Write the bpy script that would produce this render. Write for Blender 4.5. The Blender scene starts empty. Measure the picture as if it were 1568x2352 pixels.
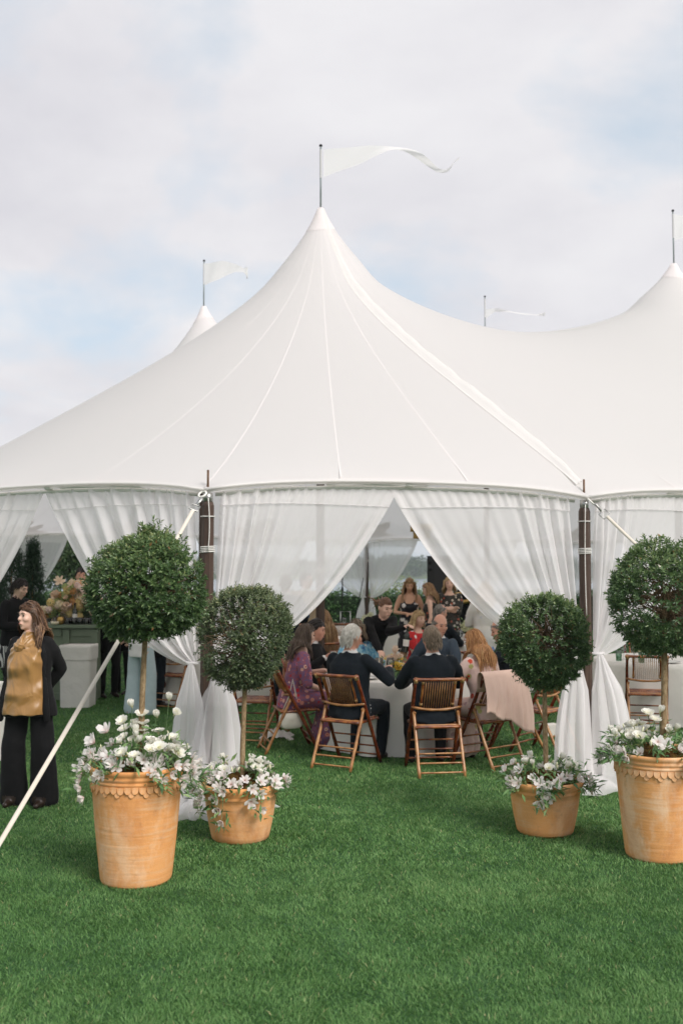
import bpy, bmesh, math, random
import numpy as np
from mathutils import Vector, Matrix, kdtree
random.seed(7)
RNG = np.random.default_rng(7)
SC = bpy.context.scene
COL = SC.collection
R = math.radians

# ------------------------------------------------------------------ camera
CAM_H = 1.95
PITCH = math.atan(124 / 2298)
cam_data = bpy.data.cameras.new('camera')
cam_data.sensor_fit = 'VERTICAL'
cam_data.sensor_height = 36.0
cam_data.sensor_width = 24.0
cam_data.lens = 36.0 * 2298 / 2352
cam_data.clip_start = 0.05
cam_data.clip_end = 12000
cam_data.dof.use_dof = True
cam_data.dof.focus_distance = 7.6
cam_data.dof.aperture_fstop = 2.2
CAM = bpy.data.objects.new('camera', cam_data)
COL.objects.link(CAM)
CAM.location = (0, 0, CAM_H)
CAM.rotation_euler = (R(90) + PITCH, 0, 0)
SC.camera = CAM

# ------------------------------------------------------------------ sun + sky
SUN_DIR = Vector((0.62, -0.74, 0.84)).normalized()
sun_d = bpy.data.lights.new('sun', 'SUN')
sun_d.energy = 2.5
sun_d.angle = R(24)
sun_d.color = (1.0, 0.95, 0.905)
SUN = bpy.data.objects.new('sun', sun_d)
COL.objects.link(SUN)
SUN.rotation_euler = (-SUN_DIR).to_track_quat('-Z', 'Y').to_euler()

W = bpy.data.worlds.new('World')
SC.world = W
W.use_nodes = True
nt = W.node_tree
nt.nodes.clear()
def wn(t, **kw):
    n = nt.nodes.new(t)
    for k, v in kw.items():
        setattr(n, k, v)
    return n
w_out = wn('ShaderNodeOutputWorld'); w_bg = wn('ShaderNodeBackground')
w_bg.inputs['Strength'].default_value = 0.1
sky = wn('ShaderNodeTexSky'); sky.sky_type = 'NISHITA'; sky.sun_disc = False
sky.sun_elevation = math.asin(SUN_DIR.z); sky.sun_rotation = math.atan2(SUN_DIR.x, SUN_DIR.y)
sky.air_density = 1.0; sky.dust_density = 2.0; sky.ozone_density = 1.0
tc = wn('ShaderNodeTexCoord'); sep = wn('ShaderNodeSeparateXYZ')
nt.links.new(tc.outputs['Generated'], sep.inputs[0])
def wmath(op, a, b=None):
    n = wn('ShaderNodeMath', operation=op)
    for i, v in enumerate((a, b)):
        if v is None: continue
        if isinstance(v, (int, float)): n.inputs[i].default_value = v
        else: nt.links.new(v, n.inputs[i])
    return n.outputs[0]
zc = wmath('MAXIMUM', sep.outputs['Z'], 0.0)
den = wmath('ADD', zc, 0.22)
cx = wmath('DIVIDE', sep.outputs['X'], den); cy = wmath('DIVIDE', sep.outputs['Y'], den)
comb = wn('ShaderNodeCombineXYZ')
nt.links.new(cx, comb.inputs[0]); nt.links.new(cy, comb.inputs[1])
def wnoise(scale, detail, rough, off, dist=0.0):
    m = wn('ShaderNodeMapping'); m.inputs['Location'].default_value = off
    nt.links.new(comb.outputs[0], m.inputs[0])
    n = wn('ShaderNodeTexNoise'); n.inputs['Scale'].default_value = scale
    n.inputs['Detail'].default_value = detail; n.inputs['Roughness'].default_value = rough
    n.inputs['Distortion'].default_value = dist
    nt.links.new(m.outputs[0], n.inputs['Vector'])
    return n.outputs['Fac']
def wramp(fac, stops):
    r = wn('ShaderNodeValToRGB'); nt.links.new(fac, r.inputs[0])
    while len(r.color_ramp.elements) < len(stops): r.color_ramp.elements.new(0.5)
    for e, (p, c) in zip(r.color_ramp.elements, stops):
        e.position = p; e.color = c if len(c) == 4 else (*c, 1)
    return r.outputs[0]
CLOUD_OFF = (1.3, 2.2, 0)
n_gap = wnoise(1.15, 8, 0.56, CLOUD_OFF, 0.25)
gap = wramp(n_gap, [(0.38, (0, 0, 0)), (0.51, (1, 1, 1))])
n_sh = wnoise(1.5, 9, 0.60, (0.3, 4.2, 0), 0.15)
# cloud brightness, in radiance units before the 0.1 background strength
cloud = wramp(n_sh, [(0.28, (5.3, 5.25, 5.6)), (0.50, (6.05, 5.98, 6.22)), (0.70, (6.7, 6.64, 6.76))])
thin = wn('ShaderNodeMix', data_type='RGBA', blend_type='MIX'); thin.inputs[0].default_value = 0.70
nt.links.new(sky.outputs[0], thin.inputs[6]); thin.inputs[7].default_value = (5.6, 6.3, 6.9, 1)
mixc = wn('ShaderNodeMix', data_type='RGBA', blend_type='MIX')
nt.links.new(gap, mixc.inputs[0]); nt.links.new(thin.outputs[2], mixc.inputs[6]); nt.links.new(cloud, mixc.inputs[7])
nt.links.new(mixc.outputs[2], w_bg.inputs['Color'])
nt.links.new(w_bg.outputs[0], w_out.inputs['Surface'])

SC.view_settings.view_transform = 'Standard'
SC.view_settings.look = 'None'
SC.view_settings.gamma = 1.0
SC.view_settings.exposure = 0.44
SC.view_settings.use_curve_mapping = False
SC.render.engine = 'CYCLES'
SC.cycles.use_denoising = True
try: SC.cycles.denoiser = 'OPENIMAGEDENOISE'
except Exception: pass
SC.cycles.max_bounces = 10
SC.cycles.diffuse_bounces = 5
SC.cycles.glossy_bounces = 3
SC.cycles.transmission_bounces = 6
SC.cycles.transparent_max_bounces = 16
SC.cycles.volume_bounces = 0
SC.cycles.caustics_reflective = False
SC.cycles.caustics_refractive = False
SC.cycles.sample_clamp_indirect = 6.0
SC.render.film_transparent = False

# ------------------------------------------------------------------ pixel helpers (1568 x 2352 reading grid)
F_PX = 2298.0
def at(x, y, D):
    """world point seen at reading-grid pixel (x, y) at forward distance D"""
    u = (x - 784) / F_PX; v = (1176 - y) / F_PX
    c, s = math.cos(PITCH), math.sin(PITCH)
    d = Vector((u, c - v * s, s + v * c))
    return Vector((0, 0, CAM_H)) + d * (D / d.y)
def gnd(x, y):
    u = (x - 784) / F_PX; v = (1176 - y) / F_PX
    c, s = math.cos(PITCH), math.sin(PITCH)
    d = Vector((u, c - v * s, s + v * c))
    return Vector((0, 0, CAM_H)) + d * (-CAM_H / d.z)
# ------------------------------------------------------------------ materials
MATS = {}
def _new(name):
    m = bpy.data.materials.new(name); m.use_nodes = True
    m.node_tree.nodes.clear()
    return m, m.node_tree
class NT:
    """tiny node helper"""
    def __init__(s, name):
        s.m, s.t = _new(name)
        s.out = s.n('ShaderNodeOutputMaterial')
    def n(s, typ, **kw):
        n = s.t.nodes.new(typ)
        for k, v in kw.items(): setattr(n, k, v)
        return n
    def l(s, a, b): s.t.links.new(a, b)
    def put(s, sock, v):
        if v is None: return
        if hasattr(v, 'is_linked') or isinstance(v, bpy.types.NodeSocket): s.l(v, sock)
        elif isinstance(v, (tuple, list)) and len(v) == 3 and sock.type == 'RGBA': sock.default_value = (*v, 1)
        else: sock.default_value = v
    def coord(s, kind='Object', scale=(1, 1, 1), rot=(0, 0, 0), loc=(0, 0, 0)):
        tc = s.n('ShaderNodeTexCoord'); mp = s.n('ShaderNodeMapping')
        mp.inputs['Scale'].default_value = scale; mp.inputs['Rotation'].default_value = rot
        mp.inputs['Location'].default_value = loc
        s.l(tc.outputs[kind], mp.inputs[0]); return mp.outputs[0]
    def noise(s, vec, scale=5, detail=4, rough=0.55, dist=0.0, col=False):
        n = s.n('ShaderNodeTexNoise'); s.put(n.inputs['Vector'], vec)
        n.inputs['Scale'].default_value = scale; n.inputs['Detail'].default_value = detail
        n.inputs['Roughness'].default_value = rough; n.inputs['Distortion'].default_value = dist
        return n.outputs['Color' if col else 'Fac']
    def wave(s, vec, scale=5, dist=2, detail=2, dirn='X', prof='SIN'):
        n = s.n('ShaderNodeTexWave', bands_direction=dirn, wave_profile=prof); s.put(n.inputs['Vector'], vec)
        n.inputs['Scale'].default_value = scale; n.inputs['Distortion'].default_value = dist
        n.inputs['Detail'].default_value = detail
        return n.outputs['Fac']
    def voro(s, vec, scale=5, feature='F1', rand=1.0):
        n = s.n('ShaderNodeTexVoronoi', feature=feature); s.put(n.inputs['Vector'], vec)
        n.inputs['Scale'].default_value = scale; n.inputs['Randomness'].default_value = rand
        return n
    def ramp(s, fac, stops, interp='LINEAR'):
        r = s.n('ShaderNodeValToRGB'); s.put(r.inputs[0], fac); r.color_ramp.interpolation = interp
        while len(r.color_ramp.elements) < len(stops): r.color_ramp.elements.new(0.5)
        for e, (p, c) in zip(r.color_ramp.elements, stops):
            e.position = p
            if isinstance(c, (int, float)): c = (c, c, c)
            e.color = (*c[:3], 1)
        return r.outputs[0]
    def mix(s, fac, a, b, mode='MIX'):
        m = s.n('ShaderNodeMix', data_type='RGBA', blend_type=mode)
        s.put(m.inputs[0], fac); s.put(m.inputs[6], a); s.put(m.inputs[7], b)
        return m.outputs[2]
    def math(s, op, a, b=None, clamp=False):
        m = s.n('ShaderNodeMath', operation=op); m.use_clamp = clamp
        s.put(m.inputs[0], a); s.put(m.inputs[1], b); return m.outputs[0]
    def bump(s, h, strength=0.3, dist=0.01, normal=None):
        b = s.n('ShaderNodeBump'); b.inputs['Strength'].default_value = strength
        b.inputs['Distance'].default_value = dist; s.put(b.inputs['Height'], h)
        if normal is not None: s.l(normal, b.inputs['Normal'])
        return b.outputs[0]
    def attr(s, name):
        a = s.n('ShaderNodeAttribute'); a.attribute_name = name; return a
    def pbsdf(s, col, rough=0.6, spec=0.5, metal=0.0, nrm=None, sheen=0.0, trans=0.0, sss=0.0, coat=0.0):
        p = s.n('ShaderNodeBsdfPrincipled')
        s.put(p.inputs['Base Color'], col); s.put(p.inputs['Roughness'], rough)
        s.put(p.inputs['Specular IOR Level'], spec); s.put(p.inputs['Metallic'], metal)
        if nrm is not None: s.l(nrm, p.inputs['Normal'])
        if sheen: p.inputs['Sheen Weight'].default_value = sheen; p.inputs['Sheen Roughness'].default_value = 0.4
        if coat: p.inputs['Coat Weight'].default_value = coat; p.inputs['Coat Roughness'].default_value = 0.15
        return p.outputs[0]
    def mixsh(s, fac, a, b):
        m = s.n('ShaderNodeMixShader'); s.put(m.inputs[0], fac); s.l(a, m.inputs[1]); s.l(b, m.inputs[2]); return m.outputs[0]
    def transl(s, col):
        t = s.n('ShaderNodeBsdfTranslucent'); s.put(t.inputs['Color'], col); return t.outputs[0]
    def transp(s, col=(1, 1, 1)):
        t = s.n('ShaderNodeBsdfTransparent'); s.put(t.inputs['Color'], col); return t.outputs[0]
    def diff(s, col, nrm=None):
        t = s.n('ShaderNodeBsdfDiffuse'); s.put(t.inputs['Color'], col)
        if nrm is not None: s.l(nrm, t.inputs['Normal'])
        return t.outputs[0]
    def done(s, sh):
        s.l(sh, s.out.inputs['Surface']); MATS[s.m.name] = s.m; return s.m

def plain(name, col, col2=None, scale=8, rough=0.6, spec=0.4, metal=0.0, bump=0.0, bscale=30, sheen=0.0, stretch=(1, 1, 1), coat=0.0, bdist=0.004):
    if name in MATS: return MATS[name]
    t = NT(name); v = t.coord('Object', stretch)
    if col2 is None: col2 = tuple(c * 0.78 for c in col)
    c = t.mix(t.ramp(t.noise(v, scale, 5, 0.6), [(0.3, 0.0), (0.7, 1.0)]), col, col2)
    nrm = t.bump(t.noise(v, bscale, 4, 0.6), bump, bdist) if bump else None
    return t.done(t.pbsdf(c, rough, spec, metal, nrm, sheen, coat=coat))

# ------------------------------------------------------------------ mesh building
class MB:
    def __init__(s): s.v = []; s.f = []; s.mi = []; s.uv = None
    def add(s, vs, fs, mi=0):
        o = len(s.v); s.v.extend([tuple(p) for p in vs])
        s.f.extend([tuple(i + o for i in f) for f in fs]); s.mi.extend([mi] * len(fs)); return s
    def box(s, c, size, rot=None, mi=0):
        sx, sy, sz = [d / 2 for d in size]; c = Vector(c)
        vs = [Vector((x, y, z)) for z in (-sz, sz) for y in (-sy, sy) for x in (-sx, sx)]
        if rot is not None: vs = [rot @ p for p in vs]
        return s.add([c + p for p in vs], [(0, 2, 3, 1), (4, 5, 7, 6), (0, 1, 5, 4), (2, 6, 7, 3), (0, 4, 6, 2), (1, 3, 7, 5)], mi)
    def tube(s, pts, rad, n=8, caps=True, mi=0, squash=None, phase=0.0):
        pts = [Vector(p) for p in pts]
        if isinstance(rad, (int, float)): rad = [rad] * len(pts)
        o = len(s.v); ref = None; vs = []; fs = []
        for i, p in enumerate(pts):
            d = (pts[min(i + 1, len(pts) - 1)] - pts[max(i - 1, 0)])
            if d.length < 1e-9: d = Vector((0, 0, 1))
            d.normalize()
            if ref is None:
                ref = Vector((0, 0, 1)).cross(d)
                if ref.length < 0.05: ref = Vector((1, 0, 0))
            ref = (ref - d * ref.dot(d)).normalized(); b = d.cross(ref)
            for k in range(n):
                a = 2 * math.pi * k / n + phase
                vs.append(p + (ref * math.cos(a) + b * math.sin(a) * (squash or 1)) * rad[i])
        for i in range(len(pts) - 1):
            for k in range(n):
                k2 = (k + 1) % n
                fs.append((i * n + k, i * n + k2, (i + 1) * n + k2, (i + 1) * n + k))
        if caps:
            fs.append(tuple(range(n - 1, -1, -1))); fs.append(tuple(range((len(pts) - 1) * n, len(pts) * n)))
        return s.add(vs, fs, mi)
    def lathe(s, prof, n=32, center=(0, 0, 0), mi=0, wob=None, closed_top=False, closed_bot=False):
        cx, cy, cz = center; vs = []; fs = []
        for j, (r, z) in enumerate(prof):
            for k in range(n):
                a = 2 * math.pi * k / n; rr = r * (wob(a, z) if wob else 1)
                vs.append((cx + rr * math.cos(a), cy + rr * math.sin(a), cz + z))
        for j in range(len(prof) - 1):
            for k in range(n):
                k2 = (k + 1) % n
                fs.append((j * n + k, j * n + k2, (j + 1) * n + k2, (j + 1) * n + k))
        if closed_bot: fs.append(tuple(range(n - 1, -1, -1)))
        if closed_top: fs.append(tuple(range((len(prof) - 1) * n, len(prof) * n)))
        return s.add(vs, fs, mi)
    def grid(s, P, mi=0, wrap=False):
        """P: array [nv][nu] of points"""
        nv = len(P); nu = len(P[0]); vs = [p for row in P for p in row]; fs = []
        for j in range(nv - 1):
            for i in range(nu if wrap else nu - 1):
                i2 = (i + 1) % nu
                fs.append((j * nu + i, j * nu + i2, (j + 1) * nu + i2, (j + 1) * nu + i))
        return s.add(vs, fs, mi)
    def ball(s, c, r, nu=10, nv=6, mi=0, rot=None):
        c = Vector(c); r = (r, r, r) if isinstance(r, (int, float)) else r
        vs = []; fs = []
        for j in range(1, nv):
            t = math.pi * j / nv
            for k in range(nu):
                a = 2 * math.pi * k / nu
                p = Vector((r[0] * math.sin(t) * math.cos(a), r[1] * math.sin(t) * math.sin(a), r[2] * math.cos(t)))
                vs.append(c + (rot @ p if rot is not None else p))
        top = len(vs); p = Vector((0, 0, r[2])); vs.append(c + (rot @ p if rot is not None else p)); vs.append(c - (rot @ p if rot is not None else p))
        for j in range(nv - 2):
            for k in range(nu):
                k2 = (k + 1) % nu
                fs.append((j * nu + k, (j + 1) * nu + k, (j + 1) * nu + k2, j * nu + k2))
        for k in range(nu):
            k2 = (k + 1) % nu
            fs.append((top, k, k2)); fs.append((top + 1, (nv - 2) * nu + k2, (nv - 2) * nu + k))
        return s.add(vs, fs, mi)
    def mesh(s, name, mats, smooth=True):
        me = bpy.data.meshes.new(name)
        me.from_pydata([tuple(v) for v in s.v], [], s.f)
        mats = mats if isinstance(mats, (list, tuple)) else [mats]
        for m in mats: me.materials.append(m)
        if len(mats) > 1: me.polygons.foreach_set('material_index', s.mi)
        if smooth: me.polygons.foreach_set('use_smooth', [True] * len(me.polygons))
        me.update(); return me
    def build(s, name, mats, parent=None, smooth=True, loc=None, rot=None):
        return link(name, s.mesh(name, mats, smooth), parent, loc, rot)

def link(name, me, parent=None, loc=None, rot=None):
    o = bpy.data.objects.new(name, me); COL.objects.link(o)
    if parent is not None: o.parent = parent
    if loc is not None: o.location = loc
    if rot is not None: o.rotation_euler = rot
    return o
def flat_edges(o, ang=40):
    me = o.data
    try: me.set_sharp_from_angle(angle=R(ang))
    except Exception: pass
    return o
def thing(name, label, cat, loc=(0, 0, 0), rotz=0.0, group=None):
    o = bpy.data.objects.new(name, None); COL.objects.link(o)
    o.location = loc; o.rotation_euler = (0, 0, rotz)
    o.empty_display_size = 0.1
    return tag(o, label, cat, group)
def tag(o, label=None, cat=None, group=None, kind=None):
    if label: o['label'] = label
    if cat: o['category'] = cat
    if group: o['group'] = group
    if kind: o['kind'] = kind
    return o
def copy_tree(o, parent=None):
    c = o.copy(); COL.objects.link(c); c.parent = parent
    for ch in list(o.children): copy_tree(ch, c)
    return c
def np_mesh(name, V, F, mat, smooth=False, attrs=None):
    """fast mesh from numpy triangles/quads (all faces the same size)"""
    me = bpy.data.meshes.new(name); k = F.shape[1]
    me.vertices.add(len(V)); me.vertices.foreach_set('co', np.ascontiguousarray(V, dtype=np.float32).ravel())
    me.loops.add(F.size); me.loops.foreach_set('vertex_index', np.ascontiguousarray(F, dtype=np.int32).ravel())
    me.polygons.add(len(F))
    me.polygons.foreach_set('loop_start', np.arange(0, F.size, k, dtype=np.int32))
    me.polygons.foreach_set('loop_total', np.full(len(F), k, dtype=np.int32))
    if smooth: me.polygons.foreach_set('use_smooth', np.ones(len(F), dtype=bool))
    for m in (mat if isinstance(mat, (list, tuple)) else [mat]): me.materials.append(m)
    if attrs:
        for an, (dom, val) in attrs.items():
            a = me.attributes.new(an, 'FLOAT', dom); a.data.foreach_set('value', np.ascontiguousarray(val, dtype=np.float32))
    me.update(calc_edges=True); return me
def smoothstep(a, b, x):
    t = np.clip((np.asarray(x, dtype=float) - a) / (b - a), 0, 1); return t * t * (3 - 2 * t)
def sst(a, b, x):
    t = min(1.0, max(0.0, (x - a) / (b - a))); return t * t * (3 - 2 * t)
# ================================================================== the sailcloth tent
PH = math.atan2(2.53, 5.68)
TA = Vector((math.cos(PH), math.sin(PH), 0)); TN = Vector((math.sin(PH), -math.cos(PH), 0))
P1 = Vector((-0.285, 13.5, 0))
PEAK_H = 6.88
def tw(s, t, z=0.0):
    return P1 + TA * s + TN * t + Vector((0, 0, z))
PEAKS = [(i * 6.22, j * -5.70) for j in (0, 1) for i in (0, 1, 2)]
POLES = [(0.49, 5.09), (3.6, 5.12), (6.7, 5.12), (9.8, 5.12), (12.7, 5.0), (15.4, 4.4), (17.5, 1.76), (17.9, -2.85), (17.5, -7.46),
         (15.2, -10.3), (12.0, -10.75), (8.9, -10.8), (5.8, -10.8), (2.7, -10.8), (-0.4, -10.7), (-2.94, -10.1), (-5.0, -7.46), (-5.4, -2.85),
         (-5.11, 1.76), (-2.94, 4.54)]
NP_ = len(POLES)
EAVE_Z, EAVE_BUMP = 2.575, 0.10
PV = np.array(POLES)
def eave_z(u): return EAVE_Z + EAVE_BUMP * (1 - (2 * u - 1) ** 4 * 0.55 - (2 * u - 1) ** 2 * 0.45)
def eave_near(S, T):
    best = np.full(S.shape, 1e9); z = np.full(S.shape, EAVE_Z)
    for i in range(NP_):
        a = PV[i]; b = PV[(i + 1) % NP_]; d = b - a
        u = np.clip(((S - a[0]) * d[0] + (T - a[1]) * d[1]) / d.dot(d), 0, 1)
        dd = (S - a[0] - u * d[0]) ** 2 + (T - a[1] - u * d[1]) ** 2
        zz = eave_z(u); m = dd < best
        best = np.where(m, dd, best); z = np.where(m, zz, z)
    return z, np.sqrt(best)
def inside(S, T):
    ins = np.ones(S.shape, bool); cen = PV.mean(0)
    for i in range(NP_):
        a = PV[i]; b = PV[(i + 1) % NP_]; d = b - a; n = np.array([-d[1], d[0]])
        if n.dot(cen - a) < 0: n = -n
        ins &= ((S - a[0]) * n[0] + (T - a[1]) * n[1]) > 0
    return ins
S0, S1, T0, T1 = -6.2, 18.6, -11.6, 6.0
ROOF_P = 0.36
def solve_roof():
    Z = None
    for h, its in ((0.4, 260), (0.2, 260), (0.1, 260)):
        ns = int(round((S1 - S0) / h)) + 1; ntt = int(round((T1 - T0) / h)) + 1
        s = S0 + h * np.arange(ns); t = T0 + h * np.arange(ntt); S, T = np.meshgrid(s, t, indexing='ij')
        bz, bd = eave_near(S, T); ins = inside(S, T)
        rr = np.min([np.hypot(S - p[0], T - p[1]) for p in PEAKS], axis=0)
        w = np.maximum(rr, 0.12) ** (-ROOF_P)
        if Z is None: Z = np.where(ins, 4.2, bz)
        else:
            i0 = np.clip((s - S0) / (2 * h), 0, Z.shape[0] - 1.001); j0 = np.clip((t - T0) / (2 * h), 0, Z.shape[1] - 1.001)
            a = i0.astype(int)[:, None]; b = j0.astype(int)[None, :]; fa = (i0 - i0.astype(int))[:, None]; fb = (j0 - j0.astype(int))[None, :]
            Z = (Z[a, b] * (1 - fa) + Z[a + 1, b] * fa) * (1 - fb) + (Z[a, b + 1] * (1 - fa) + Z[a + 1, b + 1] * fa) * fb
        fix = (~ins) | (rr < max(0.10, h * 0.5))
        val = np.where(ins, PEAK_H, bz)
        Z = np.where(fix, val, Z)
        wx = 0.5 * (w[1:, :] + w[:-1, :]); wy = 0.5 * (w[:, 1:] + w[:, :-1])
        I, J = np.meshgrid(np.arange(ns), np.arange(ntt), indexing='ij')
        masks = [((I + J) % 2 == k) & ~fix for k in (0, 1)]
        for m in masks: m[0, :] = m[-1, :] = False; m[:, 0] = m[:, -1] = False
        we = np.zeros_like(Z); ww = we.copy(); wn_ = we.copy(); ws = we.copy()
        we[:-1, :] = wx; ww[1:, :] = wx; wn_[:, :-1] = wy; ws[:, 1:] = wy
        tot = we + ww + wn_ + ws
        for _ in range(its):
            for m in masks:
                nb = we * np.roll(Z, -1, 0) + ww * np.roll(Z, 1, 0) + wn_ * np.roll(Z, -1, 1) + ws * np.roll(Z, 1, 1)
                Z[m] += 1.86 * ((nb / tot)[m] - Z[m])
    return Z
ROOF_Z = solve_roof()
def _bil(s, t):
    i = np.clip((np.asarray(s, float) - S0) / 0.1, 0, ROOF_Z.shape[0] - 1.001); j = np.clip((np.asarray(t, float) - T0) / 0.1, 0, ROOF_Z.shape[1] - 1.001)
    a = i.astype(int); b = j.astype(int); fa = i - a; fb = j - b
    return (ROOF_Z[a, b] * (1 - fa) + ROOF_Z[a + 1, b] * fa) * (1 - fb) + (ROOF_Z[a, b + 1] * (1 - fa) + ROOF_Z[a + 1, b + 1] * fa) * fb
def roof_z(s, t):
    s = np.atleast_1d(np.asarray(s, float)); t = np.atleast_1d(np.asarray(t, float))
    z = _bil(s, t)
    for p in PEAKS:
        ds = s - p[0]; dt = t - p[1]; r = np.hypot(ds, dt); m = r < 0.9
        if m.any():
            rs = np.maximum(r[m], 1e-6); zs = _bil(p[0] + ds[m] / rs * 0.9, p[1] + dt[m] / rs * 0.9)
            zz = PEAK_H - (PEAK_H - zs) * (np.maximum(rs - 0.04, 0) / 0.86) ** 0.74
            k = smoothstep(0.5, 0.9, rs); z[m] = zz * (1 - k) + z[m] * k
    return z

# materials -------------------------------------------------------------
t = NT('sailcloth'); v = t.coord('Object')
c = t.mix(t.noise(v, 1.3, 5, 0.6), (0.95, 0.915, 0.905), (0.925, 0.89, 0.88))
nrm = t.bump(t.noise(v, 3.0, 3, 0.5), 0.12, 0.03)
M_SAIL = t.done(t.mixsh(0.49, t.pbsdf(c, 0.55, 0.25, nrm=nrm), t.transl((0.95, 0.91, 0.895))))
t = NT('sail_seam'); v = t.coord('Object')
M_SEAM = t.done(t.mixsh(0.48, t.pbsdf(t.mix(t.noise(v, 6, 3), (0.94, 0.92, 0.90), (0.92, 0.90, 0.88)), 0.55, 0.25), t.transl((0.85, 0.83, 0.8))))
def sheer(name, tr, col=(0.965, 0.945, 0.945), tl=0.50):
    t = NT(name); v = t.coord('Object')
    weave = t.bump(t.noise(v, 220, 2), 0.08, 0.001)
    fab = t.mixsh(tl, t.diff(t.mix(t.noise(v, 4, 3), col, tuple(x * 0.97 for x in col)), weave), t.transl(col))
    return t.done(t.mixsh(tr, fab, t.transp()))
M_SHEER = sheer('sheer_voile', 0.27)
M_TAIL = sheer('sheer_voile_tail', 0.40)
M_SHEER_HEM = sheer('sheer_voile_hem', 0.36)
M_ROPE = plain('white_rope', (0.78, 0.76, 0.72), (0.6, 0.58, 0.54), 60, 0.8, bump=0.5, bscale=200)
M_PVC = plain('white_pipe', (0.80, 0.79, 0.74), (0.74, 0.72, 0.66), 5, 0.35)
M_STRAP = plain('webbing_strap', (0.72, 0.66, 0.57), (0.66, 0.60, 0.51), 14, 0.8, bump=0.4, bscale=160)
M_STEEL = plain('galvanised_steel', (0.50, 0.50, 0.48), (0.34, 0.34, 0.32), 20, 0.38, metal=0.9)
M_RUST = plain('rusty_pin', (0.20, 0.115, 0.07), (0.10, 0.06, 0.04), 40, 0.6, metal=0.3)
M_FPOLE = plain('grey_flagpole', (0.40, 0.44, 0.44), (0.30, 0.34, 0.34), 6, 0.4, metal=0.5)
M_BLACKP = plain('black_plastic', (0.018, 0.019, 0.02), (0.012, 0.012, 0.013), 20, 0.45)
t = NT('stained_pole_wood'); v = t.coord('Object', (14, 14, 0.7))
g = t.noise(v, 6, 6, 0.65, 0.4)
M_POLE = t.done(t.pbsdf(t.ramp(g, [(0.25, (0.035, 0.020, 0.014)), (0.55, (0.075, 0.045, 0.032)), (0.8, (0.13, 0.082, 0.06))]), 0.5, 0.4, nrm=t.bump(g, 0.3, 0.003)))

TENT = thing('sailcloth_tent', 'large white sailcloth party tent with pointed peaks, pennants and dark wooden side poles', 'tent', tuple(P1))
def tl(v): return Vector(v) - P1      # world -> tent local

# roof ------------------------------------------------------------------
def build_roof():
    mb = MB(); N = 46
    cen = PV.mean(0); planes = []
    for i in range(NP_):
        a = PV[i]; b = PV[(i + 1) % NP_]; d = b - a; n = np.array([d[1], -d[0]]); n /= np.hypot(*n)
        if n.dot(cen - a) > 0: n = -n
        planes.append((n, n.dot(a), i))
    for pi, p in enumerate(PEAKS):
        p = np.array(p); pl = list(planes)
        for q in PEAKS:
            q = np.array(q); dq = q - p
            if 0.1 < np.hypot(*dq) < 7: pl.append((dq / np.hypot(*dq), (dq / np.hypot(*dq)).dot((p + q) / 2), -1))
        angs = set(round(math.radians(k * 3.0), 6) for k in range(120))
        for c in [(3.11, 2.85), (3.11, -2.85), (-3.11, 2.85), (-3.11, -2.85), (3.11, 5.12), (-3.11, 5.12), (3.11, -5.12), (-3.11, -5.12)]:
            angs.add(round(math.atan2(c[1], c[0]) % (2 * math.pi), 6))
        for q in PV:
            d = q - p
            if np.hypot(*d) < 9: angs.add(round(math.atan2(d[1], d[0]) % (2 * math.pi), 6))
        angs = sorted(angs); rows = []
        for a in angs:
            d = np.array([math.cos(a), math.sin(a)]); best = 1e9; bi = -1
            for n, c, i in pl:
                k = n.dot(d)
                if k > 1e-6:
                    r = (c - n.dot(p)) / k
                    if r < best: best = r; bi = i
            fr = (np.arange(N + 1) / N) ** 1.5
            r = 0.05 + (best - 0.05) * fr
            s = p[0] + d[0] * r; t_ = p[1] + d[1] * r
            z = roof_z(s, t_)
            if bi >= 0:
                e0 = PV[bi]; e1 = PV[(bi + 1) % NP_]; ed = e1 - e0
                u = np.clip(((s[-1] - e0[0]) * ed[0] + (t_[-1] - e0[1]) * ed[1]) / ed.dot(ed), 0, 1)
                ze = float(eave_z(u)); k = smoothstep(best - 0.35, best, r)
                z = z * (1 - k) + (ze + (best - r) * (z[-12] - ze) / max(best - r[-12], .01)) * k
            rows.append([tl(tw(s[j], t_[j], z[j])) for j in range(N + 1)])
        mb.grid([list(x) for x in zip(*rows)], wrap=True)
    me = mb.mesh('roof', M_SAIL)
    bm = bmesh.new(); bm.from_mesh(me); bmesh.ops.remove_doubles(bm, verts=bm.verts, dist=0.004)
    bmesh.ops.recalc_face_normals(bm, faces=bm.faces); bm.to_mesh(me); bm.free()
    return link('roof', me, TENT)
ROOF = build_roof()

def on_roof(s, t, off=0.0):
    z = float(roof_z(s, t)[0])
    return tl(tw(s, t, z + off))
def ray_strip(name, p, q, w, mat, off=0.006, n=40, parent=TENT, pw=1.5, r0=0.16, end=0.995):
    """fabric strip lying on the roof from peak p to eave point q"""
    rows = []; d = Vector((q[0] - p[0], q[1] - p[1])); L = d.length; dn = d / L; pr = Vector((-dn.y, dn.x))
    for j in range(n + 1):
        r = r0 + (L * end - r0) * (j / n) ** pw; ww = w * min(1, 0.25 + r * 0.55)
        rows.append([on_roof(p[0] + dn.x * r + pr.x * ww * k, p[1] + dn.y * r + pr.y * ww * k, off) for k in (-0.5, 0, 0.5)])
    mb = MB().grid(rows)
    return mb.build(name, mat, parent)
seam_targets = []
for i in list(range(0, 5)) + list(range(9, 20)):
    a = PV[i]; b = PV[(i + 1) % NP_]
    for u in (0.0, 1 / 3, 2 / 3):
        q = a + (b - a) * u
        pk = min(PEAKS, key=lambda p: math.hypot(p[0] - q[0], p[1] - q[1]))
        if i == 0 and u == 0: continue
        seam_targets.append((pk, tuple(q)))
for pk, q in seam_targets:
    ray_strip('seam', pk, q, 0.011, M_SAIL, off=0.002)
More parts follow.
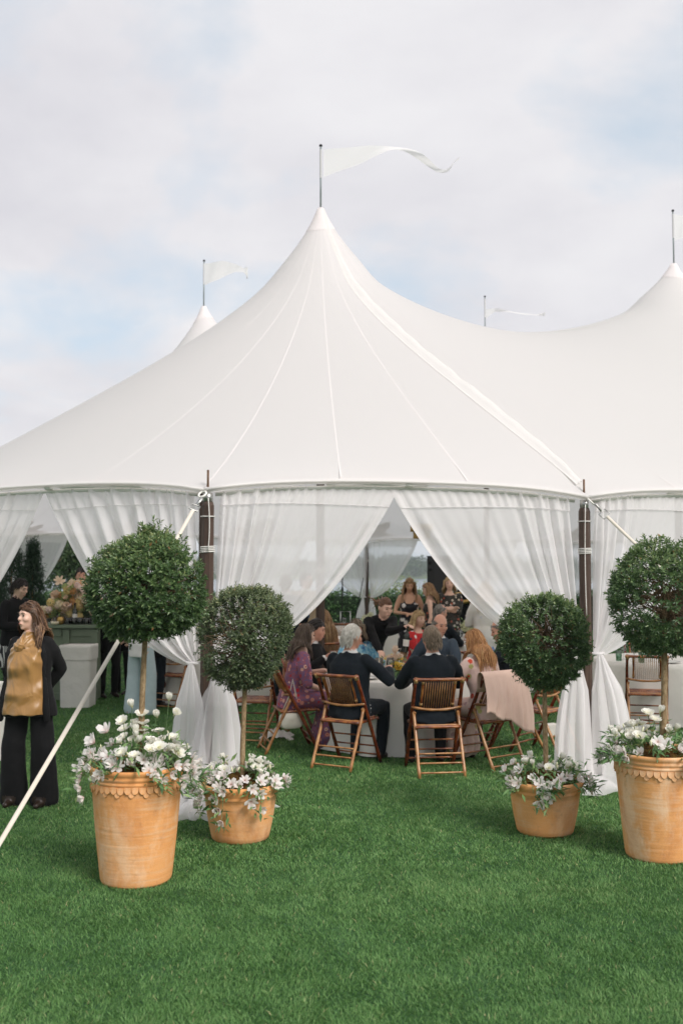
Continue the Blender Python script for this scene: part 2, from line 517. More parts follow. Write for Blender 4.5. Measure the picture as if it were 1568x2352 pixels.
for i, pk in enumerate(PEAKS[:2]):          # ridge webbing between neighbouring peaks
    q = PEAKS[i + 1]; ray_strip('ridge_seam', pk, ((pk[0] + q[0]) / 2, pk[1]), 0.05, M_SEAM, end=1.0)
    ray_strip('ridge_seam', q, ((pk[0] + q[0]) / 2, pk[1]), 0.05, M_SEAM, end=1.0)

# lacing flap from the front peak down to the side pole: a loose ruffled cover strip
def lace_flap(p, q, side=1):
    d = Vector((q[0] - p[0], q[1] - p[1])); L = d.length; dn = d / L; pr = Vector((-dn.y, dn.x)) * side
    rows = []; n = 90; rnd = random.Random(3)
    ph = [rnd.uniform(0, 6.28) for _ in range(6)]
    for j in range(n + 1):
        r = 0.05 + (L * 0.975 - 0.05) * (j / n) ** 1.25
        ruff = 0.5 + 0.5 * math.sin(r * 7 + ph[0] + 1.2 * math.sin(r * 3.1 + ph[1])) * 0.5 + 0.25 * math.sin(r * 17 + ph[2])
        w = min(0.16, 0.05 + r * 0.09) * (0.9 + 0.12 * ruff) * (1 - 0.5 * sst(0.85, 1.0, j / n))
        hgt = (0.030 + 0.022 * ruff) * min(1, 0.35 + r)
        pts = []
        for k, (x, zz) in enumerate([(-0.36, 0.004), (-0.14, 0.012), (0.10, 0.55), (0.34, 1.0), (0.58, 0.92), (0.66, 0.55), (0.60, 0.2)]):
            pts.append(on_roof(p[0] + dn.x * r + pr.x * w * x, p[1] + dn.y * r + pr.y * w * x, 0.006 + hgt * zz))
        rows.append(pts)
    o = MB().grid(rows).build('lacing_flap', M_SEAM, TENT)
    return o
lace_flap((0, 0), POLES[0], side=-1)
lace_flap((0, -5.70), (-0.4, -10.7), side=-1)
lace_flap((0, 0), (0, -2.85), side=1)

# reinforcing corner patches at each side pole (second fabric layer)
for i in range(10, 18):
    q = PV[i]; pk = min(PEAKS, key=lambda p: math.hypot(p[0] - q[0], p[1] - q[1])); pk = np.array(pk)
    d = (pk - q) / np.hypot(*(pk - q)); e1 = PV[(i + 1) % NP_] - q; e1 /= np.hypot(*e1); e0 = PV[i - 1] - q; e0 /= np.hypot(*e0)
    def dirw(k):        # 0..1 sweep from one eave edge to the other
        v_ = e0 * max(0, 1 - 2 * k) + d * (1 - abs(2 * k - 1)) + e1 * max(0, 2 * k - 1); return v_ / np.hypot(*v_)
    rows = []
    for r in np.linspace(0.03, 1, 9):
        row = []
        for k in np.linspace(0.015, 0.985, 25):
            fing = 0.62 + 0.16 * math.cos(k * 2 * math.pi * 4); L = fing * (0.85 if 0.2 < k < 0.8 else 1.05)
            dd = dirw(k); pt = q + dd * r * L + d * 0.02
            row.append(on_roof(pt[0], pt[1], -0.008))
        rows.append(row)
    MB().grid(rows).build('corner_patch', M_SAIL, TENT)

# peaks: cap sleeve, flagpole with pennant ------------------------------
for i, p in enumerate(PEAKS):
    mb = MB(); prof = []
    for r in (0.05, 0.08, 0.12, 0.16, 0.20):
        prof.append(r)
    rows = []
    for r in prof:
        row = []
        for k in range(36):
            a = 2 * math.pi * k / 36; rr = r * (1 + 0.0)
            row.append(on_roof(p[0] + rr * math.cos(a), p[1] + rr * math.sin(a), 0.012))
        rows.append(row)
    rows.insert(0, [tl(tw(p[0] + 0.035 * math.cos(2 * math.pi * k / 36), p[1] + 0.035 * math.sin(2 * math.pi * k / 36), PEAK_H - 0.02)) for k in range(36)])
    mb.grid(rows, wrap=True); mb.build('peak_cap', M_SAIL, TENT)

# eave: hem rope, curtain rods, side poles ------------------------------
def eave_pt(i, u, dz=0.0, inset=0.0):
    a = PV[i % NP_]; b = PV[(i + 1) % NP_]; q = a + (b - a) * u; cen = np.array([6.2, -2.85])
    e = b - a; n = np.array([-e[1], e[0]]); n /= np.hypot(*n)
    if n.dot(cen - q) < 0: n = -n
    q = q + n * inset
    return tw(q[0], q[1], float(eave_z(u)) + dz)
for i in range(NP_):
    MB().tube([tl(eave_pt(i, u)) for u in np.linspace(0, 1, 17)], 0.014, 6).build('eave_rope', M_SEAM, TENT)
    # hanging fabric lip under the edge
    MB().grid([[tl(eave_pt(i, u, 0.0, 0.004)) for u in np.linspace(0, 1, 25)], [tl(eave_pt(i, u, -0.030 - 0.006 * math.sin(u * 40 + i), 0.012)) for u in np.linspace(0, 1, 25)]]).build('eave_lip', M_SAIL, TENT)
    rod = MB().tube([tl(eave_pt(i, u, -0.050, 0.07)) for u in np.linspace(0.03, 0.97, 15)], 0.0175, 10).build('curtain_rod', M_PVC, TENT)
    if i in (0, 19, 18):
        MB().tube([tl(eave_pt(i, u, -0.020, 0.03)) for u in np.linspace(0.30, 0.56, 7) + (0.0 if i != 18 else 0.25)], 0.016, 10).build('spare_rod', M_PVC, rod)
        k = 0.50; MB().tube([tl(eave_pt(i, u, -0.020, 0.03)) for u in (k, k + 0.02)], 0.023, 10).build('coupling', M_PVC, rod)

def rope_wrap(mb, c, r, z, turns=4, pitch=0.014, rr=0.0055):
    pts = [Vector(c) + Vector((r * math.cos(a), r * math.sin(a), z + pitch * a / 6.283)) for a in np.linspace(0, 2 * math.pi * turns, 10 * turns)]
    mb.tube(pts, rr, 5)
for i, (s, t_) in enumerate(POLES):
    b = tl(tw(s, t_)); TOP = EAVE_Z - 0.10
    inw = (TN * -1 if i in (0, 1, 2, 3) else (tw(6, -3) - tw(s, t_))).normalized(); inw.z = 0
    base = b + inw * 0.06
    mb = MB()
    mb.tube([base + Vector((0, 0, z)) for z in (-0.03, TOP - 0.03, TOP)], [0.053, 0.053, 0.044], 8, phase=math.pi / 8)
    pole = mb.build('side_pole', M_POLE, TENT, smooth=False)
    MB().tube([base + Vector((0, 0, TOP)), base + Vector((0, 0, TOP + 0.075))], 0.040, 14).build('ferrule', M_STEEL, pole)
    MB().tube([base + Vector((0, 0, TOP + 0.07)), base + Vector((0, 0, TOP + 0.265))], 0.0095, 8).build('pin', M_RUST, pole)
    MB().tube([base + Vector((0, 0, TOP + 0.098)), base + Vector((0, 0, TOP + 0.108))], 0.03, 14).build('washer', M_RUST, pole)
    if i in (0, 1, 2, 11, 12, 13, 17, 18, 19):
        mb = MB(); rope_wrap(mb, base, 0.058, TOP - 0.42, 4); rope_wrap(mb, base, 0.058, TOP - 0.12, 1, 0.0)
        out = -inw; sd = Vector((out.y, -out.x, 0))
        pts = [base + out * 0.062 + sd * (0.035 if i == 0 else -0.045) * (1 + 0.3 * math.sin(u * 3)) + Vector((0, 0, TOP + 0.03 - u * (0.44 if i == 19 else 1.0))) for u in np.linspace(0, 1, 12)]
        mb.tube(pts, 0.0045, 5)
        mb.build('rope', M_ROPE, pole)

# centre poles
for i, (s, t_) in enumerate(PEAKS):
    b = tl(tw(s, t_))
    cp = MB().tube([b + Vector((0, 0, z)) for z in (-0.03, 1.0, 5.0, PEAK_H - 0.25)], [0.064, 0.064, 0.05, 0.03], 8, phase=0.39).build('centre_pole', M_POLE, TENT, smooth=False)
    mb = MB(); rope_wrap(mb, b, 0.068, 1.84, 5, 0.016, 0.007); mb.build('rope', M_ROPE, cp)

# flagpoles and pennants ------------------------------------------------
def pennant(pole, base, pts, mat, wave, n=60, seed=0):
    """pts: (x along, z, half width, lean) control list, in metres from the hoist"""
    rnd = random.Random(seed); xs = np.array([p[0] for p in pts]); us = np.linspace(0, 1, len(pts))
    uu = np.linspace(0, 1, n)
    X = np.interp(uu, us, xs); Zt = np.interp(uu, us, [p[1] for p in pts]); Zb = np.interp(uu, us, [p[2] for p in pts])
    k = np.ones(5) / 5
    def sm(a): b_ = np.convolve(np.pad(a, 2, 'edge'), k, 'valid'); return b_
    X, Zt, Zb = sm(X), sm(Zt), sm(Zb)
    rows = []
    for j in range(n):
        row = []
        for m in np.linspace(0, 1, 7):
            amp = wave * min(1, uu[j] * 3.0)
            y = amp * (math.sin(uu[j] * 9 + m * 1.4 + seed) + 0.4 * math.sin(uu[j] * 21 + m * 3))
            row.append(base + Vector((X[j], y, Zt[j] * (1 - m) + Zb[j] * m)))
        rows.append(row)
    return MB().grid(rows).build('pennant', mat, pole)
t = NT('flag_cloth'); M_FLAG = t.done(t.mixsh(0.45, t.pbsdf(t.mix(t.noise(t.coord('Object'), 5, 3), (0.88, 0.87, 0.86), (0.84, 0.83, 0.82)), 0.7, 0.2), t.transl((0.88, 0.87, 0.85))))
FLAGS = {
    0: [(0.01, 0.80, 0.40), (0.25, 0.83, 0.50), (0.5, 0.855, 0.58), (0.72, 0.875, 0.69), (0.95, 0.86, 0.77), (1.15, 0.82, 0.745), (1.35, 0.73, 0.655), (1.5, 0.62, 0.56), (1.62, 0.535, 0.485), (1.73, 0.53, 0.495), (1.79, 0.575, 0.55), (1.84, 0.66, 0.635), (1.92, 0.69, 0.672)],
    1: [(0.01, 0.80, 0.36), (0.3, 0.77, 0.44), (0.6, 0.74, 0.50), (0.9, 0.70, 0.56), (1.3, 0.66, 0.60)],
    3: [(0.01, 0.80, 0.38), (0.2, 0.82, 0.46), (0.42, 0.85, 0.58), (0.6, 0.80, 0.66), (0.75, 0.73, 0.62), (0.84, 0.72, 0.52), (0.80, 0.66, 0.50)],
    4: [(0.01, 0.58, 0.36), (0.2, 0.60, 0.53), (0.45, 0.58, 0.54), (0.8, 0.50, 0.465), (1.1, 0.46, 0.43), (1.28, 0.50, 0.44), (1.30, 0.55, 0.46)],
    2: [(0.01, 0.80, 0.38), (0.5, 0.82, 0.55), (1.0, 0.78, 0.64), (1.5, 0.70, 0.66)],
    5: [(0.01, 0.80, 0.38), (0.5, 0.82, 0.55), (1.0, 0.78, 0.64), (1.5, 0.70, 0.66)],
}
for i, (s, t_) in enumerate(PEAKS):
    b = tl(tw(s, t_, PEAK_H))
    fp = MB().tube([b + Vector((0, 0, -0.03)), b + Vector((0, 0, 0.845))], 0.013, 10).build('flagpole', M_FPOLE, TENT)
    MB().tube([b + Vector((0, 0, 0.40)), b + Vector((0, 0, 0.80))], 0.016, 10, caps=False).build('flag_sleeve', M_FLAG, fp)
    MB().tube([b + Vector((0, 0, z)) for z in (0.845, 0.855, 0.862, 0.875)], [0.02, 0.024, 0.024, 0.012], 10).build('finial', M_BLACKP, fp)
    pennant(fp, b, FLAGS[i], M_FLAG, 0.05 if i else 0.07, seed=i)

# guy straps at the two front side poles --------------------------------
def guy_strap(i, end, sag=0.02):
    s, t_ = POLES[i]; top = tl(tw(s, t_, EAVE_Z - 0.02)); end = tl(end)
    d = (end - top); L = d.length; dn = d.normalized(); side = dn.cross(Vector((0, 1, 0.0))).normalized()
    a = top + dn * 0.22; rows = []
    for u in np.linspace(0, 1, 24):
        p = a + (end - a) * u + Vector((0, 0, -sag * 4 * u * (1 - u)))
        rows.append([p + side * 0.0145, p + side * 0.0145 + dn.cross(side) * 0.004, p - side * 0.0145 + dn.cross(side) * 0.004, p - side * 0.0145])
    st = MB().grid(rows, wrap=True).build('guy_strap', M_STRAP, TENT)
    mb = MB()       # white ring, snap hook and slide buckle
    ring = [top + dn * 0.03 + (dn * math.cos(q) + Vector((0, 0, 1)).cross(dn).normalized() * 0.9 * math.sin(q)) * 0.036 for q in np.linspace(0, 2 * math.pi, 17)]
    mb.tube(ring, 0.009, 6); mb.build('ring', M_PVC, st)
    MB().tube([top + dn * 0.05, top + dn * 0.09 + side * 0.012, top + dn * 0.16], [0.012, 0.019, 0.013], 8, squash=0.6).build('snap_hook', M_STEEL, st)
    bk = [top + dn * 0.165 + side * 0.036, top + dn * 0.165 - side * 0.036, top + dn * 0.225 - side * 0.036, top + dn * 0.225 + side * 0.036, top + dn * 0.165 + side * 0.036]
    MB().tube(bk, 0.006, 6).build('buckle', M_STEEL, st)
    # ground anchor stake
    MB().tube([end + Vector((0, 0, -0.2)), end + Vector((0, 0, 0.06))], 0.014, 8).build('stake', M_STEEL, st)
guy_strap(19, gnd(-96, 2098))
guy_strap(0, tw(POLES[0][0] + 1.9, POLES[0][1] + 1.7, 0.02))
guy_strap(18, tw(POLES[18][0] - 2.3, POLES[18][1] + 0.8, 0.02))
guy_strap(1, tw(POLES[1][0] + 0.5, POLES[1][1] + 2.3, 0.02))

# ------------------------------------------------------------------ curtains
TIE_Z = 1.17
def curtain(name, label, i, side, seed=0, group=None, detail=1.0, tail_w=0.20, lean=0.0, uspan=0.5, tail=True, flare=1.0):
    """one tied-back voile panel of bay i; side 0 hangs from the bay's first pole, side 1 from the second"""
    rnd = random.Random(seed); inset = 0.075 if i < 9 or i > 17 else 0.15
    def P(u, dz): return eave_pt(i, u if side == 0 else 1 - u, dz, inset)
    p0 = P(0.03, 0); p1 = P(uspan, 0); along = (p1 - p0); along.z = 0; span = along.length; along.normalize()
    out = (TN if False else (p0 - tw(6.2, -2.85))); out.z = 0
    out = (out - along * out.dot(along)).normalized()
    tie = P(0.028, 0); tie.z = TIE_Z; tie = tie + out * 0.02 + along * 0.03
    NU = int(150 * detail); NV = int(44 * max(0.6, detail))
    ph = [rnd.uniform(0, 6.28) for _ in range(8)]
    rows = []; hem = []
    for jv in range(NV + 1):
        v_ = jv / NV; row = []
        for iu in range(NU + 1):
            u = iu / NU
            ug = (0.03 if inset < 0.1 else -0.07) + 1.0 * (0.42 * u ** 2.0 + 0.58 * u)                           # gathered towards the pole
            top = P(0.03 + (uspan - 0.03) * ug, -0.036)
            bot = tie + along * (0.085 * (u - 0.5)) + Vector((0, 0, -0.035 * u))
            e = v_ ** (1.0 + 0.55 * u * (1 - v_))
            p = top.lerp(bot, v_)
            # belly: cloth hangs below the straight line from rod to tie
            sag = (0.07 + 0.20 * u ** 1.3) * span / 1.6
            p.z -= sag * (4 * v_ * (1 - v_)) ** 0.85 * (0.9 + 0.12 * math.sin(v_ * 3))
            p = p + along * (0.05 * u * math.sin(math.pi * v_))
            # pleats
            gath = 0.036 * (1 - sst(*((0.30, 0.52) if i != 18 else (0.75, 0.95)), u)) + 0.006
            wv = math.sin(u * 58 + 1.3 * math.sin(u * 13 + ph[0]) + 1.1 * v_ + ph[1]) + 0.5 * math.sin(u * 101 + ph[2] + 2.2 * v_)
            amp = gath * (0.30 + 0.70 * min(1, v_ * 4)) * (1 - 0.25 * v_)
            # pull folds of the slack part, growing towards the tie
            w2 = math.sin(u * 21 + ph[3] + 1.4 * v_) * 0.030 * sst(0.12, 0.75, v_) * sst(0.25, 0.6, u)
            w3 = math.sin(u * 37 + ph[4]) * 0.012 * sst(0.3, 0.8, v_) * sst(0.4, 0.7, u)
            edge = 0.035 * math.sin((u - 0.90) * 60) * sst(0.88, 0.93, u) * sst(0.03, 0.2, v_)
            off = (amp * wv + w2 + w3 + edge) * (0.35 + 0.65 * (1 - sst(0.85, 1.0, v_)))
            off += 0.010 * math.sin(u * 140 + ph[5]) * (1 - sst(0, 0.06, v_)) * (1 - sst(0.5, 0.7, u))
            row.append(p + out * off + along * (0.25 * amp * math.cos(u * 58 + ph[6])))
        rows.append(row)
    c = thing(name, label, 'curtain', (0, 0, 0), 0, group)
    base = tie.copy(); base.z = 0; c.location = base
    lo = lambda pts: [[q - base for q in r] for r in pts]
    MB().grid(lo(rows)).build('drape', M_SHEER if detail >= 1 else M_TAIL, c)
    # stitched rod pocket: the top band is doubled cloth
    k = max(2, int(NV * 0.075)); hem = []
    for jv in range(k + 1):
        hem.append([q + out * (0.012 + 0.006 * math.sin(x * 0.9)) for x, q in enumerate(rows[jv])])
    MB().grid(lo(hem)).build('rod_pocket', M_SHEER_HEM, c)
    MB().tube([q + out * 0.016 - base for q in rows[k]], 0.0032, 4).build('stitch_line', M_SHEER_HEM, c)
    # doubled free edge
    ed = [[r[x] + out * 0.008 for x in range(NU - max(4, int(NU * 0.045)), NU + 1)] for r in rows]
    MB().grid(lo(ed)).build('edge_hem', M_SHEER_HEM, c)
    # tie knot band
    MB().tube([tie - base + (along * math.cos(a) * 0.062 + out * math.sin(a) * 0.045) + Vector((0, 0, -0.012)) for a in np.linspace(0, 2 * math.pi, 17)], 0.012, 6).build('tie_band', M_SHEER, c)
    if tail:
        rows = []; NT_ = int(30 * max(0.6, detail)); NA = int(84 * max(0.5, detail))
        for jv in range(NT_ + 1):
            v_ = jv / NT_; z = TIE_Z - 0.02 - v_ * (TIE_Z - 0.03)
            rad = 0.042 + (tail_w - 0.035) * v_ ** 0.55 * (1 + 0.06 * math.sin(v_ * 7 + ph[5]))
            if v_ > 0.90: rad *= 1 + 0.75 * ((v_ - 0.90) / 0.10) ** 1.4 * flare; z = max(0.012, z)
            cx = tie + along * (0.06 * math.sin(v_ * 2.2) + lean * v_) + out * (0.04 + 0.14 * v_)
            row = []
            for k in range(NA):
                a = 2 * math.pi * k / NA
                pl = 1 + (0.24 + 0.12 * v_) * (abs(math.sin(a * 4 + ph[0] + 0.9 * v_ + 0.4 * math.sin(a * 2 + ph[4]))) * 2 - 1.2) + 0.11 * math.sin(a * 9 + ph[3] - 1.6 * v_) + (0.10 * math.sin(a * 17 + ph[2] + 9 * v_) if v_ > 0.9 else 0)
                pl *= 0.35 + 0.65 * min(1, v_ * 3 + 0.2) if v_ < 0.3 else 1
                zz = z + (0.035 * abs(math.sin(a * 6 + ph[1])) if 0.90 < v_ < 0.985 else 0)
                row.append(Vector((cx.x, cx.y, 0)) + (along * math.cos(a) + out * 0.62 * math.sin(a)) * rad * pl + Vector((0, 0, zz)) - base)
            rows.append(row)
        MB().grid(rows, wrap=True).build('tail', M_TAIL, c)
    return c
curtain('curtain', 'sheer white curtain swept back to the dark entrance pole behind the shorter bushy tree', 19, 0, 1, tail_w=0.20, lean=-0.15, uspan=0.475, flare=1.5)
curtain('curtain', 'sheer white curtain swept right from the entrance peak to the rope-wrapped side pole', 19, 1, 2, tail_w=0.15, lean=0.04, uspan=0.525, flare=1.6)
curtain('curtain', 'sheer white curtain gathered above the tallest topiary, left of the entrance pole', 18, 1, 3, uspan=0.50, tail_w=0.16, lean=-0.17)
curtain('curtain', 'sheer white curtain at the left picture edge above the bar', 18, 0, 4, uspan=0.47, tail_w=0.14)
curtain('curtain', 'sheer white curtain knotted low on the side pole beside the large cropped planter', 0, 0, 5, uspan=0.5, tail_w=0.20, lean=-0.02, flare=1.8)
ORD = ['first', 'second', 'third', 'fourth', 'fifth', 'sixth', 'seventh', 'eighth', 'ninth', 'tenth', 'eleventh', 'twelfth', 'thirteenth', 'fourteenth', 'fifteenth', 'sixteenth', 'seventeenth', 'eighteenth']
far_c = [(16, 1), (16, 0), (17, 1), (17, 0), (15, 1), (15, 0), (14, 1), (14, 0), (13, 1), (13, 0), (12, 1), (12, 0), (11, 1), (11, 0), (10, 1), (10, 0), (9, 1), (9, 0)]
for n_, (i, sd) in enumerate([(0, 1), (1, 0), (1, 1)]):
    curtain('curtain', ORD[n_] + ' thin curtain to the right of the large cropped planter', i, sd, 20 + n_, group='curtains of the right-hand bays', detail=0.5, tail_w=0.13)
for n_, (i, sd) in enumerate(sorted(far_c, key=lambda c: (lambda q: q.x / q.y)(eave_pt(c[0], 0.1 if c[1] == 0 else 0.9)))):
    curtain('curtain', 'thin white curtain tied back on the far side, ' + ORD[n_] + ' from the left', i, sd, 40 + n_, group='curtains on the far side of the tent', detail=0.5, tail_w=0.13)
# ================================================================== lawn, lake, far shore
t = NT('lawn_soil'); v = t.coord('Object')
c = t.mix(t.ramp(t.noise(v, 1.2, 6, 0.6), [(0.3, 0.0), (0.7, 1.0)]), (0.048, 0.120, 0.044), (0.066, 0.150, 0.058))
c = t.mix(t.ramp(t.noise(v, 60, 3, 0.6), [(0.4, 0.0), (0.65, 1.0)]), c, (0.030, 0.080, 0.026))
M_LAWN = t.done(t.pbsdf(c, 0.9, 0.15, nrm=t.bump(t.noise(v, 90, 4, 0.7), 0.7, 0.03)))
mb = MB(); xs = np.linspace(-70, 70, 41); ys = list(np.linspace(-25, 40, 40)) + [43, 46, 49, 53, 58, 64]
rows = []
for y in ys:
    z = 0 if y <= 40 else -7.5 * sst(40, 62, y)
    rows.append([(x, y, z) for x in xs])
tag(MB().grid(rows).build('lawn', M_LAWN), 'close-mown green lawn running under the tent', 'lawn', kind='structure')
t = NT('lake_water'); v = t.coord('Object')
M_LAKE = t.done(t.pbsdf((0.16, 0.20, 0.235), 0.22, 0.5, nrm=t.bump(t.noise(t.coord('Object', (0.25, 1, 1)), 0.6, 4, 0.6), 0.4, 0.15)))
tag(MB().grid([[(x, y, -7.0) for x in (-1400, -600, 0, 600, 1400)] for y in (52, 120, 400, 800, 1240)]).build('lake', M_LAKE), 'pale grey lake beyond the hedge', 'lake', kind='structure')

# grass blades ----------------------------------------------------------
t = NT('grass_blades'); a = t.attr('tint')
c = t.ramp(a.outputs['Fac'], [(0.0, (0.052, 0.134, 0.035)), (0.45, (0.107, 0.246, 0.066)), (0.78, (0.196, 0.350, 0.114)), (0.93, (0.34, 0.45, 0.19)), (1.0, (0.50, 0.42, 0.22))])
M_GRASS = t.done(t.mixsh(0.25, t.pbsdf(c, 0.55, 0.35), t.transl(c)))
def vnoise(x, y, seed, scale):
    r = np.random.default_rng(seed); g = r.random((64, 64)); x = x / scale; y = y / scale
    i = np.floor(x).astype(int); j = np.floor(y).astype(int); fx = x - i; fy = y - j
    fx = fx * fx * (3 - 2 * fx); fy = fy * fy * (3 - 2 * fy); i %= 63; j %= 63
    return (g[i, j] * (1 - fx) + g[i + 1, j] * fx) * (1 - fy) + (g[i, j + 1] * (1 - fx) + g[i + 1, j + 1] * fx) * fy
def grass(y0, y1, xw0, xw1, dens, hgt, wid, seg, seed):
    r = np.random.default_rng(seed); area = (xw0 + xw1) * (y1 - y0); n = int(area * dens)
    y = y0 + (y1 - y0) * r.random(n); w = xw0 + (xw1 - xw0) * (y - y0) / (y1 - y0); x = (r.random(n) * 2 - 1) * w
    x += 0.0; cl = vnoise(x + 40, y + 40, 5, 0.16) * 0.55 + vnoise(x + 40, y + 40, 6, 0.5) * 0.45
    keep = r.random(n) < 0.45 + 0.55 * cl + 0.1; x, y, cl = x[keep], y[keep], cl[keep]; n = len(x)
    big = vnoise(x + 40, y + 40, 8, 1.1) * 0.5 + vnoise(x + 40, y + 40, 18, 2.7) * 0.5 + 0.25 * (vnoise(x + 40, y + 40, 28, 0.07) - 0.5)
    h = hgt * (0.45 + 0.75 * r.random(n)) * (0.65 + 0.6 * cl); wd = wid * (0.7 + 0.6 * r.random(n))
    la = 6.28 * vnoise(x + 40, y + 40, 9, 0.22) * 1.3 + r.normal(0, 1.5, n); lean = h * (0.45 + 0.85 * r.random(n))
    lx, ly = np.cos(la) * lean, np.sin(la) * lean; fa = r.random(n) * 6.283; fx, fy = np.cos(fa) * wd / 2, np.sin(fa) * wd / 2
    tint = np.clip(0.14 + 0.58 * r.random(n) + 0.16 * (cl - 0.5) + 0.34 * (big - 0.5) + 0.08, 0, 0.93)
    tint = np.where(r.random(n) < 0.012, 0.95 + 0.05 * r.random(n), tint)
    z0 = np.zeros(n)
    if seg == 1:
        V = np.stack([np.stack([x - fx, y - fy, z0], 1), np.stack([x + fx, y + fy, z0], 1), np.stack([x + lx, y + ly, h], 1)], 1).reshape(-1, 3)
        F = np.arange(3 * n).reshape(-1, 3); A = np.repeat(tint, 3)
    else:
        mx, my, mz = x + lx * 0.35, y + ly * 0.35, h * 0.62
        V = np.stack([np.stack([x - fx, y - fy, z0], 1), np.stack([x + fx, y + fy, z0], 1), np.stack([mx + fx * .75, my + fy * .75, mz], 1), np.stack([mx - fx * .75, my - fy * .75, mz], 1), np.stack([x + lx, y + ly, h * 0.95], 1)], 1).reshape(-1, 3)
        b = np.arange(n)[:, None] * 5
        F = np.concatenate([b + np.array([[0, 1, 2]]), b + np.array([[0, 2, 3]]), b + np.array([[3, 2, 4]])], 1).reshape(-1, 3); A = np.repeat(tint, 5)
    return V, F, A
parts = [grass(3.6, 6.6, 2.0, 2.9, 21500, 0.023, 0.0033, 3, 1), grass(6.6, 10.0, 3.0, 4.2, 10000, 0.023, 0.0050, 3, 2), grass(10.0, 15.0, 4.3, 6.0, 3200, 0.028, 0.0095, 1, 3), grass(15.0, 34.0, 6.0, 10.0, 420, 0.036, 0.020, 1, 4)]
Vs, Fs, As, o = [], [], [], 0
for V, F, A in parts:
    Vs.append(V); Fs.append(F + o); As.append(A); o += len(V)
V = np.concatenate(Vs); F = np.concatenate(Fs); A = np.concatenate(As)
tag(link('grass', np_mesh('grass', V, F, M_GRASS, False, {'tint': ('POINT', A)})), 'short green grass blades of the lawn', 'grass', kind='stuff')
# ================================================================== potted topiary trees
def terracotta(name, seed, pale, red):
    t = NT(name); r = random.Random(seed); off = (r.uniform(-9, 9), r.uniform(-9, 9), r.uniform(-3, 3))
    v = t.coord('Object', (1, 1, 1), (0.05, 0.04, 0), off); hv = t.coord('Object', (0.8, 0.8, 9), (0.06, -0.05, 0), off); v2 = t.coord('Object', (1.2, 1.2, 0.55), (0, 0, 0), off)
    c = t.mix(t.ramp(t.noise(v, 2.2, 4, 0.5), [(0.35, 0), (0.65, 1)]), (0.75, 0.335, 0.112), (0.80, 0.40, 0.155))
    c = t.mix(t.math('MULTIPLY', t.ramp(t.noise(hv, 3.0, 4, 0.6), [(0.52, 0), (0.66, 1)]), 0.55 * pale), c, (0.78, 0.52, 0.31))
    c = t.mix(t.math('MULTIPLY', t.ramp(t.noise(v2, 3.4, 8, 0.68), [(0.48, 0), (0.60, 1)]), 0.66 * pale), c, (0.84, 0.57, 0.36))
    c = t.mix(t.math('MULTIPLY', t.ramp(t.noise(v2, 2.6, 7, 0.64, 0.6), [(0.49, 0), (0.62, 1)]), 0.95 * red), c, (0.50, 0.175, 0.055))
    fine = t.ramp(t.noise(t.coord('Object', (1, 1, 4), (0, 0, 0), off), 46, 3, 0.7), [(0.60, 0), (0.70, 1)])
    c = t.mix(t.math('MULTIPLY', fine, 0.35), c, (0.80, 0.60, 0.42))
    rim = t.ramp(t.noise(v, 17, 4, 0.7), [(0.58, 0), (0.68, 1)])
    c = t.mix(t.math('MULTIPLY', rim, 0.22), c, (0.33, 0.17, 0.10))
    h = t.math('ADD', t.math('MULTIPLY', t.noise(hv, 5, 3, 0.5), 0.6), t.math('MULTIPLY', t.noise(v, 70, 3, 0.6), 0.25))
    return t.done(t.pbsdf(c, 0.78, 0.25, nrm=t.bump(h, 0.35, 0.012)))
t = NT('moss_soil'); v = t.coord('Object')
c = t.ramp(t.noise(v, 26, 6, 0.7), [(0.3, (0.035, 0.018, 0.008)), (0.5, (0.11, 0.055, 0.016)), (0.62, (0.16, 0.105, 0.022)), (0.78, (0.13, 0.13, 0.035))])
M_MOSS = t.done(t.pbsdf(c, 0.95, 0.1, nrm=t.bump(t.noise(v, 120, 4, 0.7), 1.0, 0.02)))
t = NT('topiary_bark'); v = t.coord('Object', (1, 1, 0.5))
M_BARK = t.done(t.pbsdf(t.ramp(t.noise(v, 55, 5, 0.7), [(0.3, (0.13, 0.085, 0.045)), (0.5, (0.27, 0.185, 0.10)), (0.7, (0.40, 0.31, 0.19))]), 0.85, 0.2, nrm=t.bump(t.noise(v, 90, 4, 0.7), 0.7, 0.006)))
M_TWIG = plain('topiary_twig', (0.22, 0.145, 0.08), (0.12, 0.075, 0.04), 40, 0.85)
def leaf_mat(name, stops, tr=0.30, rough=0.36, spec=0.55):
    t = NT(name); a = t.attr('tint'); c = t.ramp(a.outputs['Fac'], stops)
    return t.done(t.mixsh(tr, t.pbsdf(c, rough, spec), t.transl(c)))
M_LEAF_A = leaf_mat('topiary_leaf_bright', [(0, (0.036, 0.070, 0.030)), (0.5, (0.088, 0.160, 0.058)), (0.82, (0.185, 0.270, 0.098)), (0.95, (0.30, 0.34, 0.14)), (1.0, (0.32, 0.15, 0.06))])
M_LEAF_B = leaf_mat('topiary_leaf_dull', [(0, (0.040, 0.066, 0.034)), (0.5, (0.095, 0.140, 0.062)), (0.82, (0.205, 0.250, 0.118)), (0.96, (0.32, 0.32, 0.16)), (1.0, (0.30, 0.16, 0.08))], 0.2, 0.42)
M_LEAF_C = leaf_mat('topiary_leaf_dark', [(0, (0.040, 0.076, 0.034)), (0.5, (0.096, 0.172, 0.066)), (0.82, (0.205, 0.295, 0.112)), (0.96, (0.32, 0.37, 0.16)), (1.0, (0.32, 0.15, 0.06))])
M_FLEAF = leaf_mat('flower_foliage', [(0, (0.08, 0.18, 0.07)), (0.6, (0.16, 0.30, 0.10)), (1.0, (0.30, 0.42, 0.17))], 0.25, 0.45)
M_FSTEM = plain('flower_stem', (0.13, 0.22, 0.09), (0.10, 0.16, 0.07), 20, 0.6)
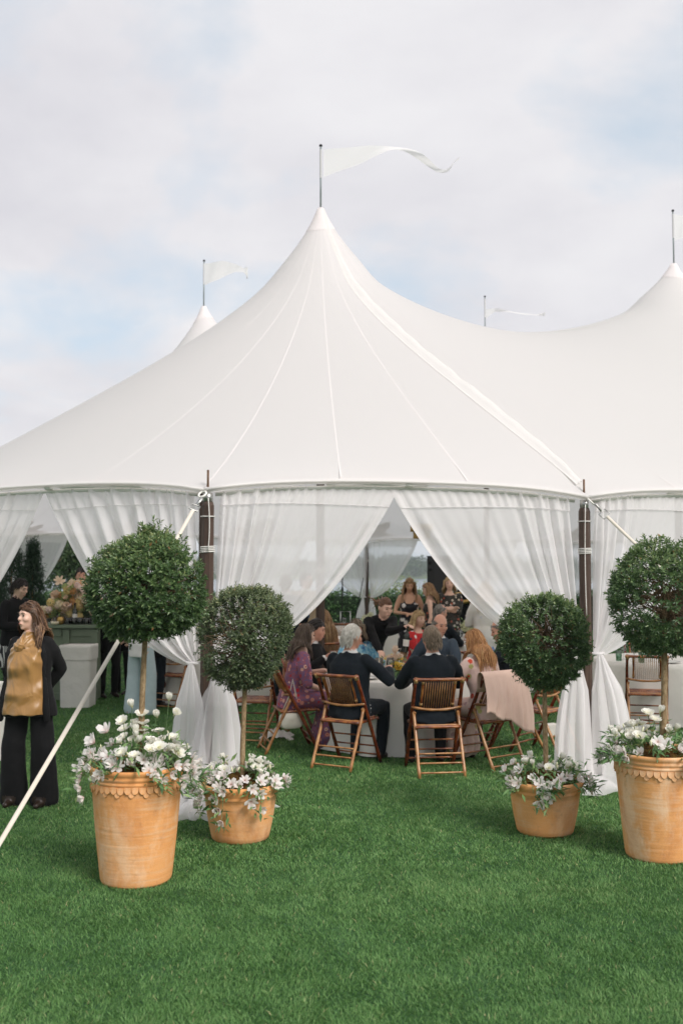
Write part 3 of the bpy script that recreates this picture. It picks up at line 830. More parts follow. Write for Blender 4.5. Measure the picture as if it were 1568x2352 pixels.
def petal_mat(name, edge, mid, core, rad):
    t = NT(name); tc = t.n('ShaderNodeTexCoord'); ln = t.n('ShaderNodeVectorMath', operation='LENGTH'); t.l(tc.outputs['Object'], ln.inputs[0])
    c = t.ramp(t.math('DIVIDE', ln.outputs['Value'], rad), [(0.10, core), (0.34, mid), (0.75, edge)])
    c = t.mix(t.math('MULTIPLY', t.noise(tc.outputs['Object'], 70, 3), 0.25), c, tuple(x * 0.9 for x in edge))
    return t.done(t.mixsh(0.42, t.pbsdf(c, 0.6, 0.25), t.transl(c)))
M_LISI = petal_mat('lisianthus_petal', (0.94, 0.925, 0.87), (0.93, 0.91, 0.80), (0.66, 0.64, 0.26), 0.045)
M_ALST = petal_mat('alstroemeria_petal', (0.94, 0.90, 0.87), (0.91, 0.80, 0.77), (0.72, 0.50, 0.44), 0.055)
M_BUD = plain('flower_bud', (0.62, 0.64, 0.36), (0.75, 0.72, 0.56), 30, 0.6)

def petal(mb, base, dirv, up, L, Wd, curl, cup, n=4, seed=0):
    """one curved petal from base, growing along dirv and bending towards up"""
    dirv = dirv.normalized(); side = dirv.cross(up).normalized(); rows = []
    r = random.Random(seed); tw_ = r.uniform(-0.25, 0.25)
    for j in range(n + 1):
        u = j / n; w = Wd * (math.sin(math.pi * min(1, 0.08 + 0.80 * u ** 1.05)) ** 0.65)
        p = base + dirv * (L * u * (1 - 0.22 * abs(curl) * u)) + up * (L * curl * u * u)
        rows.append([p + side * (k * w / 2) + up * (cup * w * k * k * (1 if j else 0.3)) + dirv * (tw_ * k * 0.12 * L * u) for k in (-1, -0.35, 0.35, 1)])
    mb.grid(rows)
def lisianthus(seed, openness):
    mb = MB(); r = random.Random(seed); Z = Vector((0, 0, 1))
    for ring, (np_, rad, L, Wd, curl, tilt) in enumerate([(6, 0.006, 0.036, 0.036, 0.45, 0.55), (5, 0.005, 0.030, 0.030, 0.75, 0.9), (4, 0.004, 0.022, 0.022, 0.9, 1.3)]):
        for k in range(np_):
            a = 2 * math.pi * (k + 0.5 * ring) / np_ + r.uniform(-0.15, 0.15); o = Vector((math.cos(a), math.sin(a), 0))
            d = o * openness + Z * (tilt * (1.5 - openness) + 0.1)
            petal(mb, o * rad, d, (Z * 0.6 - o * 0.5).normalized() if openness < 0.9 else Z, L * r.uniform(0.92, 1.1), Wd, curl * (1.35 - openness) * 0.8, 0.25, 4, seed * 31 + k + ring * 7)
    mb.tube([(0, 0, -0.014), (0, 0, 0.004)], [0.004, 0.008], 6)
    return mb.mesh('lisianthus_bloom', M_LISI)
def alstro(seed, openness):
    mb = MB(); r = random.Random(seed); Z = Vector((0, 0, 1))
    for k in range(6):
        a = 2 * math.pi * k / 6 + r.uniform(-0.12, 0.12); o = Vector((math.cos(a), math.sin(a), 0)); inner = k % 2
        petal(mb, o * 0.003, o * openness * (0.8 if inner else 1.0) + Z * 1.0, o, 0.055 * r.uniform(0.9, 1.08), 0.026 if inner else 0.042, 0.45 * openness, 0.14, 5, seed * 17 + k)
    for k in range(3):
        a = r.uniform(0, 6.28); mb.tube([(0, 0, 0), (0.006 * math.cos(a), 0.006 * math.sin(a), 0.03), (0.014 * math.cos(a), 0.014 * math.sin(a), 0.046)], 0.0008, 3)
    return mb.mesh('alstroemeria_bloom', M_ALST)
LISI = [lisianthus(1, 0.95), lisianthus(2, 0.7), lisianthus(3, 0.45), lisianthus(4, 1.05)]
ALST = [alstro(1, 0.85), alstro(2, 0.55), alstro(3, 1.0)]
BUD = MB().ball((0, 0, 0.012), (0.006, 0.006, 0.016), 6, 5).mesh('bud', M_BUD)

def scallop_mesh(w, h, th, mat):
    mb = MB(); n = 9; f = []; b = []
    pts = [(-w / 2, h * 0.25), (w / 2, h * 0.25)] + [(w / 2 * math.cos(a), -h * 0.75 * math.sin(a)) for a in np.linspace(0, math.pi, n)]
    front = [Vector((x * 0.93, -th, z * 0.95)) for x, z in pts]; back = [Vector((x, 0.004, z)) for x, z in pts]
    order = [0, 1] + list(range(2, 2 + n))
    k = len(order); mb.add(front + back, [tuple(order)] + [(order[i], k + order[i], k + order[(i + 1) % k], order[(i + 1) % k]) for i in range(k)])
    return mb.mesh('scallop', mat, smooth=False)

def leaf_cloud(pos, dirs, ups, L, Wd, tint, fold=0.25):
    """diamond leaves with a folded midrib: arrays -> V, F, A"""
    n = len(pos); dirs = dirs / np.linalg.norm(dirs, axis=1, keepdims=True)
    side = np.cross(dirs, ups); side /= np.maximum(np.linalg.norm(side, axis=1, keepdims=True), 1e-6); nrm = np.cross(side, dirs)
    L = L[:, None]; Wd = Wd[:, None]; mid = pos + dirs * L * 0.48
    V = np.stack([pos, mid + side * Wd / 2 + nrm * Wd * fold, pos + dirs * L - nrm * L * 0.10, mid - side * Wd / 2 + nrm * Wd * fold], 1).reshape(-1, 3)
    b = np.arange(n)[:, None] * 4; F = np.concatenate([b + np.array([[0, 1, 2]]), b + np.array([[0, 2, 3]])], 1).reshape(-1, 3)
    return V, F, np.repeat(tint, 4)
def n3(d, seed, f):
    r = np.random.default_rng(seed); o = np.zeros(len(d))
    for k in range(7):
        w = r.normal(size=3); w = w / np.linalg.norm(w) * f * r.uniform(0.6, 1.6); o += np.sin(d @ w + r.uniform(0, 6.28))
    return o / 7 * 1.6
def crown(parent, c, rad, nsprig, seed, mat, lsize, tip=None, thin=0.5, bulge=0.12):
    r = np.random.default_rng(seed); n = nsprig
    d = r.normal(size=(n, 3)); d /= np.linalg.norm(d, axis=1, keepdims=True)
    lump = 1 + bulge * n3(d, seed + 1, 3.2) + 0.035 * n3(d, seed + 2, 9)
    dens = n3(d, seed + 3, 3.6) - 0.55 * thin * np.exp(-((d[:, 2] + 0.18) / 0.30) ** 2) * (1.1 + n3(d, seed + 4, 2.0))
    keep = (dens > -0.42) | (r.random(n) < 0.16); d, lump = d[keep], lump[keep]; n = len(d)
    rr = np.where(r.random(n) < 0.74, 0.90 + 0.10 * r.random(n), 0.50 + 0.42 * r.random(n))
    loose = r.random(n) < 0.16 + 0.14 * (d[:, 2] > 0.3); rr = np.where(loose, rr + 0.12 * r.random(n) ** 1.5, rr)
    e = np.array(rad); base = np.array(c) + d * e * (rr * lump)[:, None]
    if tip is not None:
        k = r.normal(size=(tip[3], 3)) * np.array([tip[4] * 0.5, tip[4] * 0.5, tip[4]]) + np.array(tip[:3]); base = np.concatenate([base, k])
        dd = r.normal(size=(tip[3], 3)) * 0.5 + np.array([0, 0, 1]); dd /= np.linalg.norm(dd, axis=1, keepdims=True); d = np.concatenate([d, dd]); rr = np.concatenate([rr, np.ones(tip[3])]); n = len(d)
    grow = d * 0.9 + r.normal(size=(n, 3)) * 0.45 + np.array([0, 0, 0.35]); grow /= np.linalg.norm(grow, axis=1, keepdims=True)
    P, D, U, LL, WW, TT = [], [], [], [], [], []
    fresh = r.random(n)
    for k in range(9):
        a = k * 2.4 + r.random(n) * 0.8; ref = np.cross(grow, np.array([0.3, 0.2, 0.93])); ref /= np.maximum(np.linalg.norm(ref, axis=1, keepdims=True), 1e-6); b2 = np.cross(grow, ref)
        rad_ = ref * np.cos(a)[:, None] + b2 * np.sin(a)[:, None]; along = 0.042 * k / 8
        P.append(base + grow * along - grow * 0.02); dirv = rad_ * (1.0 - 0.05 * k) + grow * (0.35 + 0.11 * k) + r.normal(size=(n, 3)) * 0.22
        D.append(dirv); U.append(grow + rad_ * 0.01); L = lsize * (0.7 + 0.55 * r.random(n)) * (1 - 0.035 * k); LL.append(L); WW.append(L * (0.36 + 0.10 * r.random(n)))
        tt = 0.14 + 0.44 * r.random(n) + 0.05 * k * 0.6 + 0.20 * np.clip(d[:, 2], -0.2, 1) * (rr > 0.85) + 0.10 * (fresh > 0.8)  # upper outer leaves tinted lighter: yellow-green tips plus painted top light
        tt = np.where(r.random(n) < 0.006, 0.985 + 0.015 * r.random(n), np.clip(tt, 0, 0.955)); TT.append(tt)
    V, F, A = leaf_cloud(np.concatenate(P), np.concatenate(D), np.concatenate(U), np.concatenate(LL), np.concatenate(WW), np.concatenate(TT))
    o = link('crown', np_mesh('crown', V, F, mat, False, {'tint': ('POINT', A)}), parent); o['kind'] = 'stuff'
    mb = MB(); rnd = random.Random(seed)
    for k in range(130):
        dd = Vector((rnd.gauss(0, 1), rnd.gauss(0, 1), rnd.gauss(0, 0.8))).normalized(); q0 = Vector(c) + Vector((0, 0, rnd.uniform(-0.55, 0.25) * rad[2]))
        q1 = Vector(c) + Vector((dd.x * rad[0], dd.y * rad[1], dd.z * rad[2])) * rnd.uniform(0.7, 0.98); m = q0.lerp(q1, 0.5) + Vector((rnd.gauss(0, .03), rnd.gauss(0, .03), rnd.gauss(0, .03)))
        mb.tube([q0, m, q1], [0.0048, 0.0034, 0.0014], 4, caps=False)
    mb.build('branches', M_TWIG, parent)

def planter(label, base, big, H, r_base, r_rim, crown_c, crown_r, nsprig, lsize, leafmat, potmat, seed, tip=None, thin=0.5, lisi=20, alst=20, spill=(), tall=(), dome=0.15, spread=1.12, lcen=(0, 0), trunk_r=0.019):
    rnd = random.Random(seed); T = thing('potted_topiary', label, 'potted tree', tuple(base), 0, 'potted topiary trees at the tent entrance')
    wobf = lambda a, z: 1 + 0.006 * math.sin(2 * a + seed) + 0.003 * math.sin(5 * a + z * 9)
    if big:
        prof = [(r_base * 0.5, 0.004), (r_base * 0.97, 0.0), (r_base, 0.015)]
        for u in np.linspace(0.05, 1, 12): prof.append((r_base + (r_rim * 0.925 - r_base) * u + 0.003 * math.sin(math.pi * u), H * 0.862 * u))
        prof += [(r_rim * 0.935, H * 0.868), (r_rim * 0.955, H * 0.878), (r_rim * 0.955, H * 0.893), (r_rim * 0.935, H * 0.900), (r_rim * 0.945, H * 0.908), (r_rim * 0.965, H * 0.918), (r_rim * 0.965, H * 0.934), (r_rim * 0.955, H * 0.941), (r_rim * 0.975, H * 0.955), (r_rim, H * 0.972), (r_rim * 1.0, H * 0.988), (r_rim * 0.985, H), (r_rim * 0.93, H * 0.998), (r_rim * 0.90, H * 0.97), (r_rim * 0.87, H * 0.80)]
    else:
        prof = [(r_base * 0.5, 0.004), (r_base * 0.96, 0.0), (r_base, 0.012)]
        for u in np.linspace(0.05, 1, 10): prof.append((r_base + (r_rim * 0.90 - r_base) * u + 0.006 * math.sin(math.pi * u), H * 0.76 * u))
        prof += [(r_rim * 0.925, H * 0.775), (r_rim * 0.94, H * 0.80), (r_rim * 0.925, H * 0.83), (r_rim * 0.945, H * 0.85), (r_rim * 0.985, H * 0.90), (r_rim, H * 0.95), (r_rim * 0.985, H * 0.99), (r_rim * 0.95, H), (r_rim * 0.90, H * 0.985), (r_rim * 0.865, H * 0.93), (r_rim * 0.84, H * 0.7)]
    pot = MB().lathe(prof, 72, wob=wobf, closed_bot=False).build('pot', potmat, T)
    if big:
        nsc = 40; slope = math.atan2(r_rim * 0.925 - r_base, H * 0.862); ma = scallop_mesh(0.045, 0.044, 0.008, potmat); mc = scallop_mesh(0.040, 0.040, 0.005, potmat)
        for k in range(nsc):
            for row in (0, 1):
                if row and k % 2: continue
                a = 2 * math.pi * (k + 0.5 * row) / nsc; z = H * 0.855 - 0.024 * row - rnd.uniform(0, 0.004)
                u = z / (H * 0.862); rr = (r_base + (r_rim * 0.925 - r_base) * u + 0.003 * math.sin(math.pi * u)) * wobf(a, z)
                link('scallop', mc if row else ma, pot, (rr * math.cos(a), rr * math.sin(a), z), (-slope, 0, a + math.pi / 2))
    # moss mound
    rows = []
    for j in range(9):
        u = j / 8; row = []
        for k in range(40):
            a = 2 * math.pi * k / 40; rr = r_rim * 0.895 * u
            row.append((rr * math.cos(a), rr * math.sin(a), H * 0.93 + 0.075 * (1 - u * u) + 0.022 * math.sin(a * 5 + j) * math.sin(j * 1.7 + a * 3) * (1 - u ** 4)))
        rows.append(row)
    MB().grid(rows, wrap=True).build('moss', M_MOSS, T)
    # trunk
    cz = crown_c[2]; tz = cz - crown_r[2] * 0.2
    pts = [Vector((crown_c[0] * (0.4 + 0.6 * u) + 0.004 * math.sin(u * 5 + seed), crown_c[1] * u + 0.004 * math.cos(u * 6 + seed), H * 0.85 + (tz - H * 0.85) * u)) for u in np.linspace(0, 1, 12)]
    MB().tube(pts, [trunk_r * (1.12 - 0.3 * i / 11) * (1 + 0.05 * math.sin(i * 2.3)) for i in range(12)], 10).build('trunk', M_BARK, T)
    crown(T, crown_c, crown_r, nsprig, seed, leafmat, lsize, tip, thin)
    # flowers
    stems = MB(); spots = []
    def bloom(me, nm, pos, nrm, sc):
        o = link(nm, me, T); o.location = pos; q = Vector(nrm).normalized().to_track_quat('Z', 'Y'); o.rotation_mode = 'QUATERNION'
        o.rotation_quaternion = q @ Vector((0, 0, 1)).to_track_quat('Z', 'Y') ; o.scale = (sc, sc, sc); return o
    def stem(root, pos):
        root, pos = Vector(root), Vector(pos); m = root.lerp(pos, 0.55) + Vector((rnd.gauss(0, .008), rnd.gauss(0, .008), 0.02)); stems.tube([root, m, pos], 0.0022, 4, caps=False)
    def place(kind, ang, rad_f, h, tilt, sc=1.0, me=None):
        x, y = r_rim * rad_f * math.cos(ang), r_rim * rad_f * math.sin(ang); p = Vector((x, y, H + h))
        n = Vector((math.cos(ang) * tilt, math.sin(ang) * tilt, 1)) + Vector((rnd.gauss(0, .25), rnd.gauss(0, .25) - 0.25, 0))
        ms = (LISI if kind == 'l' else ALST); bloom(me or rnd.choice(ms), 'blossom', p, n, sc * rnd.uniform(0.88, 1.12))
        rr_ = min(rad_f * 0.75, 0.8); stem((r_rim * rr_ * math.cos(ang), r_rim * rr_ * math.sin(ang), H * 0.94), p); spots.append(p)
    for k in range(lisi):
        a = rnd.uniform(0, 6.283); f = math.sqrt(rnd.random()) * 0.85; x = f * math.cos(a) + lcen[0]; y = f * math.sin(a) + lcen[1]; a = math.atan2(y, x); f = min(1.0, math.hypot(x, y))
        place('l', a, f, dome * (1 - 0.55 * f) * rnd.uniform(0.45, 1.25) + 0.02, 0.5 * f + 0.1, 1.06)
    for k in range(alst):
        a = 2 * math.pi * k / alst + rnd.uniform(-0.3, 0.3); f = rnd.uniform(0.55, spread)
        place('a', a, f, rnd.uniform(0.0, 0.10) - 0.07 * max(0, f - 0.9) * 5, 1.2 * f + 0.3, 0.76)
    for (x, y, z, kind, nx, nz) in tall:
        p = Vector((x, y, H + z)); bloom(LISI[rnd.choice([1, 2, 0])] if kind == 'l' else ALST[1], 'blossom', p, (nx, -0.45, nz), 1.12); stem((x * 0.6, y * 0.6, H * 0.94), p)
    for (a, reach, drop, cnt) in spill:          # sprays hanging over the rim
        a = R(a)
        for k in range(cnt):
            u = (k + 1) / cnt; aa = a + rnd.gauss(0, 0.13); f = 1.03 + (reach - 1.03) * (u ** 0.7) + rnd.uniform(0, 0.03)
            p = Vector((r_rim * f * math.cos(aa), r_rim * f * math.sin(aa), H + 0.03 - drop * u ** 1.4)); n = Vector((math.cos(aa) * 1.0, math.sin(aa) * 1.0, -0.7 * u + 0.2))
            bloom(rnd.choice(ALST[:2]), 'blossom', p, n, rnd.uniform(0.68, 0.86)); e = Vector((r_rim * 0.95 * math.cos(aa), r_rim * 0.95 * math.sin(aa), H + 0.03)); stems.tube([Vector((r_rim * .6 * math.cos(aa), r_rim * .6 * math.sin(aa), H * .95)), e + Vector((0, 0, .02)), p], 0.0022, 4, caps=False); spots.append(p)
    stems.build('stems', M_FSTEM, T)
    for k in range(10):
        a = rnd.uniform(0, 6.28); f = rnd.uniform(0.3, 1.0); p = Vector((r_rim * f * math.cos(a), r_rim * f * math.sin(a), H + rnd.uniform(0.03, dome)))
        bloom(BUD, 'bud', p, (rnd.gauss(0, .4), rnd.gauss(0, .4), 1), rnd.uniform(0.9, 1.4))
    r = np.random.default_rng(seed); n = 620; sp = np.array([tuple(p) for p in spots]); i = r.integers(0, len(sp), n)
    pos = sp[i] + r.normal(size=(n, 3)) * np.array([0.03, 0.03, 0.02]) - np.array([0, 0, 0.035]); rad_ = pos * np.array([1, 1, 0]) * 3
    D = rad_ + r.normal(size=(n, 3)) * 0.8 + np.array([0, 0, 0.35]); L = 0.045 + 0.045 * r.random(n)
    V, F, A = leaf_cloud(pos, D, np.tile([0, 0, 1.0], (n, 1)) + r.normal(size=(n, 3)) * 0.3, L, L * 0.28, r.random(n), 0.12)
    link('flower_leaves', np_mesh('flower_leaves', V, F, M_FLEAF, True, {'tint': ('POINT', A)}), T)['kind'] = 'stuff'
    return T
g = gnd(313, 2019); g2 = gnd(552, 1925); g3 = gnd(1251, 1910); g4 = gnd(1512, 1965)
planter('tall scalloped terracotta planter with the largest topiary tree beside the pale guy strap', g, True, 0.715, 0.218, 0.300, (0.045, 0.0, 1.805), (0.375, 0.375, 0.34), 3700, 0.036, M_LEAF_A, terracotta('terracotta_ochre', 1, 1.0, 0.35), 15,
        tip=(0.05, 0.0, 2.135, 80, 0.055), thin=0.75, lisi=34, alst=42, spill=((195, 1.16, 0.19, 6), (172, 1.22, 0.06, 4), (-35, 1.20, 0.10, 7), (-12, 1.34, 0.06, 6), (240, 1.06, 0.06, 3), (300, 1.06, 0.07, 3)),
        tall=((0.03, -0.02, 0.30, 'l', 0, 1), (-0.03, -0.04, 0.36, 'l', -0.2, 1), (0.20, -0.03, 0.40, 'l', 0.1, 1), (0.24, -0.05, 0.31, 'l', 0.5, 0.7), (-0.07, -0.1, 0.27, 'l', -0.3, 0.6), (0.13, -0.06, 0.30, 'l', 0, 0.6), (-0.18, -0.06, 0.20, 'a', -0.4, 0.8), (-0.25, -0.08, 0.14, 'a', -0.8, 0.6)), dome=0.20, spread=1.06, lcen=(0.30, -0.15))
planter('low terracotta planter with a dense round topiary tree left of the entrance opening', g2, False, 0.405, 0.202, 0.284, (0.03, 0.02, 1.435), (0.33, 0.33, 0.375), 3500, 0.028, M_LEAF_B, terracotta('terracotta_orange', 2, 0.55, 0.7), 22,
        thin=0.8, lisi=16, alst=34, spill=((215, 1.12, 0.16, 6), (195, 1.18, 0.08, 5), (292, 1.07, 0.16, 4), (-8, 1.16, 0.02, 3), (250, 1.08, 0.24, 4)), dome=0.15, spread=1.08, trunk_r=0.0185)
planter('low terracotta planter with a small ball topiary tree right of the entrance opening', g3, False, 0.39, 0.20, 0.28, (0.015, 0.0, 1.40), (0.318, 0.318, 0.34), 3000, 0.032, M_LEAF_C, terracotta('terracotta_salmon', 3, 0.7, 0.3), 33,
        thin=0.35, lisi=13, alst=24, spill=((203, 1.10, 0.05, 3), (262, 1.07, 0.14, 5), (-20, 1.18, 0.08, 5)), dome=0.13, spread=1.05, lcen=(0.1, 0.1), trunk_r=0.0185)
planter('tall scalloped terracotta planter cropped by the right picture edge with twiggy topiary tree', g4, True, 0.705, 0.218, 0.300, (0.075, 0.0, 1.735), (0.37, 0.37, 0.38), 2900, 0.034, M_LEAF_C, terracotta('terracotta_weathered', 4, 1.25, 0.45), 44,
        thin=1.3, lisi=30, alst=22, spill=((190, 1.22, 0.06, 8), (214, 1.08, 0.04, 4), (300, 1.06, 0.10, 4)), tall=((-0.17, -0.05, 0.17, 'l', -0.4, 0.8), (-0.06, 0.0, 0.24, 'l', 0, 1), (0.02, -0.02, 0.26, 'l', 0.2, 1), (-0.02, -0.02, 0.20, 'l', 0.2, 1)), dome=0.17, spread=1.08, lcen=(-0.25, 0.1), trunk_r=0.0215)
# ================================================================== chairs, tables, bar
t = NT('scorched_bamboo'); v = t.coord('Object', (1, 1, 1)); oi = t.n('ShaderNodeObjectInfo')
ad = t.n('ShaderNodeVectorMath', operation='ADD'); t.l(v, ad.inputs[0]); mu = t.n('ShaderNodeVectorMath', operation='SCALE'); t.l(oi.outputs['Location'], mu.inputs[0]); mu.inputs['Scale'].default_value = 3.1; t.l(mu.outputs[0], ad.inputs[1])
vv = ad.outputs[0]
c = t.ramp(t.noise(vv, 9, 4, 0.6, 0.3), [(0.30, (0.055, 0.014, 0.008)), (0.46, (0.20, 0.052, 0.016)), (0.60, (0.38, 0.135, 0.036)), (0.78, (0.54, 0.26, 0.085))])
c = t.mix(t.ramp(t.noise(vv, 60, 3, 0.7), [(0.60, 0), (0.70, 1)]), c, (0.065, 0.022, 0.012))
M_BAMB = t.done(t.pbsdf(c, 0.28, 0.5, nrm=t.bump(t.noise(vv, 45, 3), 0.25, 0.004), coat=0.35))
t = NT('pale_bamboo'); v = t.coord('Object'); c = t.ramp(t.noise(v, 12, 4, 0.6), [(0.3, (0.20, 0.075, 0.024)), (0.55, (0.40, 0.19, 0.065)), (0.75, (0.54, 0.31, 0.125))])
c = t.mix(t.ramp(t.noise(v, 70, 3, 0.7), [(0.62, 0), (0.70, 1)]), c, (0.11, 0.04, 0.02))
M_BAMB2 = t.done(t.pbsdf(c, 0.32, 0.5, coat=0.3))
t = NT('dark_bamboo'); v = t.coord('Object'); c = t.ramp(t.noise(v, 10, 4, 0.6), [(0.3, (0.036, 0.008, 0.005)), (0.5, (0.16, 0.028, 0.010)), (0.72, (0.33, 0.085, 0.022))])
M_BAMB3 = t.done(t.pbsdf(c, 0.25, 0.5, coat=0.4))
M_CANE = plain('cane_binding', (0.50, 0.31, 0.13), (0.36, 0.20, 0.08), 60, 0.5, bump=0.6, bscale=140, stretch=(1, 1, 3))

def knotty(mb, a, b, r, n=9, seg=10, seed=0, bow=(0, 0, 0)):
    rnd = random.Random(seed); a, b = Vector(a), Vector(b); pts = []; rad = []
    for i in range(seg + 1):
        u = i / seg; pts.append(a.lerp(b, u) + Vector(bow) * (4 * u * (1 - u)) + Vector((rnd.gauss(0, .0009), rnd.gauss(0, .0009), 0))); rad.append(r * (1 + rnd.uniform(-0.05, 0.06)) * (1.13 if i % 3 == 1 and 0 < i < seg else 1))
    mb.tube(pts, rad, n)
def part(name, fn, mat, parent, smooth=True):
    mb = MB(); fn(mb); return mb.build(name, mat, parent, smooth)
CW = 0.235
def lpt(u, x=CW): return Vector((x, 0.27 - 0.47 * u, 0.905 * u))        # long leg: front foot -> back top
def make_chair(name, label, loc, rotz, group):
    T = thing(name, label, 'chair', loc, rotz, group)
    for sx in (-1, 1):
        part('long_leg', lambda m: knotty(m, lpt(0, sx * CW), lpt(1, sx * (CW - 0.012)), 0.0175, seed=sx + 3), M_BAMB3, T)
        part('rear_leg', lambda m: knotty(m, (sx * (CW - 0.022), -0.31, 0), (sx * (CW - 0.022), -0.035, 0.575), 0.0150, seed=sx + 7), M_BAMB2, T)
        part('peg', lambda m: m.tube([lpt(0.60, sx * (CW - 0.03)) + Vector((0, -0.02, 0.02)), lpt(0.60, sx * (CW - 0.03)) + Vector((0, -0.05, 0.02))], 0.011, 8), M_BAMB2, T)
    for k, u in enumerate((0.10, 0.20, 0.31)):
        part('front_rung', lambda m: knotty(m, lpt(u, -CW), lpt(u, CW), 0.0085, 7, 8, k), M_BAMB, T)
    for k, u in enumerate((0.08, 0.22, 0.36, 0.78)):
        p = Vector((0, -0.31, 0)).lerp(Vector((0, -0.035, 0.575)), u); part('rear_rung', lambda m: knotty(m, p - Vector((CW - .022, 0, 0)), p + Vector((CW - .022, 0, 0)), 0.0085 if u < 0.7 else 0.011, 7, 8, k + 5), M_BAMB2, T)
    # seat frame and slats
    def fr(m):
        for sx in (-1, 1): knotty(m, (sx * (CW - 0.035), -0.14, 0.432), (sx * (CW - 0.035), 0.26, 0.448), 0.013, seed=sx)
        for y in (-0.14, 0.255): knotty(m, (-(CW - 0.02), y, 0.440), (CW - 0.02, y, 0.440), 0.014, seed=int(y * 50))
    part('seat_frame', fr, M_BAMB, T)
    for k in range(11):
        y = -0.115 + k * 0.034; part('seat_slat', lambda m: m.tube([(-(CW - 0.045), y, 0.447 + 0.016 * k / 11), (CW - 0.045, y, 0.447 + 0.016 * k / 11)], 0.0105, 6, squash=0.55), M_BAMB, T)
    # back panel, set just behind the long legs
    d = (lpt(1) - lpt(0)).normalized(); nb = Vector((0, -d.z, d.y)) * -1
    if nb.y > 0: nb = -nb
    def bp(x, z): u = z / 0.905; q = lpt(u, x); return q + nb * 0.012
    bk = part('back_rail', lambda m: knotty(m, bp(-(CW + .012), 0.895), bp(CW + .012, 0.895), 0.0155, 8, 10, 4, bow=nb * 0.012 + Vector((0, 0, 0.006))), M_BAMB, T)
    part('back_rail', lambda m: knotty(m, bp(-(CW + .005), 0.625), bp(CW + .005, 0.625), 0.0125, 8, 10, 9, bow=nb * 0.030 + Vector((0, 0, -0.012))), M_BAMB2, T)
    for sx in (-1, 1):
        st = part('back_stile', lambda m: knotty(m, bp(sx * 0.152, 0.63), bp(sx * 0.152, 0.885), 0.0135, 8, 6, sx + 2), M_BAMB, T)
        for z in (0.655, 0.868): part('cane_wrap', lambda m: m.tube([bp(sx * 0.152, z - 0.012), bp(sx * 0.152, z + 0.012)], 0.0165, 10), M_CANE, st)
        part('cane_wrap', lambda m: m.tube([bp(sx * (CW - 0.014), 0.868), bp(sx * (CW - 0.012), 0.905)], 0.021, 10), M_CANE, T)
    for k in range(12):
        x = -0.125 + k * 0.25 / 11; part('back_slat', lambda m: m.tube([bp(x, 0.628) + nb * 0.018, bp(x, 0.76) + nb * 0.012, bp(x, 0.89) + nb * 0.006], 0.0052, 6), M_BAMB2, T)
    return T
def face(dx, dy): return math.atan2(-dx, dy)
CH = {}
CH['white'] = make_chair('folding_chair', 'bamboo folding chair of the white-haired man with his back to the lawn', (0.05, 9.93, 0), face(0.50, 0.86), 'bamboo folding chairs')
def chair_copy(key, label, x, y, rz):
    c = copy_tree(CH['white']); c.location = (x, y, 0); c.rotation_euler = (0, 0, rz); c['label'] = label; CH[key] = c
TC = Vector((0.62, 11.12, 0))
def to_table(x, y, cx=TC.x, cy=TC.y): return face(cx - x, cy - y)
chair_copy('grey', 'bamboo folding chair of the grey-haired man in dark suit, nearest to the lawn', 0.89, 9.63, R(7))
chair_copy('pink', 'bamboo folding chair with a pale pink shawl hung over its back', 1.43, 9.95, R(36))
chair_copy('purple', 'bamboo folding chair under the woman in the purple flowered dress', -0.54, 10.72, face(0.97, 0.25))
chair_copy('man2', 'bamboo folding chair of the man with the cup beside the purple dress', -0.42, 11.55, face(0.9, -0.35))
chair_copy('blue', 'bamboo folding chair of the woman in the blue patterned dress', 0.16, 12.30, face(0.35, -0.9))
chair_copy('steel', 'bamboo folding chair of the balding man in the slate blue suit', 1.22, 12.30, face(-0.55, -0.8))
chair_copy('navy', 'bamboo folding chair of the grey man in navy behind the ball topiary', 1.86, 11.05, face(-1, 0.05))
chair_copy('spare', 'empty bamboo folding chair half hidden behind the pink shawl', 2.12, 10.62, face(-0.75, 0.66))
chair_copy('edge', 'bamboo folding chair just behind the purple dress chair, mostly in shadow', -0.98, 11.35, face(0.2, 0.98))
chair_copy('r1', 'empty bamboo folding chair at the white table beside the cropped planter', 3.62, 11.98, R(-14))
chair_copy('r2', 'empty bamboo folding chair behind the cropped topiary trunk at the right edge', 4.72, 12.45, face(-0.75, 0.65))
chair_copy('r3', 'bamboo folding chair on the far side of the right table with dark slats', 4.30, 14.4, face(-0.1, -1))
chair_copy('b1', 'bamboo folding chair at the table behind the wine waiter', 0.05, 18.6, face(0.5, 0.85))
chair_copy('b2', 'bamboo folding chair of the far suited man at the hydrangea table', 1.42, 15.05, face(0.65, 0.75))
chair_copy('b3', 'bamboo folding chair of the long-haired woman behind the centre pole', -0.22, 13.95, face(-0.35, 0.9))
chair_copy('l1', 'shadowed bamboo folding chair between the two left topiary trees', -2.32, 14.0, face(0.4, 0.9))
chair_copy('l2', 'shadowed bamboo folding chair deep inside behind the pale blue trousers', -1.85, 15.3, face(-0.9, 0.3))
chair_copy('b4', 'bamboo folding chair of the seated woman in sunglasses', -0.66, 15.5, face(0.1, -1.0))

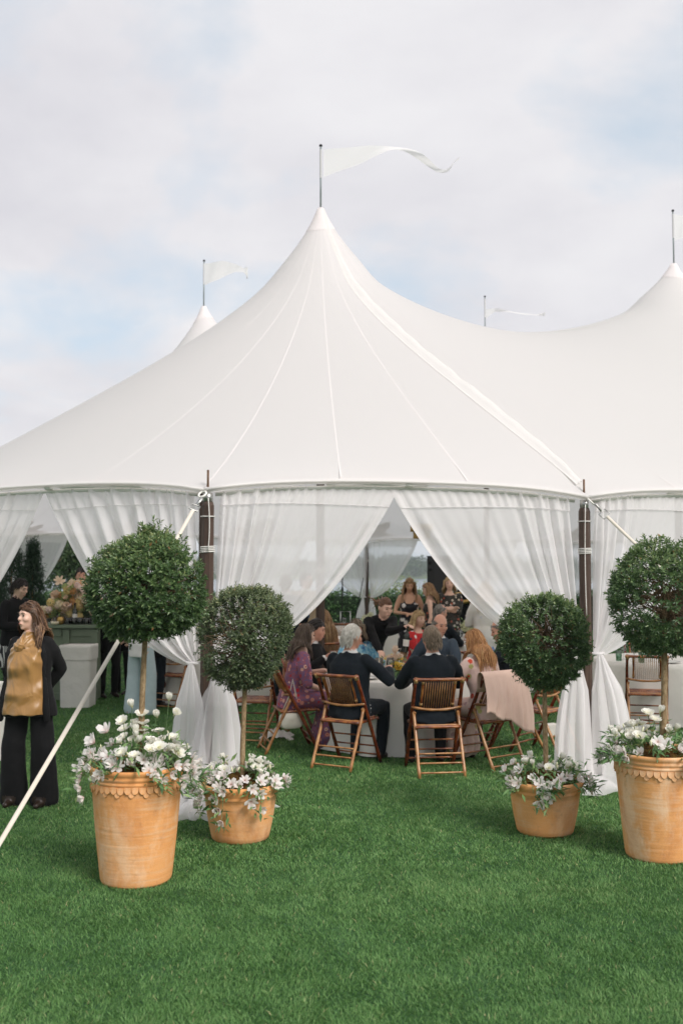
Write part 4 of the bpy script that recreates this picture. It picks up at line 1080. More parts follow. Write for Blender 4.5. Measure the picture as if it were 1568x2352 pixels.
# tables under cloths -----------------------------------------------------
t = NT('table_linen'); v = t.coord('Object')
M_LINEN = t.done(t.pbsdf(t.mix(t.noise(v, 3, 3), (0.82, 0.795, 0.745), (0.77, 0.745, 0.695)), 0.85, 0.15, nrm=t.bump(t.noise(v, 7, 4, 0.5), 0.25, 0.03), sheen=0.2))
M_TWOOD = plain('plywood', (0.40, 0.27, 0.15), (0.33, 0.22, 0.12), 6, 0.6)
M_LEGM = plain('table_leg_steel', (0.12, 0.12, 0.12), (0.08, 0.08, 0.08), 10, 0.5, metal=0.6)
def round_table(label, clabel, c, rad, seed, drop=0.745):
    T = thing('round_table', label, 'table', tuple(c), 0, 'round dinner tables')
    MB().lathe([(0.01, 0.725), (rad, 0.725), (rad, 0.75), (0.01, 0.75)], 40).build('table_top', M_TWOOD, T, smooth=False)
    for k in range(4):
        a = k * math.pi / 2 + 0.5; x, y = 0.5 * math.cos(a), 0.5 * math.sin(a); MB().tube([(x, y, 0), (x, y, 0.725)], 0.016, 8).build('leg', M_LEGM, T)
    rnd = random.Random(seed); ph = [rnd.uniform(0, 6.28) for _ in range(4)]; rows = []
    for r in np.linspace(0.02, rad - 0.01, 6): rows.append([(r * math.cos(a), r * math.sin(a), 0.754) for a in np.linspace(0, 2 * math.pi, 97)[:-1]])
    for j in range(13):
        u = j / 12; row = []
        for a in np.linspace(0, 2 * math.pi, 97)[:-1]:
            fold = 0.5 + 0.5 * math.sin(a * 9 + ph[0] + 0.8 * math.sin(a * 3 + ph[1])); ex = rad + 0.012 + (0.02 + 0.115 * fold ** 1.5) * u ** 0.9
            zz = 0.752 - drop * u * (1 - 0.02 * fold); row.append((ex * math.cos(a), ex * math.sin(a), max(0.006, zz)))
        rows.append(row)
    C = MB().grid(rows, wrap=True).build('tablecloth', M_LINEN, None, loc=tuple(c)); tag(C, clabel, 'tablecloth', 'white tablecloths')
    return T
round_table('round table of the seated guests in the middle of the entrance', 'white cloth on the round table between the two dark-suited men', TC, 0.80, 1)
T2 = Vector((2.05, 15.9, 0)); round_table('round table with hydrangeas behind the slate blue suit', 'white cloth of the hydrangea table beside the woman in white', T2, 0.85, 2)
T3 = Vector((0.35, 19.4, 0)); round_table('round table behind the wine waiter, deep in the tent', 'white cloth of the deep table left of the wine waiter', T3, 0.85, 3)
T4 = Vector((4.15, 13.05, 0)); round_table('round table with white wine glasses at the right edge', 'white cloth on the table at the right picture edge', T4, 0.85, 4)
T5 = Vector((-1.85, 14.75, 0)); round_table('round table in shadow between the left topiary trees', 'white cloth in shadow between the left topiary trees', T5, 0.75, 5)
T6 = Vector((-0.75, 16.9, 0)); round_table('round table by the centre pole behind the man in the tan blazer', 'white cloth left of the centre pole', T6, 0.75, 6)

# tableware ---------------------------------------------------------------
t = NT('clear_glass'); fr = t.n('ShaderNodeFresnel'); fr.inputs['IOR'].default_value = 1.45
gl = t.n('ShaderNodeBsdfGlossy'); gl.inputs['Roughness'].default_value = 0.03
M_GLASS = t.done(t.mixsh(t.math('ADD', t.math('MULTIPLY', fr.outputs[0], 0.9), 0.04, True), t.transp((0.93, 0.95, 0.945)), gl.outputs[0]))
t = NT('green_glass'); gl = t.n('ShaderNodeBsdfGlossy'); gl.inputs['Roughness'].default_value = 0.05
M_GGLASS = t.done(t.mixsh(0.12, t.transp((0.50, 0.66, 0.55)), gl.outputs[0]))
M_RED = plain('red_wine', (0.030, 0.003, 0.006), None, 5, 0.1, 0.6); M_WHITEW = plain('white_wine', (0.55, 0.50, 0.20), None, 5, 0.15, 0.6)
M_CHINA = plain('white_china', (0.78, 0.77, 0.74), (0.74, 0.73, 0.70), 5, 0.25, 0.5)
M_CANDLE = plain('candle_wax', (0.78, 0.70, 0.52), (0.74, 0.66, 0.48), 12, 0.5)
M_BOTTLE = plain('dark_bottle_glass', (0.010, 0.016, 0.008), (0.008, 0.012, 0.006), 5, 0.08, 0.7)
M_LABEL = plain('paper_label', (0.74, 0.71, 0.65), (0.70, 0.67, 0.61), 9, 0.7)
M_GOLD = plain('brushed_brass', (0.52, 0.34, 0.12), (0.42, 0.27, 0.09), 14, 0.35, metal=0.85)
WG = [(0.033, 0.0), (0.033, 0.003), (0.006, 0.007), (0.0042, 0.02), (0.0042, 0.095), (0.012, 0.103), (0.034, 0.125), (0.043, 0.155), (0.043, 0.18), (0.036, 0.225), (0.035, 0.2255), (0.041, 0.18), (0.041, 0.155), (0.032, 0.127), (0.010, 0.107)]
ME_WG = MB().lathe(WG, 18).mesh('bowl', M_GLASS); ME_WINE_R = MB().lathe([(0.004, 0.108), (0.031, 0.128), (0.039, 0.150), (0.002, 0.1505)], 14).mesh('wine', M_RED); ME_WINE_W = MB().lathe([(0.004, 0.108), (0.031, 0.128), (0.0402, 0.156), (0.002, 0.1565)], 14).mesh('wine', M_WHITEW)
ME_TUM = MB().lathe([(0.03, 0.0), (0.035, 0.005), (0.038, 0.10), (0.0365, 0.10), (0.033, 0.008), (0.01, 0.006)], 16).mesh('tumbler', M_GLASS)
ME_TUMG = MB().lathe([(0.03, 0.0), (0.035, 0.005), (0.04, 0.13), (0.0385, 0.13), (0.033, 0.008), (0.01, 0.006)], 16).mesh('tumbler', M_GGLASS)
def wine_glass(label, p, wine=None, group='wine glasses on the tables', tilt=0.0):
    T = thing('wine_glass', label, 'glass', tuple(p), 0, group); T.rotation_euler = (0, tilt, 0)
    link('bowl', ME_WG, T)
    if wine: link('wine', ME_WINE_R if wine == 'r' else ME_WINE_W, T)
    return T
def obj1(name, me, label, cat, p, group=None, rz=0): return tag(link(name, me, None, tuple(p), (0, 0, rz)), label, cat, group)
ZT = 0.756
def tp(c, ang, r, z=ZT): return Vector((c.x + r * math.cos(R(ang)), c.y + r * math.sin(R(ang)), z))
wine_glass('red wine glass by the raised hand of the white-haired man', tp(TC, 258, 0.50), 'r')
wine_glass('pair of nearly empty wine glasses left of the candle', tp(TC, 205, 0.46), None); wine_glass('wine glass near the blue patterned dress', tp(TC, 190, 0.56), 'r')
wine_glass('red wine glass in front of the balding man', tp(TC, 330, 0.50), 'r'); wine_glass('empty wine glass to the right of the grey-haired man', tp(TC, 312, 0.52), None); wine_glass('red wine glass by the watch hand of the man in navy', tp(TC, 345, 0.58), 'r'); wine_glass('wine glass behind the grey-haired head', tp(TC, 10, 0.42), 'r')
for k, (a, r_, lb) in enumerate([(232, 0.62, 'white plate with a patterned rim before the white-haired man'), (283, 0.62, 'white plate in front of the grey-haired man'), (322, 0.66, 'white plate before the pink dress'), (190, 0.66, 'white plate before the purple dress')]):
    obj1('plate', MB().lathe([(0.01, 0.004), (0.085, 0.006), (0.135, 0.020), (0.137, 0.023), (0.088, 0.010), (0.01, 0.008)], 28).mesh('plate', M_CHINA), lb, 'plate', tp(TC, a, r_ - 0.03), 'plates on the middle table')
h = thing('candle_holder', 'tall clear cylinder with an ivory candle on the middle table', 'candle', tuple(tp(TC, 225, 0.30)))
MB().lathe([(0.045, 0.0), (0.045, 0.20), (0.043, 0.20), (0.043, 0.006), (0.01, 0.004)], 20).build('cylinder', M_GLASS, h); cd = MB().lathe([(0.012, 0.005), (0.012, 0.15), (0.004, 0.152)], 12).build('candle', M_CANDLE, h)
fl = NT('flame'); em = fl.n('ShaderNodeEmission'); em.inputs['Color'].default_value = (1, 0.55, 0.16, 1); em.inputs['Strength'].default_value = 3.0; M_FLAME = fl.done(em.outputs[0])
MB().lathe([(0.001, 0.155), (0.006, 0.165), (0.004, 0.178), (0.0005, 0.192)], 8).build('flame', M_FLAME, cd)
M_ROSE = petal_mat('blush_rose_petal', (0.86, 0.74, 0.62), (0.85, 0.68, 0.55), (0.70, 0.50, 0.34), 0.045); M_YEL = petal_mat('yellow_petal', (0.80, 0.62, 0.14), (0.78, 0.55, 0.10), (0.6, 0.4, 0.05), 0.045)
def recol(me, mat): m = me.copy(); m.materials.clear(); m.materials.append(mat); return m
ME_ROSE = recol(LISI[1], M_ROSE); ME_ROSE2 = recol(LISI[2], M_ROSE); ME_YEL = recol(LISI[0], M_YEL)
def vase(label, p, blooms, h=0.13, spread=0.09, sc=1.5, mat=None, rad=0.045, rise=0.16, seed=1, leaves=60):
    rnd = random.Random(seed); V = thing('flower_vase', label, 'flower vase', tuple(p)); MB().lathe([(rad * 0.9, 0), (rad, 0.01), (rad * 1.05, h), (rad, h), (rad * 0.9, 0.012), (0.01, 0.01)], 18).build('vase', mat or M_GGLASS, V)
    st = MB()
    for k, me in enumerate(blooms):
        a = rnd.uniform(0, 6.28); f = math.sqrt(rnd.random()); q = Vector((spread * f * math.cos(a), spread * f * math.sin(a), h + rise * (1 - 0.6 * f) * rnd.uniform(0.3, 1.1))); o = link('bloom', me, V, q); n_ = Vector((q.x * 6, q.y * 6 - 0.3, 0.7)); o.rotation_euler = n_.to_track_quat('Z', 'Y').to_euler(); s_ = sc * rnd.uniform(0.8, 1.2); o.scale = (s_,) * 3
        st.tube([(q.x * 0.1, q.y * 0.1, 0.02), (q.x * 0.3, q.y * 0.3, h), q], 0.002, 4, caps=False)
    st.build('stems', M_FSTEM, V); r = np.random.default_rng(seed); n = leaves; pos = np.stack([r.normal(0, spread * .6, n), r.normal(0, spread * .6, n), h + rise * 0.6 * r.random(n) - 0.02], 1); L = 0.04 + 0.03 * r.random(n)
    Vv, F, A = leaf_cloud(pos, pos * np.array([4, 4, 1.0]) + r.normal(size=(n, 3)) * 0.5, np.tile([0, 0, 1.0], (n, 1)), L, L * 0.4, r.random(n)); link('leaves', np_mesh('leaves', Vv, F, M_FLEAF, True, {'tint': ('POINT', A)}), V)['kind'] = 'stuff'; return V
vase('low vase of blush roses in the middle of the table', tp(TC, 262, 0.22), [ME_ROSE] * 5 + [ME_ROSE2] * 3 + [ME_YEL] * 2, seed=3)
vase('small vase with yellow flowers by the raised sleeve', tp(TC, 268, 0.44), [ME_YEL] * 4 + [ME_ROSE], h=0.10, rise=0.06, spread=0.05, sc=1.2, seed=5, leaves=25)
t = NT('hydrangea_petal'); c = t.mix(t.noise(t.coord('Object'), 14, 3), (0.62, 0.66, 0.38), (0.78, 0.77, 0.58)); M_HYD = t.done(t.mixsh(0.25, t.pbsdf(c, 0.7, 0.2), t.transl(c)))
def fluff(rad, n, seed, mat, name='bloom', psz=0.022):
    r = np.random.default_rng(seed); d = r.normal(size=(n, 3)); d /= np.linalg.norm(d, axis=1, keepdims=True); tang = np.cross(d, r.normal(size=(n, 3)))
    V, F, A = leaf_cloud(d * rad * (0.82 + 0.22 * r.random((n, 1))), tang + d * 0.35, d, np.full(n, psz) * (0.7 + 0.6 * r.random(n)), np.full(n, psz * 0.9), r.random(n)); return np_mesh(name, V, F, mat, False)
ME_HYD = fluff(0.062, 260, 1, M_HYD)
vase('big cream hydrangea arrangement beside the woman in white', T2 + Vector((0.02, -0.25, ZT)), [ME_HYD] * 9 + [ME_ROSE] * 5, h=0.18, spread=0.17, sc=1.25, rise=0.36, seed=7)
vase('low pale flowers on the deep table left of the waiter', T3 + Vector((0.15, -0.3, ZT)), [ME_HYD] * 4 + [ME_ROSE] * 3, spread=0.12, sc=1.1, seed=8)
vase('flower vase on the table at the right edge', T4 + Vector((-0.1, 0.25, ZT)), [ME_HYD] * 3 + [ME_ROSE] * 4, spread=0.11, seed=9)
for k, (dx, dy, w) in enumerate([(-0.50, -0.48, 'w'), (-0.28, -0.42, 'w'), (-0.55, -0.18, None), (0.3, -0.35, 'w')]): wine_glass(['stemmed glass of white wine nearest the knotted curtain', 'tall white wine glass right of the knotted curtain', 'empty stemmed glass at the back of the right table', 'white wine glass behind the cropped topiary trunk'][k], T4 + Vector((dx, dy, ZT)), w)
for k, (dx, dy) in enumerate([(-0.45, -0.62), (-0.2, -0.60), (-0.66, -0.36)]): obj1('tumbler', ME_TUMG, ['green water glass before the knotted curtain', 'green water glass at the front of the right table', 'green water glass at the left rim of the right table'][k], 'glass', T4 + Vector((dx, dy, ZT)), 'water glasses')
obj1('plate', MB().lathe([(0.01, 0.004), (0.085, 0.006), (0.135, 0.020), (0.137, 0.023), (0.088, 0.010), (0.01, 0.008)], 28).mesh('plate', M_CHINA), 'white plate on the right table behind the empty chair', 'plate', T4 + Vector((-0.12, -0.66, ZT)))
for k, (dx, dy, w) in enumerate([(-0.42, -0.5, None), (-0.25, -0.62, None), (-0.55, -0.3, 'w')]): wine_glass(['wine glass in front of the hydrangeas', 'wine glass at the near rim of the hydrangea table', 'wine glass by the far suited man'][k], T2 + Vector((dx, dy, ZT)), w)
for k, (dx, dy) in enumerate([(-0.05, -0.55), (0.12, -0.62), (-0.3, -0.5)]): wine_glass(['tall empty wine glass on the deep table', 'wine glass right of the tall one on the deep table', 'wine glass at the left rim of the deep table'][k], T3 + Vector((dx, dy, ZT)), None)
# oval table number card
card = thing('table_number', 'white oval table number card on the hydrangea table', 'table card', tuple(T2 + Vector((-0.18, -0.55, ZT))))
MB().box((0, 0.01, 0.006), (0.06, 0.05, 0.012)).build('stand', M_TWOOD, card, smooth=False)
n = 28; pts = [(0.045 * math.cos(a), 0.075 * math.sin(a) + 0.087) for a in np.linspace(0, 2 * math.pi, n + 1)[:-1]]
MB().add([(x, -0.001, z) for x, z in pts] + [(x, 0.001, z) for x, z in pts], [tuple(range(n)), tuple(range(2 * n - 1, n - 1, -1))] + [(i, n + i, n + (i + 1) % n, (i + 1) % n) for i in range(n)]).build('card', M_CHINA, card, smooth=False)
fc = bpy.data.curves.new('numeral', 'FONT'); fc.body = '2'; fc.size = 0.085; fc.align_x = 'CENTER'; fc.extrude = 0.0006
M_INK = plain('card_ink', (0.45, 0.22, 0.20), None, 5, 0.6); fc.materials.append(M_INK); fo = bpy.data.objects.new('numeral', fc); COL.objects.link(fo); nm_ = bpy.data.meshes.new_from_object(fo.evaluated_get(bpy.context.evaluated_depsgraph_get())); bpy.data.objects.remove(fo); link('numeral', nm_, card, (0, -0.003, 0.058), (R(90), 0, 0))

# green bar with drinks and flowers -----------------------------------------
M_BARG = plain('sage_green_paint', (0.175, 0.220, 0.150), (0.158, 0.200, 0.136), 3, 0.5, bump=0.05, bscale=12)
BX1 = gnd(222, 1612).x; BY = gnd(222, 1612).y; BX0 = at(78, 1500, BY).x
bar = thing('drinks_bar', 'sage green panelled drinks bar behind the woman in the gold blouse', 'bar', ((BX0 + BX1) / 2, BY + 0.3, 0)); bw = BX1 - BX0; BH = 1.08
MB().box((0, 0.02, BH / 2), (bw - 0.06, 0.52, BH - 0.04)).build('carcass', M_BARG, bar, smooth=False)
MB().box((0, 0, BH), (bw + 0.05, 0.66, 0.045)).build('counter', M_BARG, bar, smooth=False)
for x in (-bw / 2 + 0.05, 0.0, bw / 2 - 0.05): MB().box((x, -0.255, BH / 2 - 0.02), (0.09, 0.03, BH - 0.05)).build('stile', M_BARG, bar, smooth=False)
for z in (0.07, BH - 0.09):
    for s_ in (-1, 1): MB().box((s_ * bw / 4, -0.253, z), (bw / 2 - 0.15, 0.026, 0.10)).build('rail', M_BARG, bar, smooth=False)
# linen covered bin
t = NT('bin_linen'); v = t.coord('Object'); M_BIN = t.done(t.pbsdf(t.mix(t.noise(v, 4, 3), (0.76, 0.735, 0.69), (0.70, 0.675, 0.63)), 0.85, 0.15, nrm=t.bump(t.noise(v, 6, 4, 0.5), 0.5, 0.04)))
def rrect(w, d, z, wob, n=48, ph=0.0):
    row = []
    for k in range(n):
        a = 2 * math.pi * k / n; c_, s_ = math.cos(a), math.sin(a); e = 0.28; row.append((w * math.copysign(abs(c_) ** e, c_) * (1 + wob * math.sin(a * 9 + ph)), d * math.copysign(abs(s_) ** e, s_) * (1 + wob * math.sin(a * 7 + ph)), z))
    return row
b = gnd(180, 1622); rows = [rrect(0.205 + 0.02 * u, 0.20 + 0.02 * u, 0.84 * u + 0.004, 0.03 * (1 - u)) for u in np.linspace(0, 1, 8)] + [rrect(0.205, 0.20, 0.85, 0.01), rrect(0.195, 0.19, 0.80, 0.01), rrect(0.19, 0.185, 0.5, 0.01)]
bn = thing('linen_bin', 'square bin covered in white linen in front of the green bar', 'bin', tuple(b)); MB().grid(rows, wrap=True).build('liner', M_BIN, bn); rows = [rrect(0.232, 0.227, z, 0.012, ph=z * 30) for z in (0.66, 0.70, 0.76, 0.82, 0.855)] + [rrect(0.205, 0.2, 0.858, 0.01)]
MB().grid(rows, wrap=True).build('cuff', M_BIN, bn)
# flower cloud in a bowl on the bar
ctop = Vector(((BX0 + BX1) / 2, BY + 0.3, BH + 0.0235))
FLM = []
for nm, a_, b_ in [('dahlia_orange', (0.80, 0.42, 0.17), (0.84, 0.55, 0.28)), ('peach_petal', (0.86, 0.64, 0.47), (0.90, 0.74, 0.58)), ('cream_petal', (0.90, 0.82, 0.64), (0.88, 0.77, 0.55)), ('lime_hydrangea', (0.56, 0.64, 0.28), (0.68, 0.73, 0.40)), ('blush_petal', (0.90, 0.72, 0.65), (0.92, 0.80, 0.73)), ('yellow_fluff', (0.86, 0.70, 0.30), (0.88, 0.76, 0.42))]:
    t = NT(nm); c = t.mix(t.noise(t.coord('Object'), 25, 3), a_, b_); FLM.append(t.done(t.mixsh(0.3, t.pbsdf(c, 0.7, 0.2), t.transl(c))))
BAL = [fluff(0.048, 170, 10 + k, m, psz=0.03) for k, m in enumerate(FLM)]; STAR = [recol(ALST[2], FLM[1]), recol(ALST[2], FLM[2]), recol(LISI[0], FLM[1]), recol(LISI[0], FLM[4])]
fa = thing('flower_arrangement', 'wide peach and lime flower arrangement on the green bar', 'flowers', tuple(Vector((at(190, 1400, BY + 0.3).x, BY + 0.30, ctop.z)))); MB().lathe([(0.07, 0), (0.10, 0.02), (0.13, 0.09), (0.12, 0.09), (0.06, 0.02)], 24).build('bowl', M_GOLD, fa)
rnd = random.Random(5); stm = MB()
for k in range(130):
    u = rnd.random(); x = rnd.gauss(-0.08, 0.27); x = max(-0.55, min(0.36, x)); top = 0.56 - 0.75 * abs(x + 0.10) ** 1.35; z = 0.05 + rnd.random() ** 0.75 * max(0.10, top) ; y = rnd.gauss(0, 0.10)
    o = link('bloom', BAL[rnd.choice([0, 1, 1, 2, 2, 3, 3, 4, 5])] if rnd.random() < 0.62 else rnd.choice(STAR), fa, (x, y, z)); s_ = rnd.uniform(0.75, 1.35) * (1.1 if 'fluff' not in o.data.name and len(o.data.polygons) < 300 and o.data.name.startswith(('alst', 'lisi')) else 1); o.scale = (s_, s_, s_); o.rotation_euler = (rnd.uniform(0.3, 1.3), rnd.uniform(-0.5, 0.5), rnd.uniform(-1, 1))
    stm.tube([(0, 0, 0.05), (x * 0.5, y * 0.5, z * 0.6), (x, y, z)], 0.003, 4, caps=False)
for (x, z, m) in [(-0.33, 0.62, 0), (-0.02, 0.56, 1), (0.06, 0.47, 1), (-0.14, 0.50, 2)]:
    o = link('bloom', STAR[m], fa, (x, -0.05, z)); o.scale = (1.35,) * 3; o.rotation_euler = (1.2, 0, 0.2); stm.tube([(0, 0, 0.05), (x * .7, -.03, z * .6), (x, -0.05, z)], 0.003, 4, caps=False)
stm.build('stems', M_FSTEM, fa)
BOT = [(0.036, 0), (0.037, 0.01), (0.037, 0.19), (0.030, 0.215), (0.015, 0.235), (0.0135, 0.295), (0.0155, 0.297), (0.0155, 0.31), (0.002, 0.31)]
def bottle(label, p, sc=1.0, group=None, rot=None):
    B = thing('wine_bottle', label, 'bottle', tuple(p), 0, group); B.scale = (sc,) * 3; MB().lathe(BOT, 20).build('glass', M_BOTTLE, B); MB().lathe([(0.0376, 0.07), (0.0376, 0.15)], 20).build('paper_label', M_LABEL, B); return B
bottle('dark wine bottle among the flowers on the green bar', (at(172, 1400, BY + 0.1).x, BY + 0.12, ctop.z))
for k in range(13):
    px_ = 128 + 7.2 * k; obj1('tumbler', ME_TUM, 'clear tumbler, ' + ORD[k] + ' from the left in the front row on the bar', 'glass', (at(px_, 1430, BY + 0.08).x, BY + 0.06 + 0.05 * (k % 2), ctop.z), 'tumblers along the bar')
for k in range(8):
    px_ = 112 + 9 * k; obj1('tumbler', ME_TUM, 'clear tumbler, ' + ORD[k] + ' from the left in the back row on the bar', 'glass', (at(px_, 1430, BY + 0.5).x, BY + 0.52, ctop.z), 'tumblers at the back of the bar')
obj1('gold_cup', MB().lathe([(0.02, 0), (0.045, 0.02), (0.052, 0.06), (0.045, 0.11), (0.042, 0.11), (0.048, 0.06), (0.03, 0.02)], 20).mesh('gold_cup', M_GOLD), 'rounded brass cup at the left end of the bar top', 'cup', (at(140, 1420, BY + 0.05).x, BY + 0.045, ctop.z))
obj1('cream_bowl', MB().lathe([(0.03, 0), (0.055, 0.012), (0.062, 0.05), (0.058, 0.05), (0.045, 0.012), (0.01, 0.008)], 20).mesh('cream_bowl', M_CANDLE), 'small cream bowl left of the brass cup on the bar', 'bowl', (at(128, 1425, BY + 0.03).x, BY + 0.0, ctop.z))
vase('bud vase with pink roses at the left end of the bar', (at(134, 1410, BY + 0.2).x, BY + 0.17, ctop.z), [recol(LISI[1], FLM[4])] * 3, h=0.16, rad=0.025, spread=0.04, sc=1.1, mat=M_GLASS, rise=0.12, seed=4, leaves=14)
# clothed side table at the left edge
tc_ = gnd(-58, 1752); rows = []
for u in np.linspace(0, 1, 8): rows.append(rrect(0.20 + 0.03 * u, 0.35, 0.76 * (1 - u) + 0.005, 0.02 * u))
sd = thing('side_table', 'white clothed side table cut by the left edge beside the black suit', 'table', tuple(tc_)); MB().grid(rows, wrap=True).build('cloth', M_LINEN, sd); MB().box((0, 0, 0.755), (0.40, 0.70, 0.012)).build('table_top', M_LINEN, sd, smooth=False)
# ================================================================== people
def skin_mat(name, a, b):
    t = NT(name); v = t.coord('Object'); c = t.mix(t.ramp(t.noise(v, 9, 4, 0.6), [(0.35, 0), (0.7, 1)]), a, b)
    p = t.n('ShaderNodeBsdfPrincipled'); t.put(p.inputs['Base Color'], c); p.inputs['Roughness'].default_value = 0.48; p.inputs['Specular IOR Level'].default_value = 0.4
    return t.done(p.outputs[0])
SK = {'fair': skin_mat('skin_fair', (0.70, 0.43, 0.32), (0.74, 0.48, 0.37)), 'ruddy': skin_mat('skin_ruddy', (0.64, 0.31, 0.215), (0.68, 0.39, 0.28)), 'tan': skin_mat('skin_tan', (0.52, 0.285, 0.18), (0.57, 0.33, 0.215))}
def cloth(name, col, col2=None, rough=0.85, sheen=0.06, scale=20, bump=0.25, spec=0.2, metal=0.0):
    return plain(name, col, col2, scale, rough, spec, metal, bump, 9, sheen, bdist=0.03)
CL = {
    'navy': cloth('navy_suiting', (0.0085, 0.0125, 0.017), (0.011, 0.016, 0.022)), 'black': cloth('black_suiting', (0.006, 0.006, 0.0065), (0.009, 0.009, 0.0095)),
    'slate': cloth('slate_blue_suiting', (0.048, 0.068, 0.092), (0.060, 0.082, 0.108)), 'tan': cloth('tan_suiting', (0.42, 0.33, 0.22), (0.38, 0.29, 0.19)),
    'white': cloth('white_cotton', (0.78, 0.77, 0.75), (0.72, 0.71, 0.70)), 'paleblue': cloth('pale_blue_cotton', (0.50, 0.60, 0.62), (0.44, 0.55, 0.57)),
    'gold': None, 'tie': cloth('blue_silk_tie', (0.06, 0.13, 0.22), (0.05, 0.11, 0.19), 0.4), 'tienavy': cloth('navy_silk_tie', (0.02, 0.03, 0.07), None, 0.4), 'olive': cloth('olive_brown_satin', (0.16, 0.115, 0.065), (0.12, 0.085, 0.048), 0.5),
    'mint': cloth('mint_silk', (0.50, 0.60, 0.50), (0.44, 0.55, 0.45), 0.5), 'shoe': plain('dark_leather', (0.02, 0.012, 0.008), (0.03, 0.018, 0.012), 20, 0.35), 'peachshoe': plain('peach_leather', (0.55, 0.22, 0.16), None, 20, 0.4),
}
t = NT('gold_satin'); v = t.coord('Object', (1, 1, 0.7)); w = t.noise(v, 7, 2, 0.4, 1.2)
c = t.mix(w, (0.30, 0.155, 0.046), (0.38, 0.205, 0.066)); wv_ = t.math('ADD', t.math('MULTIPLY', w, 0.7), t.math('MULTIPLY', t.wave(t.coord('Object', (1, 0.6, 1.1), (0.3, 0.5, 0.2)), 2.2, 7, 2, 'DIAGONAL'), 0.6)); CL['gold'] = t.done(t.pbsdf(c, 0.40, 0.55, 0.0, nrm=t.bump(wv_, 0.8, 0.05), sheen=0.4))
def floral(name, base, spots, scale=11, rough=0.75):
    t = NT(name); v = t.coord('Object'); vo = t.voro(v, scale); d = vo.outputs['Distance']; c = t.mix(t.ramp(t.noise(v, scale * 2.6, 3, 0.7), [(0.42, 0), (0.58, 1)]), base[0], base[1])
    rnd = t.n('ShaderNodeSeparateColor'); t.l(vo.outputs['Color'], rnd.inputs[0]); pick = t.ramp(rnd.outputs[0], [(i / len(spots), s) for i, s in enumerate(spots)], 'CONSTANT')
    m = t.math('MULTIPLY', t.ramp(t.math('ADD', d, t.math('MULTIPLY', t.noise(v, scale * 5, 2), 0.22)), [(0.44, 1), (0.50, 0)]), t.ramp(rnd.outputs[1], [(0.16, 0), (0.18, 1)]))
    c = t.mix(m, c, pick); core = t.ramp(t.math('ADD', d, t.math('MULTIPLY', t.noise(v, scale * 5, 2), 0.2)), [(0.24, 1), (0.29, 0)]); c = t.mix(t.math('MULTIPLY', core, t.ramp(rnd.outputs[1], [(0.45, 0), (0.47, 1)])), c, spots[-1])
    return t.done(t.pbsdf(c, rough, 0.2, nrm=t.bump(t.noise(v, 9, 3), 0.25, 0.03), sheen=0.2))
CL['purple'] = floral('purple_floral', ((0.16, 0.10, 0.21), (0.30, 0.09, 0.115)), [(0.68, 0.36, 0.29), (0.62, 0.25, 0.20), (0.70, 0.46, 0.37), (0.42, 0.16, 0.26), (0.45, 0.03, 0.04)], 17)
CL['pink'] = floral('pink_floral', ((0.74, 0.54, 0.47), (0.78, 0.58, 0.52)), [(0.74, 0.54, 0.47), (0.78, 0.58, 0.52), (0.50, 0.30, 0.30), (0.48, 0.46, 0.18), (0.60, 0.08, 0.04)], 13)
CL['bluepat'] = floral('blue_pattern', ((0.10, 0.33, 0.52), (0.34, 0.58, 0.66)), [(0.72, 0.76, 0.74), (0.06, 0.16, 0.34), (0.62, 0.70, 0.60), (0.70, 0.74, 0.74)], 13)
CL['redfl'] = floral('red_floral', ((0.46, 0.02, 0.025), (0.58, 0.03, 0.03)), [(0.74, 0.70, 0.66), (0.10, 0.05, 0.09), (0.70, 0.60, 0.52), (0.05, 0.03, 0.05)], 14)
CL['bwfl'] = floral('black_white_floral', ((0.014, 0.015, 0.018), (0.018, 0.018, 0.022)), [(0.70, 0.66, 0.62), (0.60, 0.55, 0.50), (0.72, 0.68, 0.66)], 9)
CL['darkfl'] = floral('dark_floral', ((0.02, 0.022, 0.02), (0.06, 0.055, 0.045)), [(0.55, 0.46, 0.36), (0.40, 0.09, 0.05), (0.50, 0.45, 0.40), (0.12, 0.10, 0.08)], 17)
CL['tiedye'] = floral('white_blue_wash', ((0.72, 0.70, 0.64), (0.70, 0.69, 0.66)), [(0.74, 0.71, 0.66), (0.72, 0.70, 0.66), (0.42, 0.52, 0.66), (0.20, 0.30, 0.55)], 3.0)
t = NT('houndstooth_check'); v = t.coord('Object'); ck = t.n('ShaderNodeTexChecker'); t.l(v, ck.inputs[0]); ck.inputs['Scale'].default_value = 75; ck.inputs[1].default_value = (0.03, 0.03, 0.03, 1); ck.inputs[2].default_value = (0.60, 0.58, 0.54, 1); CL['check'] = t.done(t.pbsdf(ck.outputs[0], 0.8, 0.2))
t = NT('striped_apron'); v = t.coord('Object'); CL['stripe'] = t.done(t.pbsdf(t.ramp(t.wave(v, 26, 0, 0, 'X'), [(0.45, (0.025, 0.025, 0.028)), (0.55, (0.60, 0.59, 0.56))], 'CONSTANT'), 0.8, 0.2))
def hair_mat(name, a, b, c):
    t = NT(name); at_ = t.attr('tint'); col = t.ramp(at_.outputs['Fac'], [(0, a), (0.55, b), (1, c)]); return t.done(t.pbsdf(col, 0.42, 0.45))
